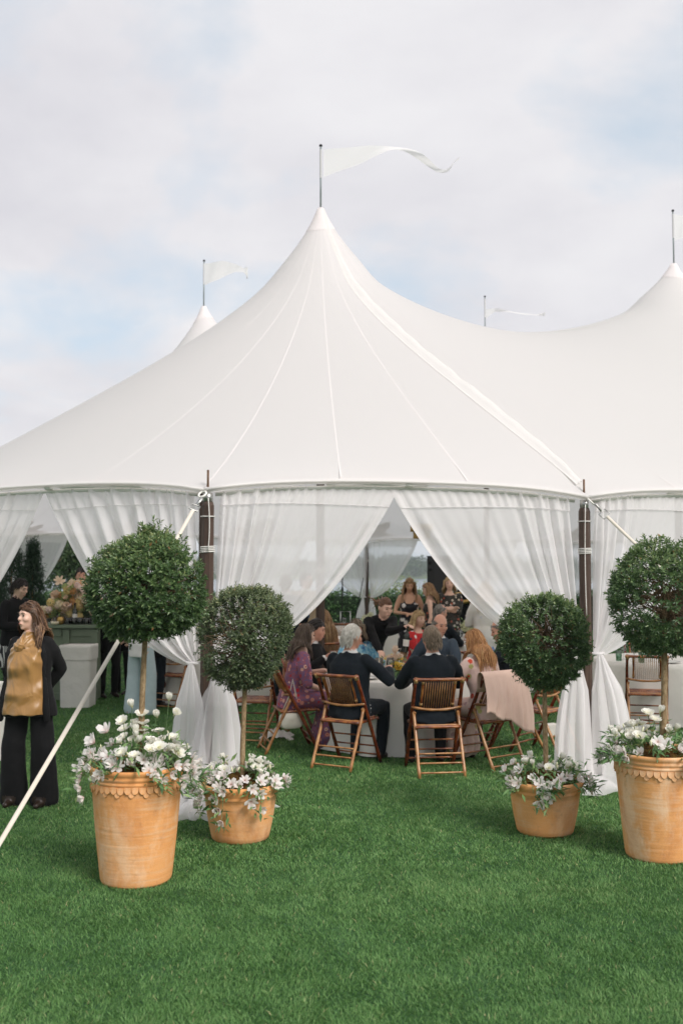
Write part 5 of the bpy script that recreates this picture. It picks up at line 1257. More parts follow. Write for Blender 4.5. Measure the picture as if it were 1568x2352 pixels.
HM = {'brown': hair_mat('hair_brown', (0.030, 0.016, 0.009), (0.075, 0.042, 0.024), (0.16, 0.095, 0.055)), 'balayage': hair_mat('hair_balayage', (0.040, 0.018, 0.010), (0.12, 0.058, 0.028), (0.40, 0.24, 0.125)),
      'grey': hair_mat('hair_grey', (0.12, 0.105, 0.09), (0.22, 0.20, 0.175), (0.36, 0.33, 0.29)), 'white': hair_mat('hair_white', (0.56, 0.53, 0.47), (0.70, 0.67, 0.61), (0.82, 0.80, 0.75)), 'greybrown': hair_mat('hair_grey_brown', (0.12, 0.085, 0.055), (0.20, 0.15, 0.10), (0.33, 0.26, 0.19)),
      'ash': hair_mat('hair_ash_brown', (0.055, 0.036, 0.024), (0.105, 0.072, 0.050), (0.20, 0.145, 0.105)), 'blond': hair_mat('hair_blond', (0.30, 0.18, 0.075), (0.50, 0.34, 0.165), (0.70, 0.54, 0.33)), 'straw': hair_mat('hair_strawberry', (0.27, 0.115, 0.040), (0.46, 0.225, 0.085), (0.64, 0.39, 0.18)),
      'auburn': hair_mat('hair_auburn', (0.085, 0.035, 0.016), (0.17, 0.078, 0.036), (0.30, 0.16, 0.08)), 'dark': hair_mat('hair_dark', (0.008, 0.005, 0.004), (0.020, 0.013, 0.010), (0.05, 0.033, 0.024)), 'honey': hair_mat('hair_honey', (0.16, 0.085, 0.035), (0.32, 0.185, 0.085), (0.52, 0.35, 0.18))}
M_EYE = plain('eye_dark', (0.02, 0.014, 0.01), None, 5, 0.2); M_LIP = plain('lip', (0.42, 0.15, 0.12), None, 20, 0.4); M_SHADES = plain('sunglass_lens', (0.008, 0.008, 0.01), None, 5, 0.1, 0.7)

WORK = bpy.data.scenes.new('workbench')
# ---- volume primitives -> one continuous surface
def V3(p): return np.array([p[0], p[1], p[2]], float)
class Vol:
    def __init__(s): s.v = []; s.f = []; s.t = []
    def _add(s, V, F, tag): o = sum(len(x) for x in s.v); s.v.append(np.asarray(V, float)); s.f += [tuple(i + o for i in f) for f in F]; s.t += [tag] * len(V)
    def rings(s, rings, tag):
        n = len(rings[0]); V = [p for r in rings for p in r]; F = []
        for j in range(len(rings) - 1):
            for k in range(n): k2 = (k + 1) % n; F.append((j * n + k, j * n + k2, (j + 1) * n + k2, (j + 1) * n + k))
        m = len(V); V = V + [np.mean(rings[0], 0), np.mean(rings[-1], 0)]
        for k in range(n): k2 = (k + 1) % n; F.append((m, k2, k)); F.append((m + 1, (len(rings) - 1) * n + k, (len(rings) - 1) * n + k2))
        s._add(np.array(V), F, tag)
    def tube(s, pts, rad, tag, n=12, sub=4, squash=None):
        pts = [V3(p) for p in pts]; P = []; Rr = []
        for i in range(len(pts) - 1):
            for k in range(sub): u = k / sub; P.append(pts[i] * (1 - u) + pts[i + 1] * u); Rr.append(rad[i] * (1 - u) + rad[i + 1] * u)
        P.append(pts[-1]); Rr.append(rad[-1]); d0 = P[1] - P[0]; d0 /= np.linalg.norm(d0); d1 = P[-1] - P[-2]; d1 /= np.linalg.norm(d1)
        P = [P[0] - d0 * Rr[0] * 0.9, P[0] - d0 * Rr[0] * 0.55] + P + [P[-1] + d1 * Rr[-1] * 0.55, P[-1] + d1 * Rr[-1] * 0.9]; Rr = [Rr[0] * 0.4, Rr[0] * 0.82] + Rr + [Rr[-1] * 0.82, Rr[-1] * 0.4]
        ref = None; rings = []
        for i, p in enumerate(P):
            d = P[min(i + 1, len(P) - 1)] - P[max(i - 1, 0)]; d /= np.linalg.norm(d) + 1e-9
            if ref is None: ref = np.cross([0, 1, 0.001], d); ref = ref if np.linalg.norm(ref) > 0.1 else np.array([1.0, 0, 0])
            ref = ref - d * ref.dot(d); ref /= np.linalg.norm(ref); b = np.cross(d, ref); sq = squash or (1, 1)
            rings.append([p + (ref * math.cos(a) * sq[0] + b * math.sin(a) * sq[1]) * Rr[i] for a in np.linspace(0, 2 * math.pi, n + 1)[:-1]])
        s.rings(rings, tag)
    def loft(s, secs, tag, n=22):
        """secs: (centre, xaxis*rx, yaxis*ry)"""
        rings = []
        for i in range(len(secs) - 1):
            for k in range(3):
                u = k / 3; rings.append([a_ * (1 - u) + b_ * u for a_, b_ in zip(secs[i], secs[i + 1])])
        rings.append(list(secs[-1]))
        s.rings([[c + x * math.cos(a) + y * math.sin(a) for a in np.linspace(0, 2 * math.pi, n + 1)[:-1]] for c, x, y in rings], tag)
    def ell(s, c, M, rad, tag, nu=14, nv=9):
        rings = []
        for j in range(1, nv):
            th = math.pi * j / nv; rings.append([V3(c) + M @ np.array([rad[0] * math.sin(th) * math.cos(a), rad[1] * math.sin(th) * math.sin(a), -rad[2] * math.cos(th)]) for a in np.linspace(0, 2 * math.pi, nu + 1)[:-1]])
        s.rings(rings, tag)
    def solid(s, name, tags, voxel, smooth=5, wrinkle=0.0, seed=0, wtags=None, pre=None):
        V = np.concatenate(s.v); me = bpy.data.meshes.new('tmp'); me.from_pydata([tuple(x) for x in V], [], s.f); o = bpy.data.objects.new('tmp', me); WORK.collection.objects.link(o)
        m = o.modifiers.new('r', 'REMESH'); m.mode = 'VOXEL'; m.voxel_size = voxel; m.use_smooth_shade = True
        if smooth: m2 = o.modifiers.new('s', 'SMOOTH'); m2.factor = 0.5; m2.iterations = smooth
        
        with bpy.context.temp_override(scene=WORK, view_layer=WORK.view_layers[0]):
            dg = bpy.context.evaluated_depsgraph_get(); out = bpy.data.meshes.new_from_object(o.evaluated_get(dg))
        bpy.data.objects.remove(o); bpy.data.meshes.remove(me); out.name = name
        co = np.empty(len(out.vertices) * 3, np.float32); out.vertices.foreach_get('co', co); co = co.reshape(-1, 3).astype(float)
        names = list(dict.fromkeys(tags.values())); out.materials.clear()
        for nm in names: out.materials.append(nm)
        if len(set(s.t)) > 1 or wrinkle:
            kd = kdtree.KDTree(len(V))
            for i, x in enumerate(V): kd.insert(x, i)
            kd.balance(); vt = [s.t[kd.find(x)[1]] for x in co]
        if len(names) > 1:
            cnt = len(out.polygons); ls = np.empty(cnt, np.int32); out.polygons.foreach_get('loop_start', ls); lv = np.empty(len(out.loops), np.int32); out.loops.foreach_get('vertex_index', lv)
            mi = np.array([names.index(tags[vt[lv[i]]]) for i in ls], np.int32)
            if pre is not None: cen = co[lv[ls]]; mi = pre(cen, mi, names)
            out.polygons.foreach_set('material_index', mi)
        if wrinkle:
            nr = np.empty(len(co) * 3, np.float32); out.vertices.foreach_get('normal', nr); nr = nr.reshape(-1, 3); r = np.random.default_rng(seed); h = np.zeros(len(co))
            for k in range(6):
                w = r.normal(size=3) * np.array([1, 1, 0.75]); w = w / np.linalg.norm(w) * r.uniform(16, 44); w2 = r.normal(size=3) * 14; h += np.sin(co @ w + 1.6 * np.sin(co @ w2 + r.uniform(0, 6)) + r.uniform(0, 6))
            h = h / 6; amp = np.array([wrinkle if (wtags is None or t_ in wtags) else 0 for t_ in vt]); co += nr * (h * amp)[:, None] * 1.6; out.vertices.foreach_set('co', co.astype(np.float32).ravel())
        out.polygons.foreach_set('use_smooth', np.ones(len(out.polygons), bool)); out.update(); return out

def rotx(a): c, s = math.cos(a), math.sin(a); return np.array([[1, 0, 0], [0, c, -s], [0, s, c]])
def rotz_(a): c, s = math.cos(a), math.sin(a); return np.array([[c, -s, 0], [s, c, 0], [0, 0, 1]])
def roty(a): c, s = math.cos(a), math.sin(a); return np.array([[c, 0, s], [0, 1, 0], [-s, 0, c]])
def ik(s, w, l1, l2, hint):
    d = w - s; L = np.linalg.norm(d); L2 = min(L, (l1 + l2) * 0.995); w = s + d / L * L2; d = d / L
    a = (l1 * l1 - l2 * l2 + L2 * L2) / (2 * L2); h = math.sqrt(max(0, l1 * l1 - a * a)); hp = hint - d * hint.dot(d); hp /= np.linalg.norm(hp); return s + d * a + hp * h, w

def person(label, loc, rz, pose='stand', sex='m', h=1.76, lean=0.05, side=0.0, twist=0.0, head=(0, 0, 0), armR='down', armL='down', skin='fair', hair='brown', style='short', hlen=0.06, nstr=220,
           wear='suit', wcol='navy', legs='navy', shoe='shoe', shirt='white', tie=None, voxel=0.014, seed=0, face=True, shades=False, group=None, wide=1.0, legpos=None, heavy=1.0, extra=None, hairpuff=1.0, long_dress=False, sleeve='long', neck_t=0.50, pelvis_dy=0.0, apron=None, skirt=None):
    k = h / 1.76; f = sex == 'f'; rnd = random.Random(seed)
    Mi = rotz_(-rz); L0 = V3(loc)
    def w2l(p): return Mi @ (V3(p) - L0)
    pel = np.array([0, pelvis_dy, (0.545 if pose == 'sit' else 0.945 * k)]); UP = roty(side) @ rotx(-lean) @ np.array([0, 0, 1.0]); FW = roty(side) @ rotx(-lean) @ np.array([0, 1.0, 0]); RT = roty(side) @ np.array([1.0, 0, 0])
    tw_ = rotz_(twist); RTs = tw_ @ RT; FWs = tw_ @ FW
    sw = (0.168 if f else 0.198) * k * heavy ** 0.5; nb = pel + UP * 0.535 * k
    sh = {1: pel + UP * 0.468 * k + RTs * sw, -1: pel + UP * 0.468 * k - RTs * sw}
    HM_ = roty(side * 0.5) @ rotz_(head[0]) @ rotx(-lean * 0.6 - head[1]) @ roty(head[2]); hc = nb + UP * 0.05 * k + HM_ @ np.array([0, 0.022, 0.105]) * (k ** 0.5); hs = k ** 0.35 * (0.97 if f else 1.03)
    hell = np.array([0.0765, 0.098, 0.118]) * hs
    arms = {}
    for sg, spec in ((1, armR), (-1, armL)):
        s_ = sh[sg]
        if isinstance(spec, (tuple, list)) and len(spec) == 3: w = w2l(spec); hint = RTs * sg * 0.6 + np.array([0, 0, -1.0])
        elif isinstance(spec, (tuple, list)): w = w2l(spec[:3]); hint = np.array(spec[3:6], float)
        elif spec == 'down': w = s_ + RT * sg * 0.055 + np.array([0, 0.05, -0.525 * k]); hint = np.array([sg * 0.6, -1.0, 0])
        elif spec == 'back': w = pel + UP * 0.02 + RT * sg * 0.05 + FW * -0.175; hint = RT * sg + FW * -0.4
        elif spec == 'lap': w = pel + np.array([sg * 0.09, 0.30, 0.10]); hint = RTs * sg * 0.7 + np.array([0, -0.5, -0.6])
        elif spec == 'table': w = pel + np.array([sg * 0.15, 0.40, 0.27]); hint = RTs * sg * 0.8 + np.array([0, -0.3, -0.8])
        elif spec == 'front': w = pel + UP * 0.20 * k + RT * sg * 0.05 + FW * 0.22; hint = RTs * sg * 0.8 + np.array([0, -0.3, -0.8])
        elif spec == 'fold': w = pel + UP * 0.28 * k - RT * sg * 0.06 + FW * 0.17; hint = RTs * sg * 0.8 + np.array([0, -0.1, -0.9])
        e, w = ik(s_, w, 0.285 * k, 0.262 * k, hint); arms[sg] = (s_, e, w)
    lg = {}
    for sg in (1, -1):
        hp = pel + RT * sg * 0.092 * k
        if pose == 'sit':
            kn = np.array([sg * (0.10 if f else 0.155), pelvis_dy + 0.42 * k, 0.53]); an = np.array([sg * (0.09 if f else 0.15), pelvis_dy + 0.36 * k, 0.085])
        else:
            sp = 0.10 * wide; kn = np.array([sg * sp, 0.025, 0.50 * k]); an = np.array([sg * sp, -0.01, 0.085])
        if legpos and sg in legpos: kn, an = [np.array(q, float) for q in legpos[sg]]
        lg[sg] = (hp, kn, an)
    hv = heavy
    SEC = [(-0.11, .150, .115), (-0.03, .172, .128), (.06, .168, .122), (.17, .138, .102), (.30, .155, .118), (.40, .160, .108), (.465, .140, .088), (.51, .085, .066), (.55, .052, .054)] if f else [(-0.11, .150, .118), (-0.03, .170, .128), (.06, .168, .122), (.17, .158, .116), (.32, .178, .125), (.42, .186, .115), (.475, .164, .092), (.515, .095, .072), (.555, .062, .062)]
    def secs(infl=0.0, lo=-0.11, hi=0.56, sx=1.0, sy=1.0, fwd=0.0, flare=0.0):
        out = []
        ts = [a[0] for a in SEC]
        for t_ in sorted(set([lo, hi] + [a for a in ts if lo < a < hi])):
            rx = np.interp(t_, ts, [a[1] for a in SEC]); ry = np.interp(t_, ts, [a[2] for a in SEC]); u = sst(0.0, 0.45, t_); X = RT * (1 - u) + RTs * u; Y = FW * (1 - u) + FWs * u
            fl = 1 + flare * max(0, 0.12 - t_); c = pel + UP * t_ * k + Y * (0.008 + fwd + (0.012 if f and 0.24 < t_ < 0.36 else 0)); out.append((c, X * (rx * k * hv * sx * fl + infl), Y * (ry * k * hv * sy * fl + infl)))
        return out
    B = Vol(); body_tag = 'torso'
    B.loft(secs(), body_tag)
    if f and pose != 'x': 
        for sg in (1, -1): B.ell(pel + UP * 0.325 * k + RTs * sg * 0.068 + FWs * 0.085, np.eye(3), (0.058, 0.05, 0.055), body_tag)
    B.tube([nb - UP * 0.04, hc - HM_ @ np.array([0, 0.012, 0.06])], [0.056 * k * (0.88 if f else 1.08), 0.050 * (0.9 if f else 1.08)], 'skin', 14)
    B.ell(hc + HM_ @ np.array([0, -0.006, 0.012]), HM_, hell, 'head', 20, 14)
    B.ell(hc + HM_ @ np.array([0, 0.030, -0.055]) * hs, HM_, np.array([0.052 if f else 0.058, 0.060, 0.062]) * hs, 'head', 16, 10)         # jaw
    B.ell(hc + HM_ @ np.array([0, 0.066, -0.098]) * hs, HM_, np.array([0.022, 0.020, 0.018]) * hs, 'head')                                    # chin
    B.tube([hc + HM_ @ np.array([0, 0.090, 0.012]) * hs, hc + HM_ @ np.array([0, 0.107, -0.026]) * hs], [0.009 * hs, 0.0135 * hs], 'head', 10)     # nose
    B.ell(hc + HM_ @ np.array([0, 0.086, 0.030]) * hs, HM_, np.array([0.050, 0.014, 0.011]) * hs, 'head')                                       # brow ridge
    B.ell(hc + HM_ @ np.array([0, 0.090, -0.064]) * hs, HM_, np.array([0.024, 0.013, 0.013]) * hs, 'head')                                      # mouth
    for sg in (1, -1):
        B.ell(hc + HM_ @ np.array([sg * 0.078, -0.008, -0.008]) * hs, HM_ @ rotz_(sg * 0.35), np.array([0.010, 0.019, 0.031]) * hs, 'head')      # ears
        B.ell(hc + HM_ @ np.array([sg * 0.040, 0.066, -0.022]) * hs, HM_, np.array([0.026, 0.024, 0.024]) * hs, 'head')                          # cheeks
        s_, e, w = arms[sg]; bare = 'skin'
        B.tube([s_ - RTs * sg * 0.02, s_ * 0.6 + e * 0.4, e, e * 0.55 + w * 0.45, w], [0.056 * k * (0.85 if f else 1), 0.050 * k * (0.84 if f else 1), 0.040 * k * (0.88 if f else 1), 0.038 * k * (0.85 if f else 1), 0.027 * k], 'arm', 12)
        # hand: palm, four bent fingers, thumb
        d = (w - e) / np.linalg.norm(w - e); nrm = np.cross(d, RTs); nrm = nrm / (np.linalg.norm(nrm) + 1e-6); sd = np.cross(nrm, d); cd = -nrm if nrm.dot(np.array([0, 0, 1])) > 0 else nrm
        Mh = np.stack([sd, cd, d], 1); B.ell(w + d * 0.048 * k, Mh, np.array([0.038, 0.016, 0.052]) * k * (0.9 if f else 1), 'hand')
        for q in range(4):
            o = w + d * 0.085 * k + sd * (q - 1.5) * 0.0195 * k; L = (0.068, 0.078, 0.074, 0.058)[q] * k; c1 = o + (d * 0.85 + cd * 0.5) * L * 0.5; c2 = c1 + (d * 0.35 + cd * 0.95) * L * 0.5; B.tube([o, c1, c2], [0.0095 * k, 0.0088 * k, 0.0075 * k], 'hand', 8, 2)
        tb = w + d * 0.030 * k + sd * sg * -0.030 * k; B.tube([tb, tb + (d * 0.7 - sd * sg * 0.6 + cd * 0.3) * 0.035 * k, tb + (d * 1.25 - sd * sg * 0.55 + cd * 0.9) * 0.045 * k], [0.0125 * k, 0.011 * k, 0.009 * k], 'hand', 8, 2)
        hp, kn, an = lg[sg]; lr = wide if pose != 'sit' else 1.0
        if wide > 1.25: B.tube([hp, kn, an - np.array([0, 0, 0.045])], [0.098 * k, 0.106 * k, 0.128 * k], 'leg', 14, 5, squash=(1.0, 0.85))
        else: B.tube([hp, hp * 0.5 + kn * 0.5, kn, kn * 0.45 + an * 0.55, an], [0.094 * k * hv, 0.083 * k * hv, 0.064 * k, 0.060 * k, 0.052 * k], 'leg', 12)
        toe = FW * [1, 1, 0]; toe = toe / np.linalg.norm(toe); B.tube([an + np.array([0, 0, -0.045]) - toe * 0.035, an + np.array([0, 0, -0.05]) + toe * 0.06, an + np.array([0, 0, -0.062]) + toe * 0.155], [0.036, 0.036, 0.026], 'foot', 10)
    hairM = HM[hair]
    def hairline(dn):            # dn: unit dirs in the head frame -> True where hair grows
        y, z = dn[:, 1], dn[:, 2]; zmin = -0.62 + 1.12 * smoothstep(-0.35, 0.75, y); ok = z > zmin
        ear = (np.abs(dn[:, 0]) > 0.75) & (z < 0.1) & (y > -0.35); ok &= ~ear
        if style == 'bald': ok &= ~((z > 0.42) & (y > -0.55))
        if style == 'thin': ok &= ~((z > 0.62) & (y > 0.1))
        return ok
    def pre(cen, mi, names):
        q = (cen - hc) @ HM_ / hell; ln = np.linalg.norm(q, axis=1); near = (ln < 1.25) & (mi == names.index(SK[skin])); dn = q / np.maximum(ln[:, None], 1e-6); hl = near & hairline(dn) & (q[:, 1] < 0.86)
        if style != 'bald' or True: mi = np.where(hl, names.index(hairM), mi)
        return mi
    torso_m = CL[shirt] if wear == 'suit' else (SK[skin]); tags = {'torso': torso_m, 'skin': SK[skin], 'head': SK[skin], 'arm': CL[shirt] if (wear == 'suit') else SK[skin], 'hand': SK[skin], 'leg': CL[legs] if legs else SK[skin], 'foot': CL[shoe], 'hairtag': hairM}
    me = B.solid('person', tags, voxel, 3 if voxel < 0.012 else 2, 0.004, seed, ('leg', 'torso'), pre)
    P = link('person', me, None, tuple(loc), (0, 0, rz)); tag(P, label, 'person', group)
    a = me.attributes.new('tint', 'FLOAT', 'POINT'); a.data.foreach_set('value', np.full(len(me.vertices), 0.25, np.float32))
    # ---- garments
    G = Vol(); gm = CL[wcol]
    if wear == 'suit':
        lo = -0.26 if pose != 'sit' else -0.10
        G.loft(secs(0.017, lo, 0.536, flare=0.35), 'g')
        for sg in (1, -1):
            s_, e, w = arms[sg]; G.tube([s_ - RTs * sg * 0.03 + UP * 0.004, s_ * 0.6 + e * 0.4, e, e * 0.5 + w * 0.5, w - (w - e) / np.linalg.norm(w - e) * 0.018], [0.066 * k, 0.064 * k, 0.056 * k, 0.052 * k, 0.043 * k], 'g', 12)
        G.tube([nb + RTs * 0.05 - UP * 0.022 + FWs * 0.01, nb - FWs * 0.062 - UP * 0.0, nb - RTs * 0.05 - UP * 0.022 + FWs * 0.01], [0.022, 0.026, 0.022], 'g', 10, 6)   # collar roll
        if pose == 'sit': G.loft([(pel + UP * 0.20 - FW * 0.050, RT * 0.165 * hv, FW * 0.075), (pel + UP * 0.04 - FW * 0.070, RT * 0.180 * hv, FW * 0.07), (pel - UP * 0.075 - FW * 0.085, RT * 0.195 * hv, FW * 0.06)], 'g')
        link('jacket', G.solid('jacket', {'g': gm}, voxel, 3, 0.0055, seed + 1), P)
        C = Vol(); C.tube([nb + RTs * 0.045 - UP * 0.006 + FWs * 0.035, nb + RTs * 0.062 + UP * 0.008, nb - FWs * 0.054 + UP * 0.018, nb - RTs * 0.062 + UP * 0.008, nb - RTs * 0.045 - UP * 0.006 + FWs * 0.035], [0.010, 0.012, 0.013, 0.012, 0.010], 'c', 8, 5); link('shirt_collar', C.solid('shirt_collar', {'c': CL[shirt]}, 0.008, 2), P)
        for sg in (1, -1):
            s_, e, w = arms[sg]; d = (w - e) / np.linalg.norm(w - e); C = Vol(); C.tube([w - d * 0.024, w + d * 0.004], [0.036 * k, 0.036 * k], 'c', 12, 3); link('cuff', C.solid('cuff', {'c': CL[shirt]}, 0.008, 1), P)
        if tie:
            C = Vol(); C.loft([(pel + UP * 0.14 * k + FWs * 0.126, RTs * 0.012, FWs * 0.02), (pel + UP * 0.32 * k + FWs * 0.128, RTs * 0.060, FWs * 0.03), (pel + UP * 0.50 * k + FWs * 0.070, RTs * 0.052, FWs * 0.03)], 's'); link('shirt_front', C.solid('shirt_front', {'s': CL[shirt]}, 0.010, 2), P)
            C = Vol(); C.loft([(pel + UP * 0.13 * k + FWs * 0.150, RTs * 0.034, FWs * 0.012), (pel + UP * 0.32 * k + FWs * 0.160, RTs * 0.030, FWs * 0.012), (pel + UP * 0.475 * k + FWs * 0.106, RTs * 0.016, FWs * 0.014), (pel + UP * 0.51 * k + FWs * 0.092, RTs * 0.026, FWs * 0.018)], 't'); link('tie', C.solid('tie', {'t': CL[tie]}, 0.008, 1), P)
    elif wear in ('dress', 'top'):
        G.loft(secs(0.012, -0.12 if wear == 'dress' else -0.20, neck_t, flare=0.3), 'g')
        if f:
            for sg in (1, -1): G.ell(pel + UP * 0.325 * k + RTs * sg * 0.068 + FWs * 0.088, np.eye(3), (0.066, 0.058, 0.062), 'g')
        if sleeve != 'none':
            for sg in (1, -1):
                s_, e, w = arms[sg]; se = {'short': s_ * 0.35 + e * 0.65, 'elbow': e + (w - e) * 0.12, 'long': w - (w - e) * 0.05}[sleeve]; pts = [s_ - RTs * sg * 0.02, s_ * 0.6 + e * 0.4] + ([e] if sleeve == 'long' else []) + [se]; G.tube(pts, [0.068 * k, 0.068 * k] + ([0.056 * k] if sleeve == 'long' else []) + [0.060 * k if sleeve != 'long' else 0.045 * k], 'g', 12)
        if neck_t < 0.46:
            for sg in (1, -1):
                a_ = pel + UP * 0.40 * k + RTs * sg * 0.085; G.tube([a_ + FWs * 0.10, pel + UP * 0.492 * k + RTs * sg * 0.10, a_ - FWs * 0.095], [0.014, 0.014, 0.014], 'g', 8, 5)
        if long_dress:
            for sg in (1, -1):
                hp, kn, an = lg[sg]; G.tube([hp, kn, kn * 0.5 + an * 0.5, an + np.array([0, 0, 0.05])], [0.112 * k, 0.088 * k, 0.105 * k, 0.125 * k], 'g', 14, 5)
            kc = (lg[1][1] + lg[-1][1]) / 2; ac = (lg[1][2] + lg[-1][2]) / 2; G.tube([pel, kc, ac + np.array([0, 0, 0.06])], [0.12, 0.085, 0.13], 'g', 14, 5)
        elif wear == 'dress':
            if pose == 'sit':
                for sg in (1, -1): hp, kn, an = lg[sg]; G.tube([hp, kn - (kn - hp) * 0.05], [0.112 * k, 0.088 * k], 'g', 14, 5)
            else: G.loft([(pel, RT * 0.185, FW * 0.14), (pel - UP * 0.25, RT * 0.20, FW * 0.155), (pel - UP * 0.48, RT * 0.215, FW * 0.17)], 'g')
        nm = 'dress' if wear == 'dress' else 'top'; link(nm, G.solid(nm, {'g': gm}, voxel, 3, 0.0055, seed + 1), P)
    if apron:
        A_ = Vol(); A_.loft([(pel + UP * 0.13 * k, RT * 0.17 * hv, FW * 0.135 * hv), (pel - UP * 0.02, RT * 0.19 * hv, FW * 0.155), (pel - UP * 0.35, RT * 0.21, FW * 0.17)], 'a'); link('apron', A_.solid('apron', {'a': CL[apron]}, voxel, 2, 0.004, seed), P)
        A_ = MB()
        for q in np.linspace(0, 2 * math.pi, 1): pass
    # ---- hair strands
    if nstr:
        r = np.random.default_rng(seed + 5); n = nstr * 6; d = r.normal(size=(n, 3)); d /= np.linalg.norm(d, axis=1, keepdims=True); d = d[hairline(d)][:nstr]; n = len(d); lay = r.random(n); thick = (0.02 + (0.13 if hlen > 0.12 else 0.045) * lay) * hairpuff
        p = hc + (d * hell * (1.0 + thick * 0.5)[:, None]) @ HM_.T; steps = 9 if hlen > 0.12 else 5; ln = hlen * (0.75 + 0.4 * r.random(n)); out_ = (d * np.array([1, 1, 1])) @ HM_.T; down = np.array([0, 0, -1.0]); back = HM_ @ np.array([0, -1.0, 0])
        dirv = out_ * 0.25 + down * 0.6 + back * 0.35 if hlen > 0.12 else out_ * 0.25 + back * 0.8 + down * 0.45
        if style == 'pony': dirv = (hc + HM_ @ np.array([0, -0.115, 0.02])) - p
        dirv /= np.linalg.norm(dirv, axis=1, keepdims=True); ph = r.uniform(0, 6.28, n); path = [p.copy()]
        caps = [(sh[1], sh[-1], 0.085), (pel + UP * 0.3, nb, 0.115 if f else 0.13), (nb, hc, 0.062)] + [(arms[sg][0], arms[sg][1], 0.07) for sg in (1, -1)]
        for st in range(steps):
            g = 0.55 if hlen > 0.12 else 0.25; dirv = dirv + down * g; wv = 0.30 * hairpuff if hlen > 0.2 else 0.12; dirv = dirv + np.stack([np.sin(ph + st * 1.5), np.cos(ph * 1.7 + st * 1.5), np.zeros(n)], 1) * wv; dirv /= np.linalg.norm(dirv, axis=1, keepdims=True); p = p + dirv * (ln / steps)[:, None]
            if style == 'pony': p = p * 0.7 + 0.3 * (hc + HM_ @ np.array([0, -0.12, 0.015]))
            q = (p - hc) @ HM_ / hell; l_ = np.linalg.norm(q, axis=1); lim = 1.02 + thick; inn = l_ < lim; q[inn] *= (lim[inn] / np.maximum(l_[inn], 1e-6))[:, None]; p = hc + (q * hell) @ HM_.T
            if hlen > 0.12:
                fq = (p - hc) @ HM_; fr = (fq[:, 1] > 0.030) & (np.abs(fq[:, 0]) < 0.095) & (fq[:, 2] < 0.058) & (fq[:, 2] > -0.17); fq[fr, 1] = 0.030 - 0.02 * lay[fr]; fq[fr, 0] = np.sign(fq[fr, 0] + 1e-6) * (0.082 + 0.02 * lay[fr]); p = hc + fq @ HM_.T
                for a_, b_, rr in caps:
                    ab = b_ - a_; u = np.clip(((p - a_) @ ab) / ab.dot(ab), 0, 1); c_ = a_ + u[:, None] * ab; dd = p - c_; l2 = np.linalg.norm(dd, axis=1); m = l2 < rr + 0.012 + 0.02 * lay; p[m] = c_[m] + dd[m] / np.maximum(l2[m], 1e-6)[:, None] * (rr + 0.012 + 0.02 * lay)[m][:, None]
            path.append(p.copy())
        path = np.stack(path, 1); S = path.shape[1]; w = (0.0085 if hlen > 0.12 else 0.0072) * (0.7 + 0.6 * r.random(n)) * (0.58 if nstr > 500 else 1 if nstr > 150 else 1.5)
        prof = np.interp(np.linspace(0, 1, S), [0, 0.15, 0.7, 1], [0.7, 1.0, 0.85, 0.15]); tang = np.gradient(path, axis=1); tang /= np.maximum(np.linalg.norm(tang, axis=2, keepdims=True), 1e-6); ref = path - hc; ref[..., 2] *= 0.3; sd = np.cross(tang, ref); sd /= np.maximum(np.linalg.norm(sd, axis=2, keepdims=True), 1e-6); nn = np.cross(sd, tang)
        wid = w[:, None, None] * prof[None, :, None]; ringv = np.stack([path + sd * wid, path + nn * wid * 0.8, path - sd * wid], 2); V = ringv.reshape(-1, 3); idx = np.arange(n * S * 3).reshape(n, S, 3); F = []
        for q in range(3): a_ = idx[:, :-1, q]; b_ = idx[:, :-1, (q + 1) % 3]; c_ = idx[:, 1:, (q + 1) % 3]; e_ = idx[:, 1:, q]; F.append(np.stack([a_, b_, c_, e_], -1).reshape(-1, 4))
        F = np.concatenate(F); tn = np.repeat(np.clip(0.15 + 0.75 * r.random(n), 0, 1), S * 3) * np.tile(np.repeat(np.linspace(0.75, 1.15, S), 3), n); link('hair', np_mesh('hair', V, F, hairM, True, {'tint': ('POINT', np.clip(tn, 0, 1))}), P)
        if style == 'pony':
            mb = MB(); rr = random.Random(seed); b0 = hc + HM_ @ np.array([0, -0.125, 0.015])
            for q in range(46):
                e1 = b0 + HM_ @ np.array([rr.gauss(0, .03), -0.06 + rr.gauss(0, .02), 0.005 + rr.gauss(0, .02)]); e2 = e1 + np.array([rr.gauss(0, .03), 0, 0]) + HM_ @ np.array([0, -0.05, -0.03 + rr.gauss(0, .03)]); mb.tube([b0, e1, e2], [0.008, 0.007, 0.002], 4, caps=False)
            o = mb.build('ponytail', hairM, P); a = o.data.attributes.new('tint', 'FLOAT', 'POINT'); a.data.foreach_set('value', np.full(len(o.data.vertices), 0.7, np.float32))
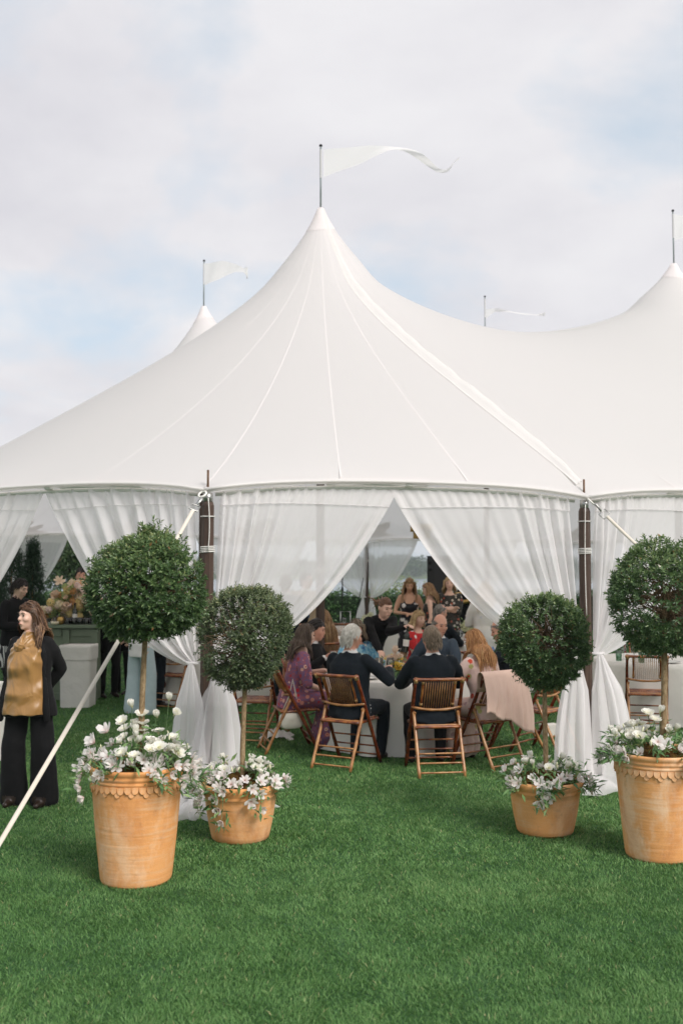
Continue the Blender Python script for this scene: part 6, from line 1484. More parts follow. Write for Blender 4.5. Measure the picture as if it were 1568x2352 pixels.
    if face:
        def hp_(x, y, z): return Vector(tuple(hc + HM_ @ np.array([x, y, z]) * hs))
        Rm = Matrix([list(HM_[0]), list(HM_[1]), list(HM_[2])])
        if shades:
            o = MB(); [o.ball(hp_(sg * 0.034, 0.096, 0.010), (0.029, 0.008, 0.019), 10, 6, rot=Rm) for sg in (1, -1)]; [o.tube([hp_(sg * 0.060, 0.088, 0.014), hp_(sg * 0.080, -0.01, 0.006)], 0.004, 5) for sg in (1, -1)]; o.tube([hp_(-0.01, 0.104, 0.014), hp_(0.01, 0.104, 0.014)], 0.003, 5); o.build('sunglasses', M_SHADES, P)
        else:
            for sg in (1, -1):
                MB().ball(hp_(sg * 0.032, 0.0885, 0.008), (0.0125, 0.006, 0.0055), 8, 5, rot=Rm).build('eye', M_EYE, P)
                o = MB().tube([hp_(sg * 0.016, 0.099, 0.029), hp_(sg * 0.033, 0.0985, 0.034), hp_(sg * 0.050, 0.087, 0.029)], [0.003, 0.0035, 0.002], 5).build('eyebrow', hairM, P); a = o.data.attributes.new('tint', 'FLOAT', 'POINT'); a.data.foreach_set('value', np.full(len(o.data.vertices), 0.1, np.float32))
        MB().tube([hp_(-0.022, 0.093, -0.064), hp_(0, 0.1035, -0.062), hp_(0.022, 0.093, -0.064)], [0.002, 0.0055, 0.002], 6).build('mouth', M_LIP, P)
    P_INFO.append((label, arms, hc, Mi, L0, pel, UP, FW, RT))
    return P
P_INFO = []
def l2w(info, p): return Vector(tuple(info[3].T @ np.asarray(p, float) + info[4]))
# ------------------------------------------------------------------ the woman in the gold blouse
HW = gnd(66, 1848)
hero = person('woman in black suit and gold satin blouse looking left, hands behind her back', HW, R(180 - 8), 'stand', 'f', 1.645, lean=0.0, head=(-0.52, -0.05, 0.0), armR='back', armL='back', skin='fair', hair='balayage', style='long', hlen=0.36, nstr=760,
              wear='none', wcol='black', legs='black', shoe='shoe', voxel=0.010, seed=3, wide=1.3, heavy=1.06, hairpuff=1.35)
inf = P_INFO[-1]; arms, hc, Mi, L0, pel, UP, FW, RT = inf[1:]; k = 1.645 / 1.76
# blazer: full shell, then the blouse stands proud in its open front
G = Vol()
def hsec(t_, rx, ry, fy=0.0): return (pel + UP * t_ * k + FW * (0.008 + fy), RT * rx, FW * ry)
G.loft([hsec(-0.165, 0.235, 0.165), hsec(-0.10, 0.225, 0.165), hsec(0.0, 0.205, 0.152), hsec(0.10, 0.182, 0.132), hsec(0.18, 0.168, 0.122), hsec(0.30, 0.182, 0.135), hsec(0.40, 0.182, 0.118), hsec(0.465, 0.160, 0.095), hsec(0.51, 0.085, 0.066)], 'g')
for sg in (1, -1):
    s_, e, w = arms[sg]; G.tube([s_ - RT * sg * 0.030 - UP * 0.004, s_ * 0.6 + e * 0.4, e, e * 0.5 + w * 0.5, w], [0.058, 0.058, 0.054, 0.050, 0.045], 'g', 14)
link('blazer', G.solid('blazer', {'g': CL['black']}, 0.010, 3, 0.005, 4), hero)
G = Vol(); G.loft([hsec(-0.150, 0.180, 0.086, 0.100), hsec(-0.10, 0.182, 0.086, 0.100), hsec(0.0, 0.174, 0.080, 0.096), hsec(0.10, 0.162, 0.076, 0.088), hsec(0.20, 0.156, 0.080, 0.086), hsec(0.31, 0.158, 0.082, 0.088), hsec(0.40, 0.142, 0.080, 0.070), hsec(0.47, 0.112, 0.076, 0.042), hsec(0.535, 0.056, 0.060, 0.012), hsec(0.565, 0.052, 0.056, 0.010)], 'b')
G.ell(pel + UP * 0.305 * k + FW * 0.120, np.eye(3), (0.125, 0.052, 0.075), 'b')
bme = G.solid('blouse', {'b': CL['gold']}, 0.009, 4, 0.003, 9)
co = np.empty(len(bme.vertices) * 3, np.float32); bme.vertices.foreach_get('co', co); co = co.reshape(-1, 3).astype(float); nr = np.empty(len(co) * 3, np.float32); bme.vertices.foreach_get('normal', nr); nr = nr.reshape(-1, 3)
kn_ = pel + UP * (0.425 * k) + RT * 0.030; dx = (co - kn_) @ RT; dz = (co - kn_) @ UP; th = np.arctan2(dx, -dz); rr_ = np.hypot(dx, dz)
fold = 0.0045 * np.sin(th * 13 + 2.0 * np.sin(rr_ * 9)) * smoothstep(0.03, 0.10, rr_) * np.exp(-rr_ / 0.42) + 0.0035 * np.sin(rr_ * 34 + 1.5 * np.sin(th * 2.5)) * smoothstep(0.10, 0.2, rr_) * np.cos(th * 0.9) + 0.004 * np.sin(dx * 50 + dz * 22)* smoothstep(0.25, 0.4, rr_)
co += nr * fold[:, None]; bme.vertices.foreach_set('co', co.astype(np.float32).ravel()); bme.update(); link('blouse', bme, hero)
G = Vol(); rr = random.Random(2)       # knotted rosette and neck scarf
for q in range(11):
    a = q * 2.4; r0 = 0.006 + 0.0042 * q; cpt = pel + UP * (0.425 * k) + RT * 0.030 + FW * (0.150 - 0.0008 * q); d1 = RT * math.cos(a) + UP * math.sin(a)
    G.ell(cpt + d1 * r0, np.stack([d1, FW, np.cross(d1, FW)], 1), (0.010, 0.012, 0.024), 'b')
G.tube([pel + UP * 0.555 * k + RT * 0.055, pel + UP * 0.50 * k + RT * 0.03 + FW * 0.100, pel + UP * 0.43 * k + RT * 0.03 + FW * 0.138], [0.014, 0.020, 0.016], 'b', 8, 4); G.tube([pel + UP * 0.555 * k - RT * 0.055, pel + UP * 0.50 * k - RT * 0.02 + FW * 0.100, pel + UP * 0.43 * k + RT * 0.02 + FW * 0.138], [0.014, 0.020, 0.016], 'b', 8, 4)
link('scarf_rosette', G.solid('scarf_rosette', {'b': CL['gold']}, 0.006, 1), hero)
for sg in (1, -1):      # lapels
    p = [pel + UP * 0.10 * k + RT * sg * 0.155 + FW * 0.100, pel + UP * 0.25 * k + RT * sg * 0.158 + FW * 0.108, pel + UP * 0.38 * k + RT * sg * 0.145 + FW * 0.095, pel + UP * 0.50 * k + RT * sg * 0.075 + FW * 0.045]
    G = Vol(); G.tube(p, [0.008, 0.026, 0.034, 0.020], 'g', 10, 4, squash=(1, 0.4)); link('lapel', G.solid('lapel', {'g': CL['black']}, 0.008, 2), hero)
for sg in (1, -1):      # front edges of the open blazer
    G = Vol(); G.tube([pel + UP * 0.16 * k + RT * sg * 0.165 + FW * 0.095, pel + UP * 0.02 * k + RT * sg * 0.182 + FW * 0.112, pel - UP * 0.10 * k + RT * sg * 0.192 + FW * 0.120, pel - UP * 0.185 * k + RT * sg * 0.200 + FW * 0.115], [0.018, 0.026, 0.030, 0.028], 'g', 10, 5, squash=(1, 0.75)); link('front_edge', G.solid('front_edge', {'g': CL['black']}, 0.008, 2), hero)
MB().box(Vector(tuple(pel + UP * -0.005 + RT * 0.185 + FW * 0.103)), (0.045, 0.006, 0.028), Matrix.Rotation(0.5, 3, 'Z')).build('pocket_card', plain('teal_card', (0.20, 0.42, 0.38), None, 5, 0.5), hero, smooth=False)

# ------------------------------------------------------------------ the middle table
def cl(key): c = CH[key]; return Vector(c.location), c.rotation_euler.z
l, rz = cl('white'); person('white-haired man in navy suit seated with his back to us, reaching for his glass', l, rz, 'sit', 'm', 1.80, lean=-0.02, pelvis_dy=0.07, head=(-0.35, 0.10, 0), armR=(*at(893, 1538, 10.08), 1.0, -0.1, -0.9), armL='table', skin='ruddy', hair='white', style='short', hlen=0.05, nstr=760, wear='suit', wcol='navy', legs='navy', voxel=0.011, seed=11, heavy=1.08)
l, rz = cl('grey'); person('grey-brown haired man in dark suit seated with his back to us', l, rz, 'sit', 'm', 1.80, lean=0.02, pelvis_dy=0.07, head=(0.12, 0.14, 0), armR='table', armL='table', skin='ruddy', hair='greybrown', style='short', hlen=0.065, nstr=760, wear='suit', wcol='navy', legs='black', voxel=0.011, seed=12, heavy=1.06)
l, rz = cl('pink'); person('strawberry blonde woman in pink flowered dress seated in profile', l, rz, 'sit', 'f', 1.70, lean=0.20, head=(0.25, 0.10, 0), armR='table', armL='table', skin='fair', hair='straw', style='long', hlen=0.30, nstr=760, wear='dress', wcol='pink', legs=None, sleeve='short', neck_t=0.49, long_dress=True, voxel=0.011, seed=13, heavy=1.05)
l, rz = cl('purple'); person('brown-haired woman in purple flowered dress laughing at the table', l, rz, 'sit', 'f', 1.74, lean=0.22, head=(0.10, 0.0, 0), armR='lap', armL='table', skin='fair', hair='ash', style='long', hlen=0.28, nstr=760, wear='dress', wcol='purple', legs=None, sleeve='elbow', neck_t=0.50, long_dress=True, voxel=0.011, seed=14)
l, rz = cl('man2'); cupp = at(760, 1508, 11.25); person('dark-haired man holding a pale cup beyond the purple dress', l, rz, 'sit', 'm', 1.76, lean=0.16, head=(0.2, 0.1, 0), armR=tuple(cupp - Vector((0.08, 0, 0.02))), armL='table', skin='ruddy', hair='dark', style='short', hlen=0.06, nstr=200, wcol='black', legs='black', seed=15)
l, rz = cl('blue'); person('woman in turquoise patterned dress behind the white-haired man', l, rz, 'sit', 'f', 1.66, lean=0.14, head=(-0.5, 0.1, 0), armR='table', armL='table', skin='ruddy', hair='greybrown', style='long', hlen=0.20, nstr=220, wear='dress', wcol='bluepat', legs=None, sleeve='elbow', seed=16)
l, rz = cl('steel'); person('balding man in slate blue suit on the far side of the table', l, rz, 'sit', 'm', 1.78, lean=0.12, head=(1.0, 0.1, 0), armR='table', armL='table', skin='ruddy', hair='grey', style='bald', hlen=0.05, nstr=170, wcol='slate', legs='navy', seed=17, heavy=1.06)
l, rz = cl('navy'); person('grey-haired man in navy suit looking down beside the ball topiary', l, rz, 'sit', 'm', 1.82, lean=0.10, head=(0.1, 0.22, 0), armR='table', armL=tuple(at(1060, 1538, 10.72)), skin='ruddy', hair='grey', style='thin', hlen=0.05, nstr=520, wcol='navy', legs='black', voxel=0.012, seed=18, heavy=1.1)
obj1('cup', MB().lathe([(0.025, 0), (0.03, 0.005), (0.034, 0.075), (0.031, 0.075), (0.027, 0.01), (0.01, 0.008)], 18).mesh('cup', plain('pale_green_cup', (0.52, 0.58, 0.52), None, 9, 0.3)), 'pale green cup held beside the purple dress', 'cup', cupp + Vector((0.03, -0.02, -0.02)))
# the wine waiter leaning over the table
wl = Vector((0.36, 12.85, 0)); wrz = face(0.35, -0.94); hbot = at(918, 1452, 12.2); hpour = at(893, 1520, 11.75)
person('wine waiter in black with houndstooth apron leaning in to pour', wl, wrz, 'stand', 'm', 1.78, lean=0.86, head=(0.15, -0.25, 0.0), armR=(*at(880, 1512, 11.9), -0.5, -0.6, -0.5), armL=(*at(928, 1440, 12.15), 0.8, -0.2, -0.6), skin='fair', hair='auburn', style='pony', hlen=0.10, nstr=520, wear='suit', wcol='black', shirt='black', legs='black', voxel=0.012, seed=19, apron='check', heavy=0.95)
bt = bottle('dark wine bottle with a white label held by the waiter', at(930, 1497, 12.12)); bt.rotation_euler = (0.05, 0.10, 0); bt.scale = (1.0, 1.0, 1.0)

# ------------------------------------------------------------------ guests deeper in the tent
person('blonde woman in red flowered dress seated behind the wine bottle', (1.02, 14.1, 0), face(0.5, -0.3), 'sit', 'f', 1.70, lean=0.08, head=(-0.3, 0, 0), armR='lap', armL='table', hair='blond', style='long', hlen=0.22, nstr=200, wear='dress', wcol='redfl', legs=None, sleeve='short', voxel=0.018, seed=21)
l, rz = cl('b2'); person('grey-haired man in dark suit seated at the hydrangea table', l, rz, 'sit', 'm', 1.80, lean=0.1, head=(-0.3, 0, 0), armR='table', armL='table', skin='ruddy', hair='grey', style='thin', hlen=0.05, nstr=160, wcol='navy', legs='navy', voxel=0.018, seed=22)
person('woman with bare shoulders in black and white dress looking at her hands', (1.18, 17.5, 0), face(-0.05, -1), 'stand', 'f', 1.76, head=(0.05, 0.30, 0), armR='front', armL='front', skin='tan', hair='honey', style='long', hlen=0.36, nstr=200, wear='dress', wcol='bwfl', legs=None, sleeve='none', neck_t=0.37, voxel=0.018, seed=23)
person('woman in sleeveless dark dress standing in profile before the loudspeaker', (1.56, 17.3, 0), face(-0.95, 0.2), 'stand', 'f', 1.67, head=(0.1, 0.15, 0), armR='front', armL='down', skin='fair', hair='honey', style='long', hlen=0.26, nstr=180, wear='dress', wcol='darkfl', legs=None, sleeve='none', neck_t=0.44, voxel=0.018, seed=24)
person('smiling blonde woman in flowered blouse before the loudspeaker', (1.87, 17.4, 0), face(-0.15, -0.98), 'stand', 'f', 1.77, head=(0.1, -0.05, 0), armR='fold', armL='fold', skin='fair', hair='blond', style='long', hlen=0.20, nstr=200, wear='top', wcol='darkfl', legs='black', sleeve='elbow', voxel=0.018, seed=25)
mus = Vector((2.42, 19.0, 0)); person('musician in black playing a small brass horn', mus, face(-0.6, -0.8), 'stand', 'm', 1.84, head=(0, 0.1, 0), armR='fold', armL='fold', hair='dark', style='short', hlen=0.05, nstr=100, wear='suit', wcol='black', shirt='black', legs='black', voxel=0.02, seed=26)
hc_ = mus + Vector((-0.18, -0.24, 1.36)); tag(MB().tube([hc_ + Vector((0.17 * math.cos(a), 0.02 * math.sin(2 * a), 0.085 * math.sin(a))) for a in np.linspace(0, 6.1, 18)], [0.016 + 0.0016 * i for i in range(18)], 8).build('brass_horn', M_GOLD), 'curled brass horn in the musician\'s hands', 'horn')
person('blonde woman in white and blue jacket standing with her back to us', (2.05, 14.35, 0), face(0.15, 1), 'stand', 'f', 1.72, head=(-0.2, 0, 0), armR='front', armL='front', hair='blond', style='long', hlen=0.28, nstr=280, wear='top', wcol='tiedye', legs='white', sleeve='long', voxel=0.015, seed=27, heavy=1.08)
person('man in tan blazer, blue tie and sunglasses standing by the centre pole', (-0.58, 15.9, 0), face(0.35, -0.9), 'stand', 'm', 1.86, head=(0.5, -0.05, 0), armR='down', armL='down', skin='ruddy', hair='brown', style='short', hlen=0.04, nstr=120, wcol='tan', legs='tan', tie='tie', shades=True, voxel=0.016, seed=28, heavy=1.12)
person('man in navy suit seen from behind, half hidden by the dense topiary', (-0.80, 14.2, 0), face(0.2, 0.95), 'stand', 'm', 1.84, head=(0.2, 0, 0), armR='front', armL='down', hair='brown', style='short', hlen=0.05, nstr=120, wcol='navy', legs='navy', voxel=0.016, seed=29, heavy=1.1)
l, rz = cl('b4'); person('seated woman in sunglasses with long dark hair', l, face(-0.35, -0.94), 'sit', 'f', 1.68, lean=0.05, head=(0.55, 0, 0), armR='lap', armL='lap', skin='ruddy', hair='brown', style='long', hlen=0.28, nstr=220, wear='dress', wcol='olive', legs=None, sleeve='none', neck_t=0.42, shades=True, voxel=0.016, seed=30)
l, rz = cl('b3'); person('woman with long fair hair and bare back seated beside the centre pole', l, rz, 'sit', 'f', 1.70, lean=0.05, head=(0.3, 0, 0), armR='lap', armL='lap', skin='tan', hair='honey', style='long', hlen=0.34, nstr=240, wear='dress', wcol='olive', legs=None, sleeve='none', neck_t=0.36, voxel=0.016, seed=31)
# left side: bar staff and standing guests
person('young barman with striped apron looking down by the bar', (at(33, 1400, 13.4).x, 13.4, 0), face(0.75, -0.45), 'stand', 'm', 1.80, lean=0.08, head=(0.15, 0.28, 0), armR='front', armL='front', hair='dark', style='short', hlen=0.085, nstr=260, wear='suit', wcol='black', shirt='black', legs='black', voxel=0.014, seed=32, apron='stripe', hairpuff=1.5)
person('man in dark suit and navy tie behind the bar flowers', (at(186, 1330, 16.4).x, 16.4, 0), face(0.25, -0.95), 'stand', 'm', 1.93, head=(0.1, 0, 0), hair='dark', skin='ruddy', style='short', hlen=0.05, nstr=140, wcol='navy', shirt='paleblue', legs='navy', tie='tienavy', voxel=0.018, seed=33)
person('guest in pale blue trousers standing behind the tallest topiary', (at(324, 1500, 13.4).x, 13.4, 0), face(0.5, 0.85), 'stand', 'm', 1.74, hair='brown', hlen=0.05, nstr=100, wear='top', wcol='white', legs='paleblue', shoe='peachshoe', voxel=0.016, seed=34, wide=1.28, armR='front', armL='front')
person('guest in black trousers right of the green bar', (at(250, 1500, 15.0).x, 15.0, 0), face(0.6, -0.8), 'stand', 'm', 1.74, hair='dark', hlen=0.05, nstr=80, wcol='black', legs='black', voxel=0.018, seed=35, armR='front', armL='down')
person('guest in black beside the pale blue trousers', (at(283, 1500, 15.4).x, 15.4, 0), face(-0.4, -0.9), 'stand', 'm', 1.72, hair='dark', hlen=0.05, nstr=80, wcol='black', legs='black', voxel=0.018, seed=36, armL='front')
person('guest in dark trousers and brown shoes behind the tallest topiary', (at(365, 1500, 14.0).x, 14.0, 0), face(0.9, 0.3), 'stand', 'm', 1.76, hair='dark', hlen=0.05, nstr=80, wcol='black', legs='navy', voxel=0.018, seed=37)
bpy.data.scenes.remove(WORK)
# ================================================================== behind the tent
def cloud_obj(name, pts, nper, spread, L, mat, parent, seed, flat=0.5, wr=0.6):
    r = np.random.default_rng(seed); P = np.repeat(np.asarray(pts, float), nper, 0); n = len(P); P = P + r.normal(size=(n, 3)) * np.asarray(spread)
    D = r.normal(size=(n, 3)) * np.array([1, 1, flat]); U = r.normal(size=(n, 3)) * 0.6 + np.array([0, 0, 1.0]); LL = L * (0.6 + 0.8 * r.random(n)); tint = np.clip(0.1 + 0.75 * r.random(n), 0, 1)
    V, F, A = leaf_cloud(P, D, U, LL, LL * wr, tint); o = link(name, np_mesh(name, V, F, mat, False, {'tint': ('POINT', A)}), parent); o['kind'] = 'stuff'; return o
M_HEDGE = leaf_mat('hedge_leaf', [(0, (0.022, 0.060, 0.018)), (0.5, (0.045, 0.115, 0.030)), (1.0, (0.10, 0.19, 0.05))], 0.2, 0.5)
M_LIME = leaf_mat('young_shrub_leaf', [(0, (0.15, 0.22, 0.045)), (0.5, (0.26, 0.34, 0.08)), (1.0, (0.40, 0.46, 0.14))], 0.4, 0.5)
M_WOOD = leaf_mat('far_wood_leaf', [(0, (0.030, 0.060, 0.024)), (0.5, (0.055, 0.105, 0.036)), (1.0, (0.13, 0.17, 0.055))], 0.2, 0.7, 0.2)
M_CYP = leaf_mat('cypress_needle', [(0, (0.012, 0.034, 0.018)), (0.5, (0.024, 0.062, 0.030)), (1.0, (0.05, 0.105, 0.045))], 0.1, 0.6)
M_WIL = leaf_mat('willow_leaf', [(0, (0.030, 0.065, 0.026)), (0.5, (0.060, 0.112, 0.040)), (1.0, (0.13, 0.18, 0.07))], 0.25, 0.5)
rh = np.random.default_rng(3); HX0, HX1 = -14.0, 18.0
H = thing('hedge', 'long clipped green hedge between the tent and the lake', 'hedge', (0, 31.0, 0))
n = 5200; fc = rh.random(n); hx = HX0 + (HX1 - HX0) * rh.random(n); face_ = rh.random(n) < 0.62; hy = np.where(face_, -0.5 + 0.05 * rh.normal(size=n), -0.5 + rh.random(n)); hz = np.where(face_, rh.random(n) * 1.10, 1.10 + 0.035 * rh.normal(size=n))
cloud_obj('foliage', np.stack([hx, hy, hz], 1), 5, (0.05, 0.05, 0.04), 0.075, M_HEDGE, H, 4)
MB().box(((HX0 + HX1) / 2, 0.02, 0.51), (HX1 - HX0 - 0.2, 0.85, 1.02)).build('shade_core', plain('hedge_shade', (0.012, 0.028, 0.010), None, 9, 0.9), H, smooth=False)  # solid core coloured near-black to stand for the shade between the leaves
rs = random.Random(8)
for k, (px_, D, hgt) in enumerate([(848, 33.5, 1.25), (868, 34.2, 1.45), (893, 33.2, 1.3), (921, 34.0, 1.75), (750, 33.5, 1.25), (735, 34.4, 1.2), (1002, 34.2, 1.5), (955, 34.6, 1.4), (1045, 34.0, 1.4), (820, 35.0, 1.15)]):
    c = at(px_, 1360, D); T = thing('young_shrub', ['slim yellow-green shrub', 'bushy yellow-green shrub', 'loose yellow-green shrub'][k % 3] + ' above the hedge, ' + ORD[sorted([848, 868, 893, 921, 750, 735, 1002, 955, 1045, 820]).index(px_)] + ' from the left', 'shrub', (c.x, c.y, 0), 0, 'young shrubs behind the hedge')
    pts = []; mb = MB()
    for q in range(9):
        a = rs.uniform(0, 6.28); rr = rs.uniform(0.05, 0.42); top = hgt * rs.uniform(0.75, 1.05); mb.tube([(0, 0, 0), (rr * .5 * math.cos(a), rr * .5 * math.sin(a), top * .5), (rr * math.cos(a), rr * math.sin(a), top)], [0.012, 0.008, 0.003], 4, caps=False)
        for u in np.linspace(0.35, 1, 9): pts.append((rr * u * math.cos(a), rr * u * math.sin(a), top * u))
    mb.build('stems', M_TWIG, T); cloud_obj('crown', pts, 5, (0.07, 0.07, 0.07), 0.075, M_LIME, T, 60 + k)
# far shore
mb = MB(); rows = []
for y, z in ((690, -7.2), (705, -6.4), (760, -3.0), (860, 2.0), (1000, 5.0), (1250, 4.0)): rows.append([(x, y + 14 * math.sin(x * 0.013), z + (2 * math.sin(x * 0.006 + 1) if z > 0 else 0)) for x in np.linspace(-900, 900, 61)])
tag(mb.grid(rows).build('far_shore', plain('far_shore_ground', (0.06, 0.10, 0.04), (0.09, 0.12, 0.05), 0.02, 0.95)), 'wooded far shore of the lake', 'shore', kind='structure')
r = np.random.default_rng(12); pts = []; n = 520
for k in range(n):
    u = r.random(); x = -420 + 640 * r.random(); y = 706 + 150 * u ** 1.3 + 14 * math.sin(x * 0.013); base = -6.5 + 8 * min(1, max(0, (y - 705) / 155)); h = 5 + 6 * r.random() + 3 * math.sin(x * 0.05); w = h * 0.42
    for q in range(26):
        d = r.normal(size=3); d /= np.linalg.norm(d); pts.append((x + d[0] * w, y + d[1] * w, base + h * 0.55 + d[2] * h * 0.45))
tag(cloud_obj('far_wood', pts, 5, (0.9, 0.9, 0.7), 1.9, M_WOOD, None, 13), 'green trees massed along the far shore', 'wood', kind='stuff')
# trees beyond the left end of the tent
def back_tree(label, x, y, h, w, mat, seed, droop=False):
    rr = random.Random(seed); T = thing('garden_tree', label, 'tree', (x, y, 0), 0, 'trees beyond the left end of the tent'); MB().tube([(0, 0, 0), (0.1, 0, h * .3), (0.05, 0.1, h * .55), (0, 0, h * .8)], [0.22, 0.17, 0.12, 0.05], 8).build('trunk', M_BARK, T); pts = []; mb = MB()
    for q in range(70):
        a = rr.uniform(0, 6.28); e = rr.uniform(-0.3, 1.2); L = w * rr.uniform(0.5, 1.0); p0 = Vector((0, 0, h * rr.uniform(0.3, 0.7))); p1 = p0 + Vector((math.cos(a) * math.cos(e) * L, math.sin(a) * math.cos(e) * L, math.sin(e) * L * 0.8)); mb.tube([p0, p0.lerp(p1, .5) + Vector((0, 0, .2)), p1], [0.05, 0.03, 0.01], 4, caps=False)
        for u in np.linspace(0.4, 1, 7):
            q_ = p0.lerp(p1, u); pts.append(tuple(q_))
            if droop: pts += [(q_.x + rr.gauss(0, .15), q_.y + rr.gauss(0, .15), q_.z - z_) for z_ in (0.3, 0.7, 1.1)]
    mb.build('branches', M_TWIG, T); cloud_obj('crown', pts, 12, (0.22, 0.22, 0.22), 0.17, mat, T, seed, 1.5 if droop else 0.5, 0.35)
back_tree('drooping grey-green tree seen through the left curtain gap', at(172, 1300, 38).x, 38, 5.2, 2.6, M_WIL, 71, True)
back_tree('dark leafy tree beyond the left end of the tent', at(70, 1300, 46).x, 46, 5.0, 2.6, M_HEDGE, 72)
back_tree('rounded tree further left behind the tent end', at(-60, 1300, 42).x, 42, 5.0, 2.4, M_WIL, 73)
for k, (px_, top, w) in enumerate([(26, 1245, 0.30), (74, 1250, 0.21), (-18, 1262, 0.26)]):
    b = at(px_, 1400, 18.8 + 0.3 * k); hgt = at(px_, top, 18.8 + 0.3 * k).z
    T = thing('potted_cypress', ['broad dark cypress at the left edge behind the barman', 'narrow dark cypress right of the broad one behind the barman', 'dark cypress cut off by the left picture edge'][k], 'potted cypress', (b.x, b.y, 0), 0, 'cypresses behind the barman')
    MB().lathe([(0.14, 0), (0.16, 0.01), (0.20, 0.38), (0.18, 0.38), (0.15, 0.3)], 20).build('pot', plain('dark_planter', (0.05, 0.05, 0.048), None, 6, 0.6), T); MB().tube([(0, 0, 0.3), (0, 0, hgt - 0.4)], [0.03, 0.012], 6).build('trunk', M_BARK, T); pts = []; rr = random.Random(k)
    for q in range(420):
        u = rr.random() ** 0.8; a = rr.uniform(0, 6.28); z = 0.45 + (hgt - 0.45) * u; rad_ = w * math.sin(math.pi * min(1, 0.12 + 0.86 * u ** 0.8)) ** 0.6 * rr.uniform(0.6, 1.05) * (1 + 0.15 * math.sin(a * 3 + z * 5)); pts.append((rad_ * math.cos(a), rad_ * math.sin(a), z))
    cloud_obj('crown', pts, 14, (0.035, 0.035, 0.06), 0.085, M_CYP, T, 80 + k, 3.0, 0.16)

# ================================================================== small things inside the tent
sp = at(1008, 1277, 20.0); S = thing('loudspeaker', 'tall black loudspeaker on a stand behind the smiling women', 'speaker', (sp.x, sp.y, 0), R(-8)); z1 = sp.z
MB().box((0, 0, z1 - 0.42), (0.46, 0.40, 0.84)).build('cabinet', M_BLACKP, S, smooth=False)
M_GRILL = plain('speaker_grille', (0.03, 0.03, 0.032), (0.02, 0.02, 0.021), 200, 0.6, bump=0.4, bscale=300); g_ = MB().box((0.06, -0.205, z1 - 0.42), (0.30, 0.012, 0.78)).build('grille', M_GRILL, S, smooth=False)
for zz in (0.14, 0.27): MB().tube([(-0.17, -0.20, z1 - zz), (-0.17, -0.212, z1 - zz)], 0.035, 14).build('port', plain('port_black', (0.004, 0.004, 0.004), None, 5, 0.7), S)
MB().tube([(0, 0, 0.35), (0, 0, z1 - 0.82)], 0.018, 8).build('stand_pole', M_BLACKP, S)
for k in range(3): a = k * 2.094; MB().tube([(0, 0, 0.75), (0.45 * math.cos(a), 0.45 * math.sin(a), 0.01)], 0.012, 6).build('stand_leg', M_BLACKP, S)
L = at(786, 1400, 21.5); S = thing('light_stand', 'thin black tripod stand with a slanted boom near the far curtain', 'stand', (L.x, L.y, 0)); MB().tube([(0, 0, 0.1), (0, 0, 1.3), (0, 0, 2.45)], [0.016, 0.013, 0.011], 8).build('mast', M_BLACKP, S)
MB().tube([(0.26, 0, 0.75), (0.45, 0, 1.7)], 0.010, 6).build('boom', M_BLACKP, S); MB().tube([(0, 0, 1.42), (0, 0, 1.50)], 0.024, 8).build('collar', M_BLACKP, S)
for k in range(3): a = k * 2.094 + 0.4; MB().tube([(0, 0, 0.55), (0.4 * math.cos(a), 0.4 * math.sin(a), 0.01)], 0.010, 6).build('leg', M_BLACKP, S)
b = at(793, 1430, 20.5); S = thing('equipment_case', 'black wheeled case with raised silver handle by the hedge', 'case', (b.x, b.y, 0)); M_CASE = plain('black_nylon', (0.008, 0.008, 0.009), None, 30, 0.7, bump=0.3)
MB().lathe([(0.28, 0.03), (0.30, 0.06), (0.28, 0.5), (0.20, 0.74), (0.08, 0.80), (0.01, 0.80)], 24).build('body', M_CASE, S); MB().tube([(-0.10, 0, 0.72), (-0.10, 0, 1.02), (0.10, 0, 1.02), (0.10, 0, 0.72)], 0.011, 8).build('handle', plain('bright_steel', (0.75, 0.75, 0.74), None, 9, 0.3, metal=0.6), S)
for sx in (-1, 1): MB().ball((sx * 0.2, -0.1, 0.035), 0.035, 10, 6).build('wheel', M_BLACKP, S)
# tiered woven pendant
pc = at(968, 1212, 17.5); S = thing('pendant_lamp', 'tiered tan woven pendant hanging under the tent roof', 'pendant', (pc.x, pc.y, pc.z)); M_RATT = plain('woven_rattan', (0.56, 0.36, 0.12), (0.46, 0.28, 0.09), 40, 0.7, bump=0.5, bscale=120)
MB().lathe([(0.20, 0.06), (0.20, -0.07), (0.195, -0.07), (0.195, 0.06)], 28).build('shade', M_RATT, S); MB().lathe([(0.15, -0.075), (0.15, -0.19), (0.145, -0.19), (0.145, -0.075)], 28).build('shade', M_RATT, S); MB().tube([(0, 0, 0.0), (0, 0, 1.4)], 0.004, 5).build('cord', M_BLACKP, S); MB().lathe([(0.004, 0.05), (0.2, 0.055)], 28).build('cap', M_RATT, S)
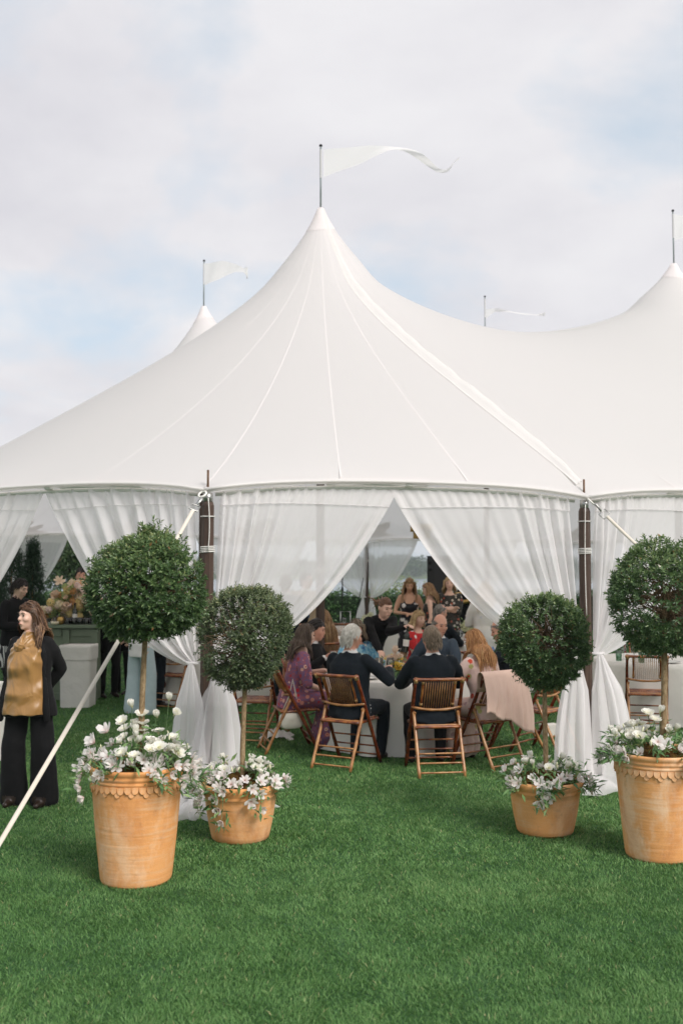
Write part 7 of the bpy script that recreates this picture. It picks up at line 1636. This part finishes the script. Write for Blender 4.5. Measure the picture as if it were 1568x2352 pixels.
# handbag on the purple chair, dropped napkin, shawl
hb = at(668, 1655, 10.55); S = thing('handbag', 'off-white rounded handbag hanging beside the purple dress', 'handbag', tuple(hb), R(20)); M_BAG = plain('ivory_leather', (0.66, 0.62, 0.54), (0.60, 0.56, 0.48), 12, 0.5, bump=0.2)
rows = [[(0.125 * f * math.copysign(abs(math.cos(a)) ** 0.6, math.cos(a)), y, 0.085 * f * math.copysign(abs(math.sin(a)) ** 0.6, math.sin(a))) for a in np.linspace(0, 2 * math.pi, 33)[:-1]] for y, f in ((-0.04, 0.05), (-0.045, 0.86), (-0.03, 0.98), (0.03, 0.98), (0.045, 0.86), (0.04, 0.05))]
MB().grid(rows, wrap=True).build('body', M_BAG, S); tpk = at(672, 1560, 10.5) - hb; Mz = Matrix.Rotation(-R(20), 3, 'Z'); MB().tube([(-0.10, 0, 0.08), Mz @ (tpk * 0.6) + Vector((-0.03, 0, 0)), Mz @ tpk, Mz @ (tpk * 0.55) + Vector((0.05, 0, 0)), (0.10, 0, 0.08)], 0.007, 6).build('strap', M_BAG, S)
def crumple(name, label, cat, loc, size, h, mat, seed, n=26):
    r = np.random.default_rng(seed); u = np.linspace(-1, 1, n); P = []
    for a in u:
        row = []
        for b_ in u:
            rr = math.hypot(a, b_); z = h * (0.35 + 0.65 * (0.5 + 0.5 * math.sin(a * 7 + 2 * math.sin(b_ * 4 + seed)) * math.cos(b_ * 6 + 1.5 * math.sin(a * 5)))) * max(0, 1 - rr ** 2 * 0.55) + 0.006; row.append((a * size[0] * (1 + 0.15 * math.sin(b_ * 9 + seed)), b_ * size[1] * (1 + 0.15 * math.sin(a * 8)), z))
        P.append(row)
    o = MB().grid(P).build(name, mat, None, loc=tuple(loc)); return tag(o, label, cat)
crumple('dropped_napkin', 'crumpled white napkin lying on the grass under the purple dress chair', 'napkin', gnd(636, 1697), (0.17, 0.12), 0.13, M_LINEN, 2)
M_SHAWL = plain('blush_shawl', (0.74, 0.53, 0.44), (0.70, 0.49, 0.40), 6, 0.85, bump=0.3, bscale=8, sheen=0.2)
pk = CH['pink']; rows = []
for j, v_ in enumerate(np.linspace(0, 1, 26)):
    row = []
    for i, u in enumerate(np.linspace(-1, 1, 34)):
        x = u * (0.27 + 0.05 * v_) + 0.015 * math.sin(v_ * 5 + u * 3); cr = 0.5 + 0.5 * u; Lb = 0.36 + 0.26 * cr ** 1.5
        if v_ < 0.18: w_ = v_ / 0.18; y = -0.145 - 0.03 * w_; z = 0.74 + 0.175 * w_
        elif v_ < 0.30: w_ = (v_ - 0.18) / 0.12; y = -0.175 - 0.085 * w_; z = 0.915 + 0.022 * math.sin(math.pi * w_)
        else: w_ = (v_ - 0.30) / 0.70; y = -0.262 - 0.035 * w_ - 0.02 * math.sin(w_ * 3); z = 0.912 - Lb * w_
        y += -abs((0.030 * math.sin(u * 8 + 1.6 * v_) + 0.014 * math.sin(u * 19 + 2 * v_)) * sst(0.2, 0.8, v_)); z += 0.02 * math.sin(u * 7 + 1) * sst(0.5, 1, v_); row.append((x, y, z))
    rows.append(row)
sh_ = MB().grid(rows).build('shawl', M_SHAWL, None, loc=tuple(pk.location), rot=(0, 0, pk.rotation_euler.z)); tag(sh_, 'pale pink shawl draped over a bamboo chair back', 'shawl'); m_ = sh_.modifiers.new('thick', 'SOLIDIFY'); m_.thickness = 0.004
b = gnd(1262, 1688); S = thing('cream_box', 'small cream gift box on the grass under the empty chair', 'box', (b.x, b.y, 0), 0.4); MB().box((0, 0, 0.05), (0.2, 0.14, 0.10)).build('base', M_LABEL, S, smooth=False); MB().box((0, 0, 0.108), (0.206, 0.146, 0.03)).build('lid', M_LABEL, S, smooth=False)

# ================================================================== lake haze
hm = bpy.data.materials.new('haze_air'); hm.use_nodes = True; ht = hm.node_tree; ht.nodes.clear(); ho = ht.nodes.new('ShaderNodeOutputMaterial'); hv_ = ht.nodes.new('ShaderNodeVolumePrincipled')
hv_.inputs['Color'].default_value = (0.86, 0.92, 0.97, 1); hv_.inputs['Density'].default_value = 0.00042; hv_.inputs['Anisotropy'].default_value = 0.0; ht.links.new(hv_.outputs[0], ho.inputs['Volume'])
tag(MB().box((0, 620, 11.5), (2900, 1360, 41)).build('haze', hm, None, smooth=False), 'thin pale haze over the lake', 'haze', kind='stuff')
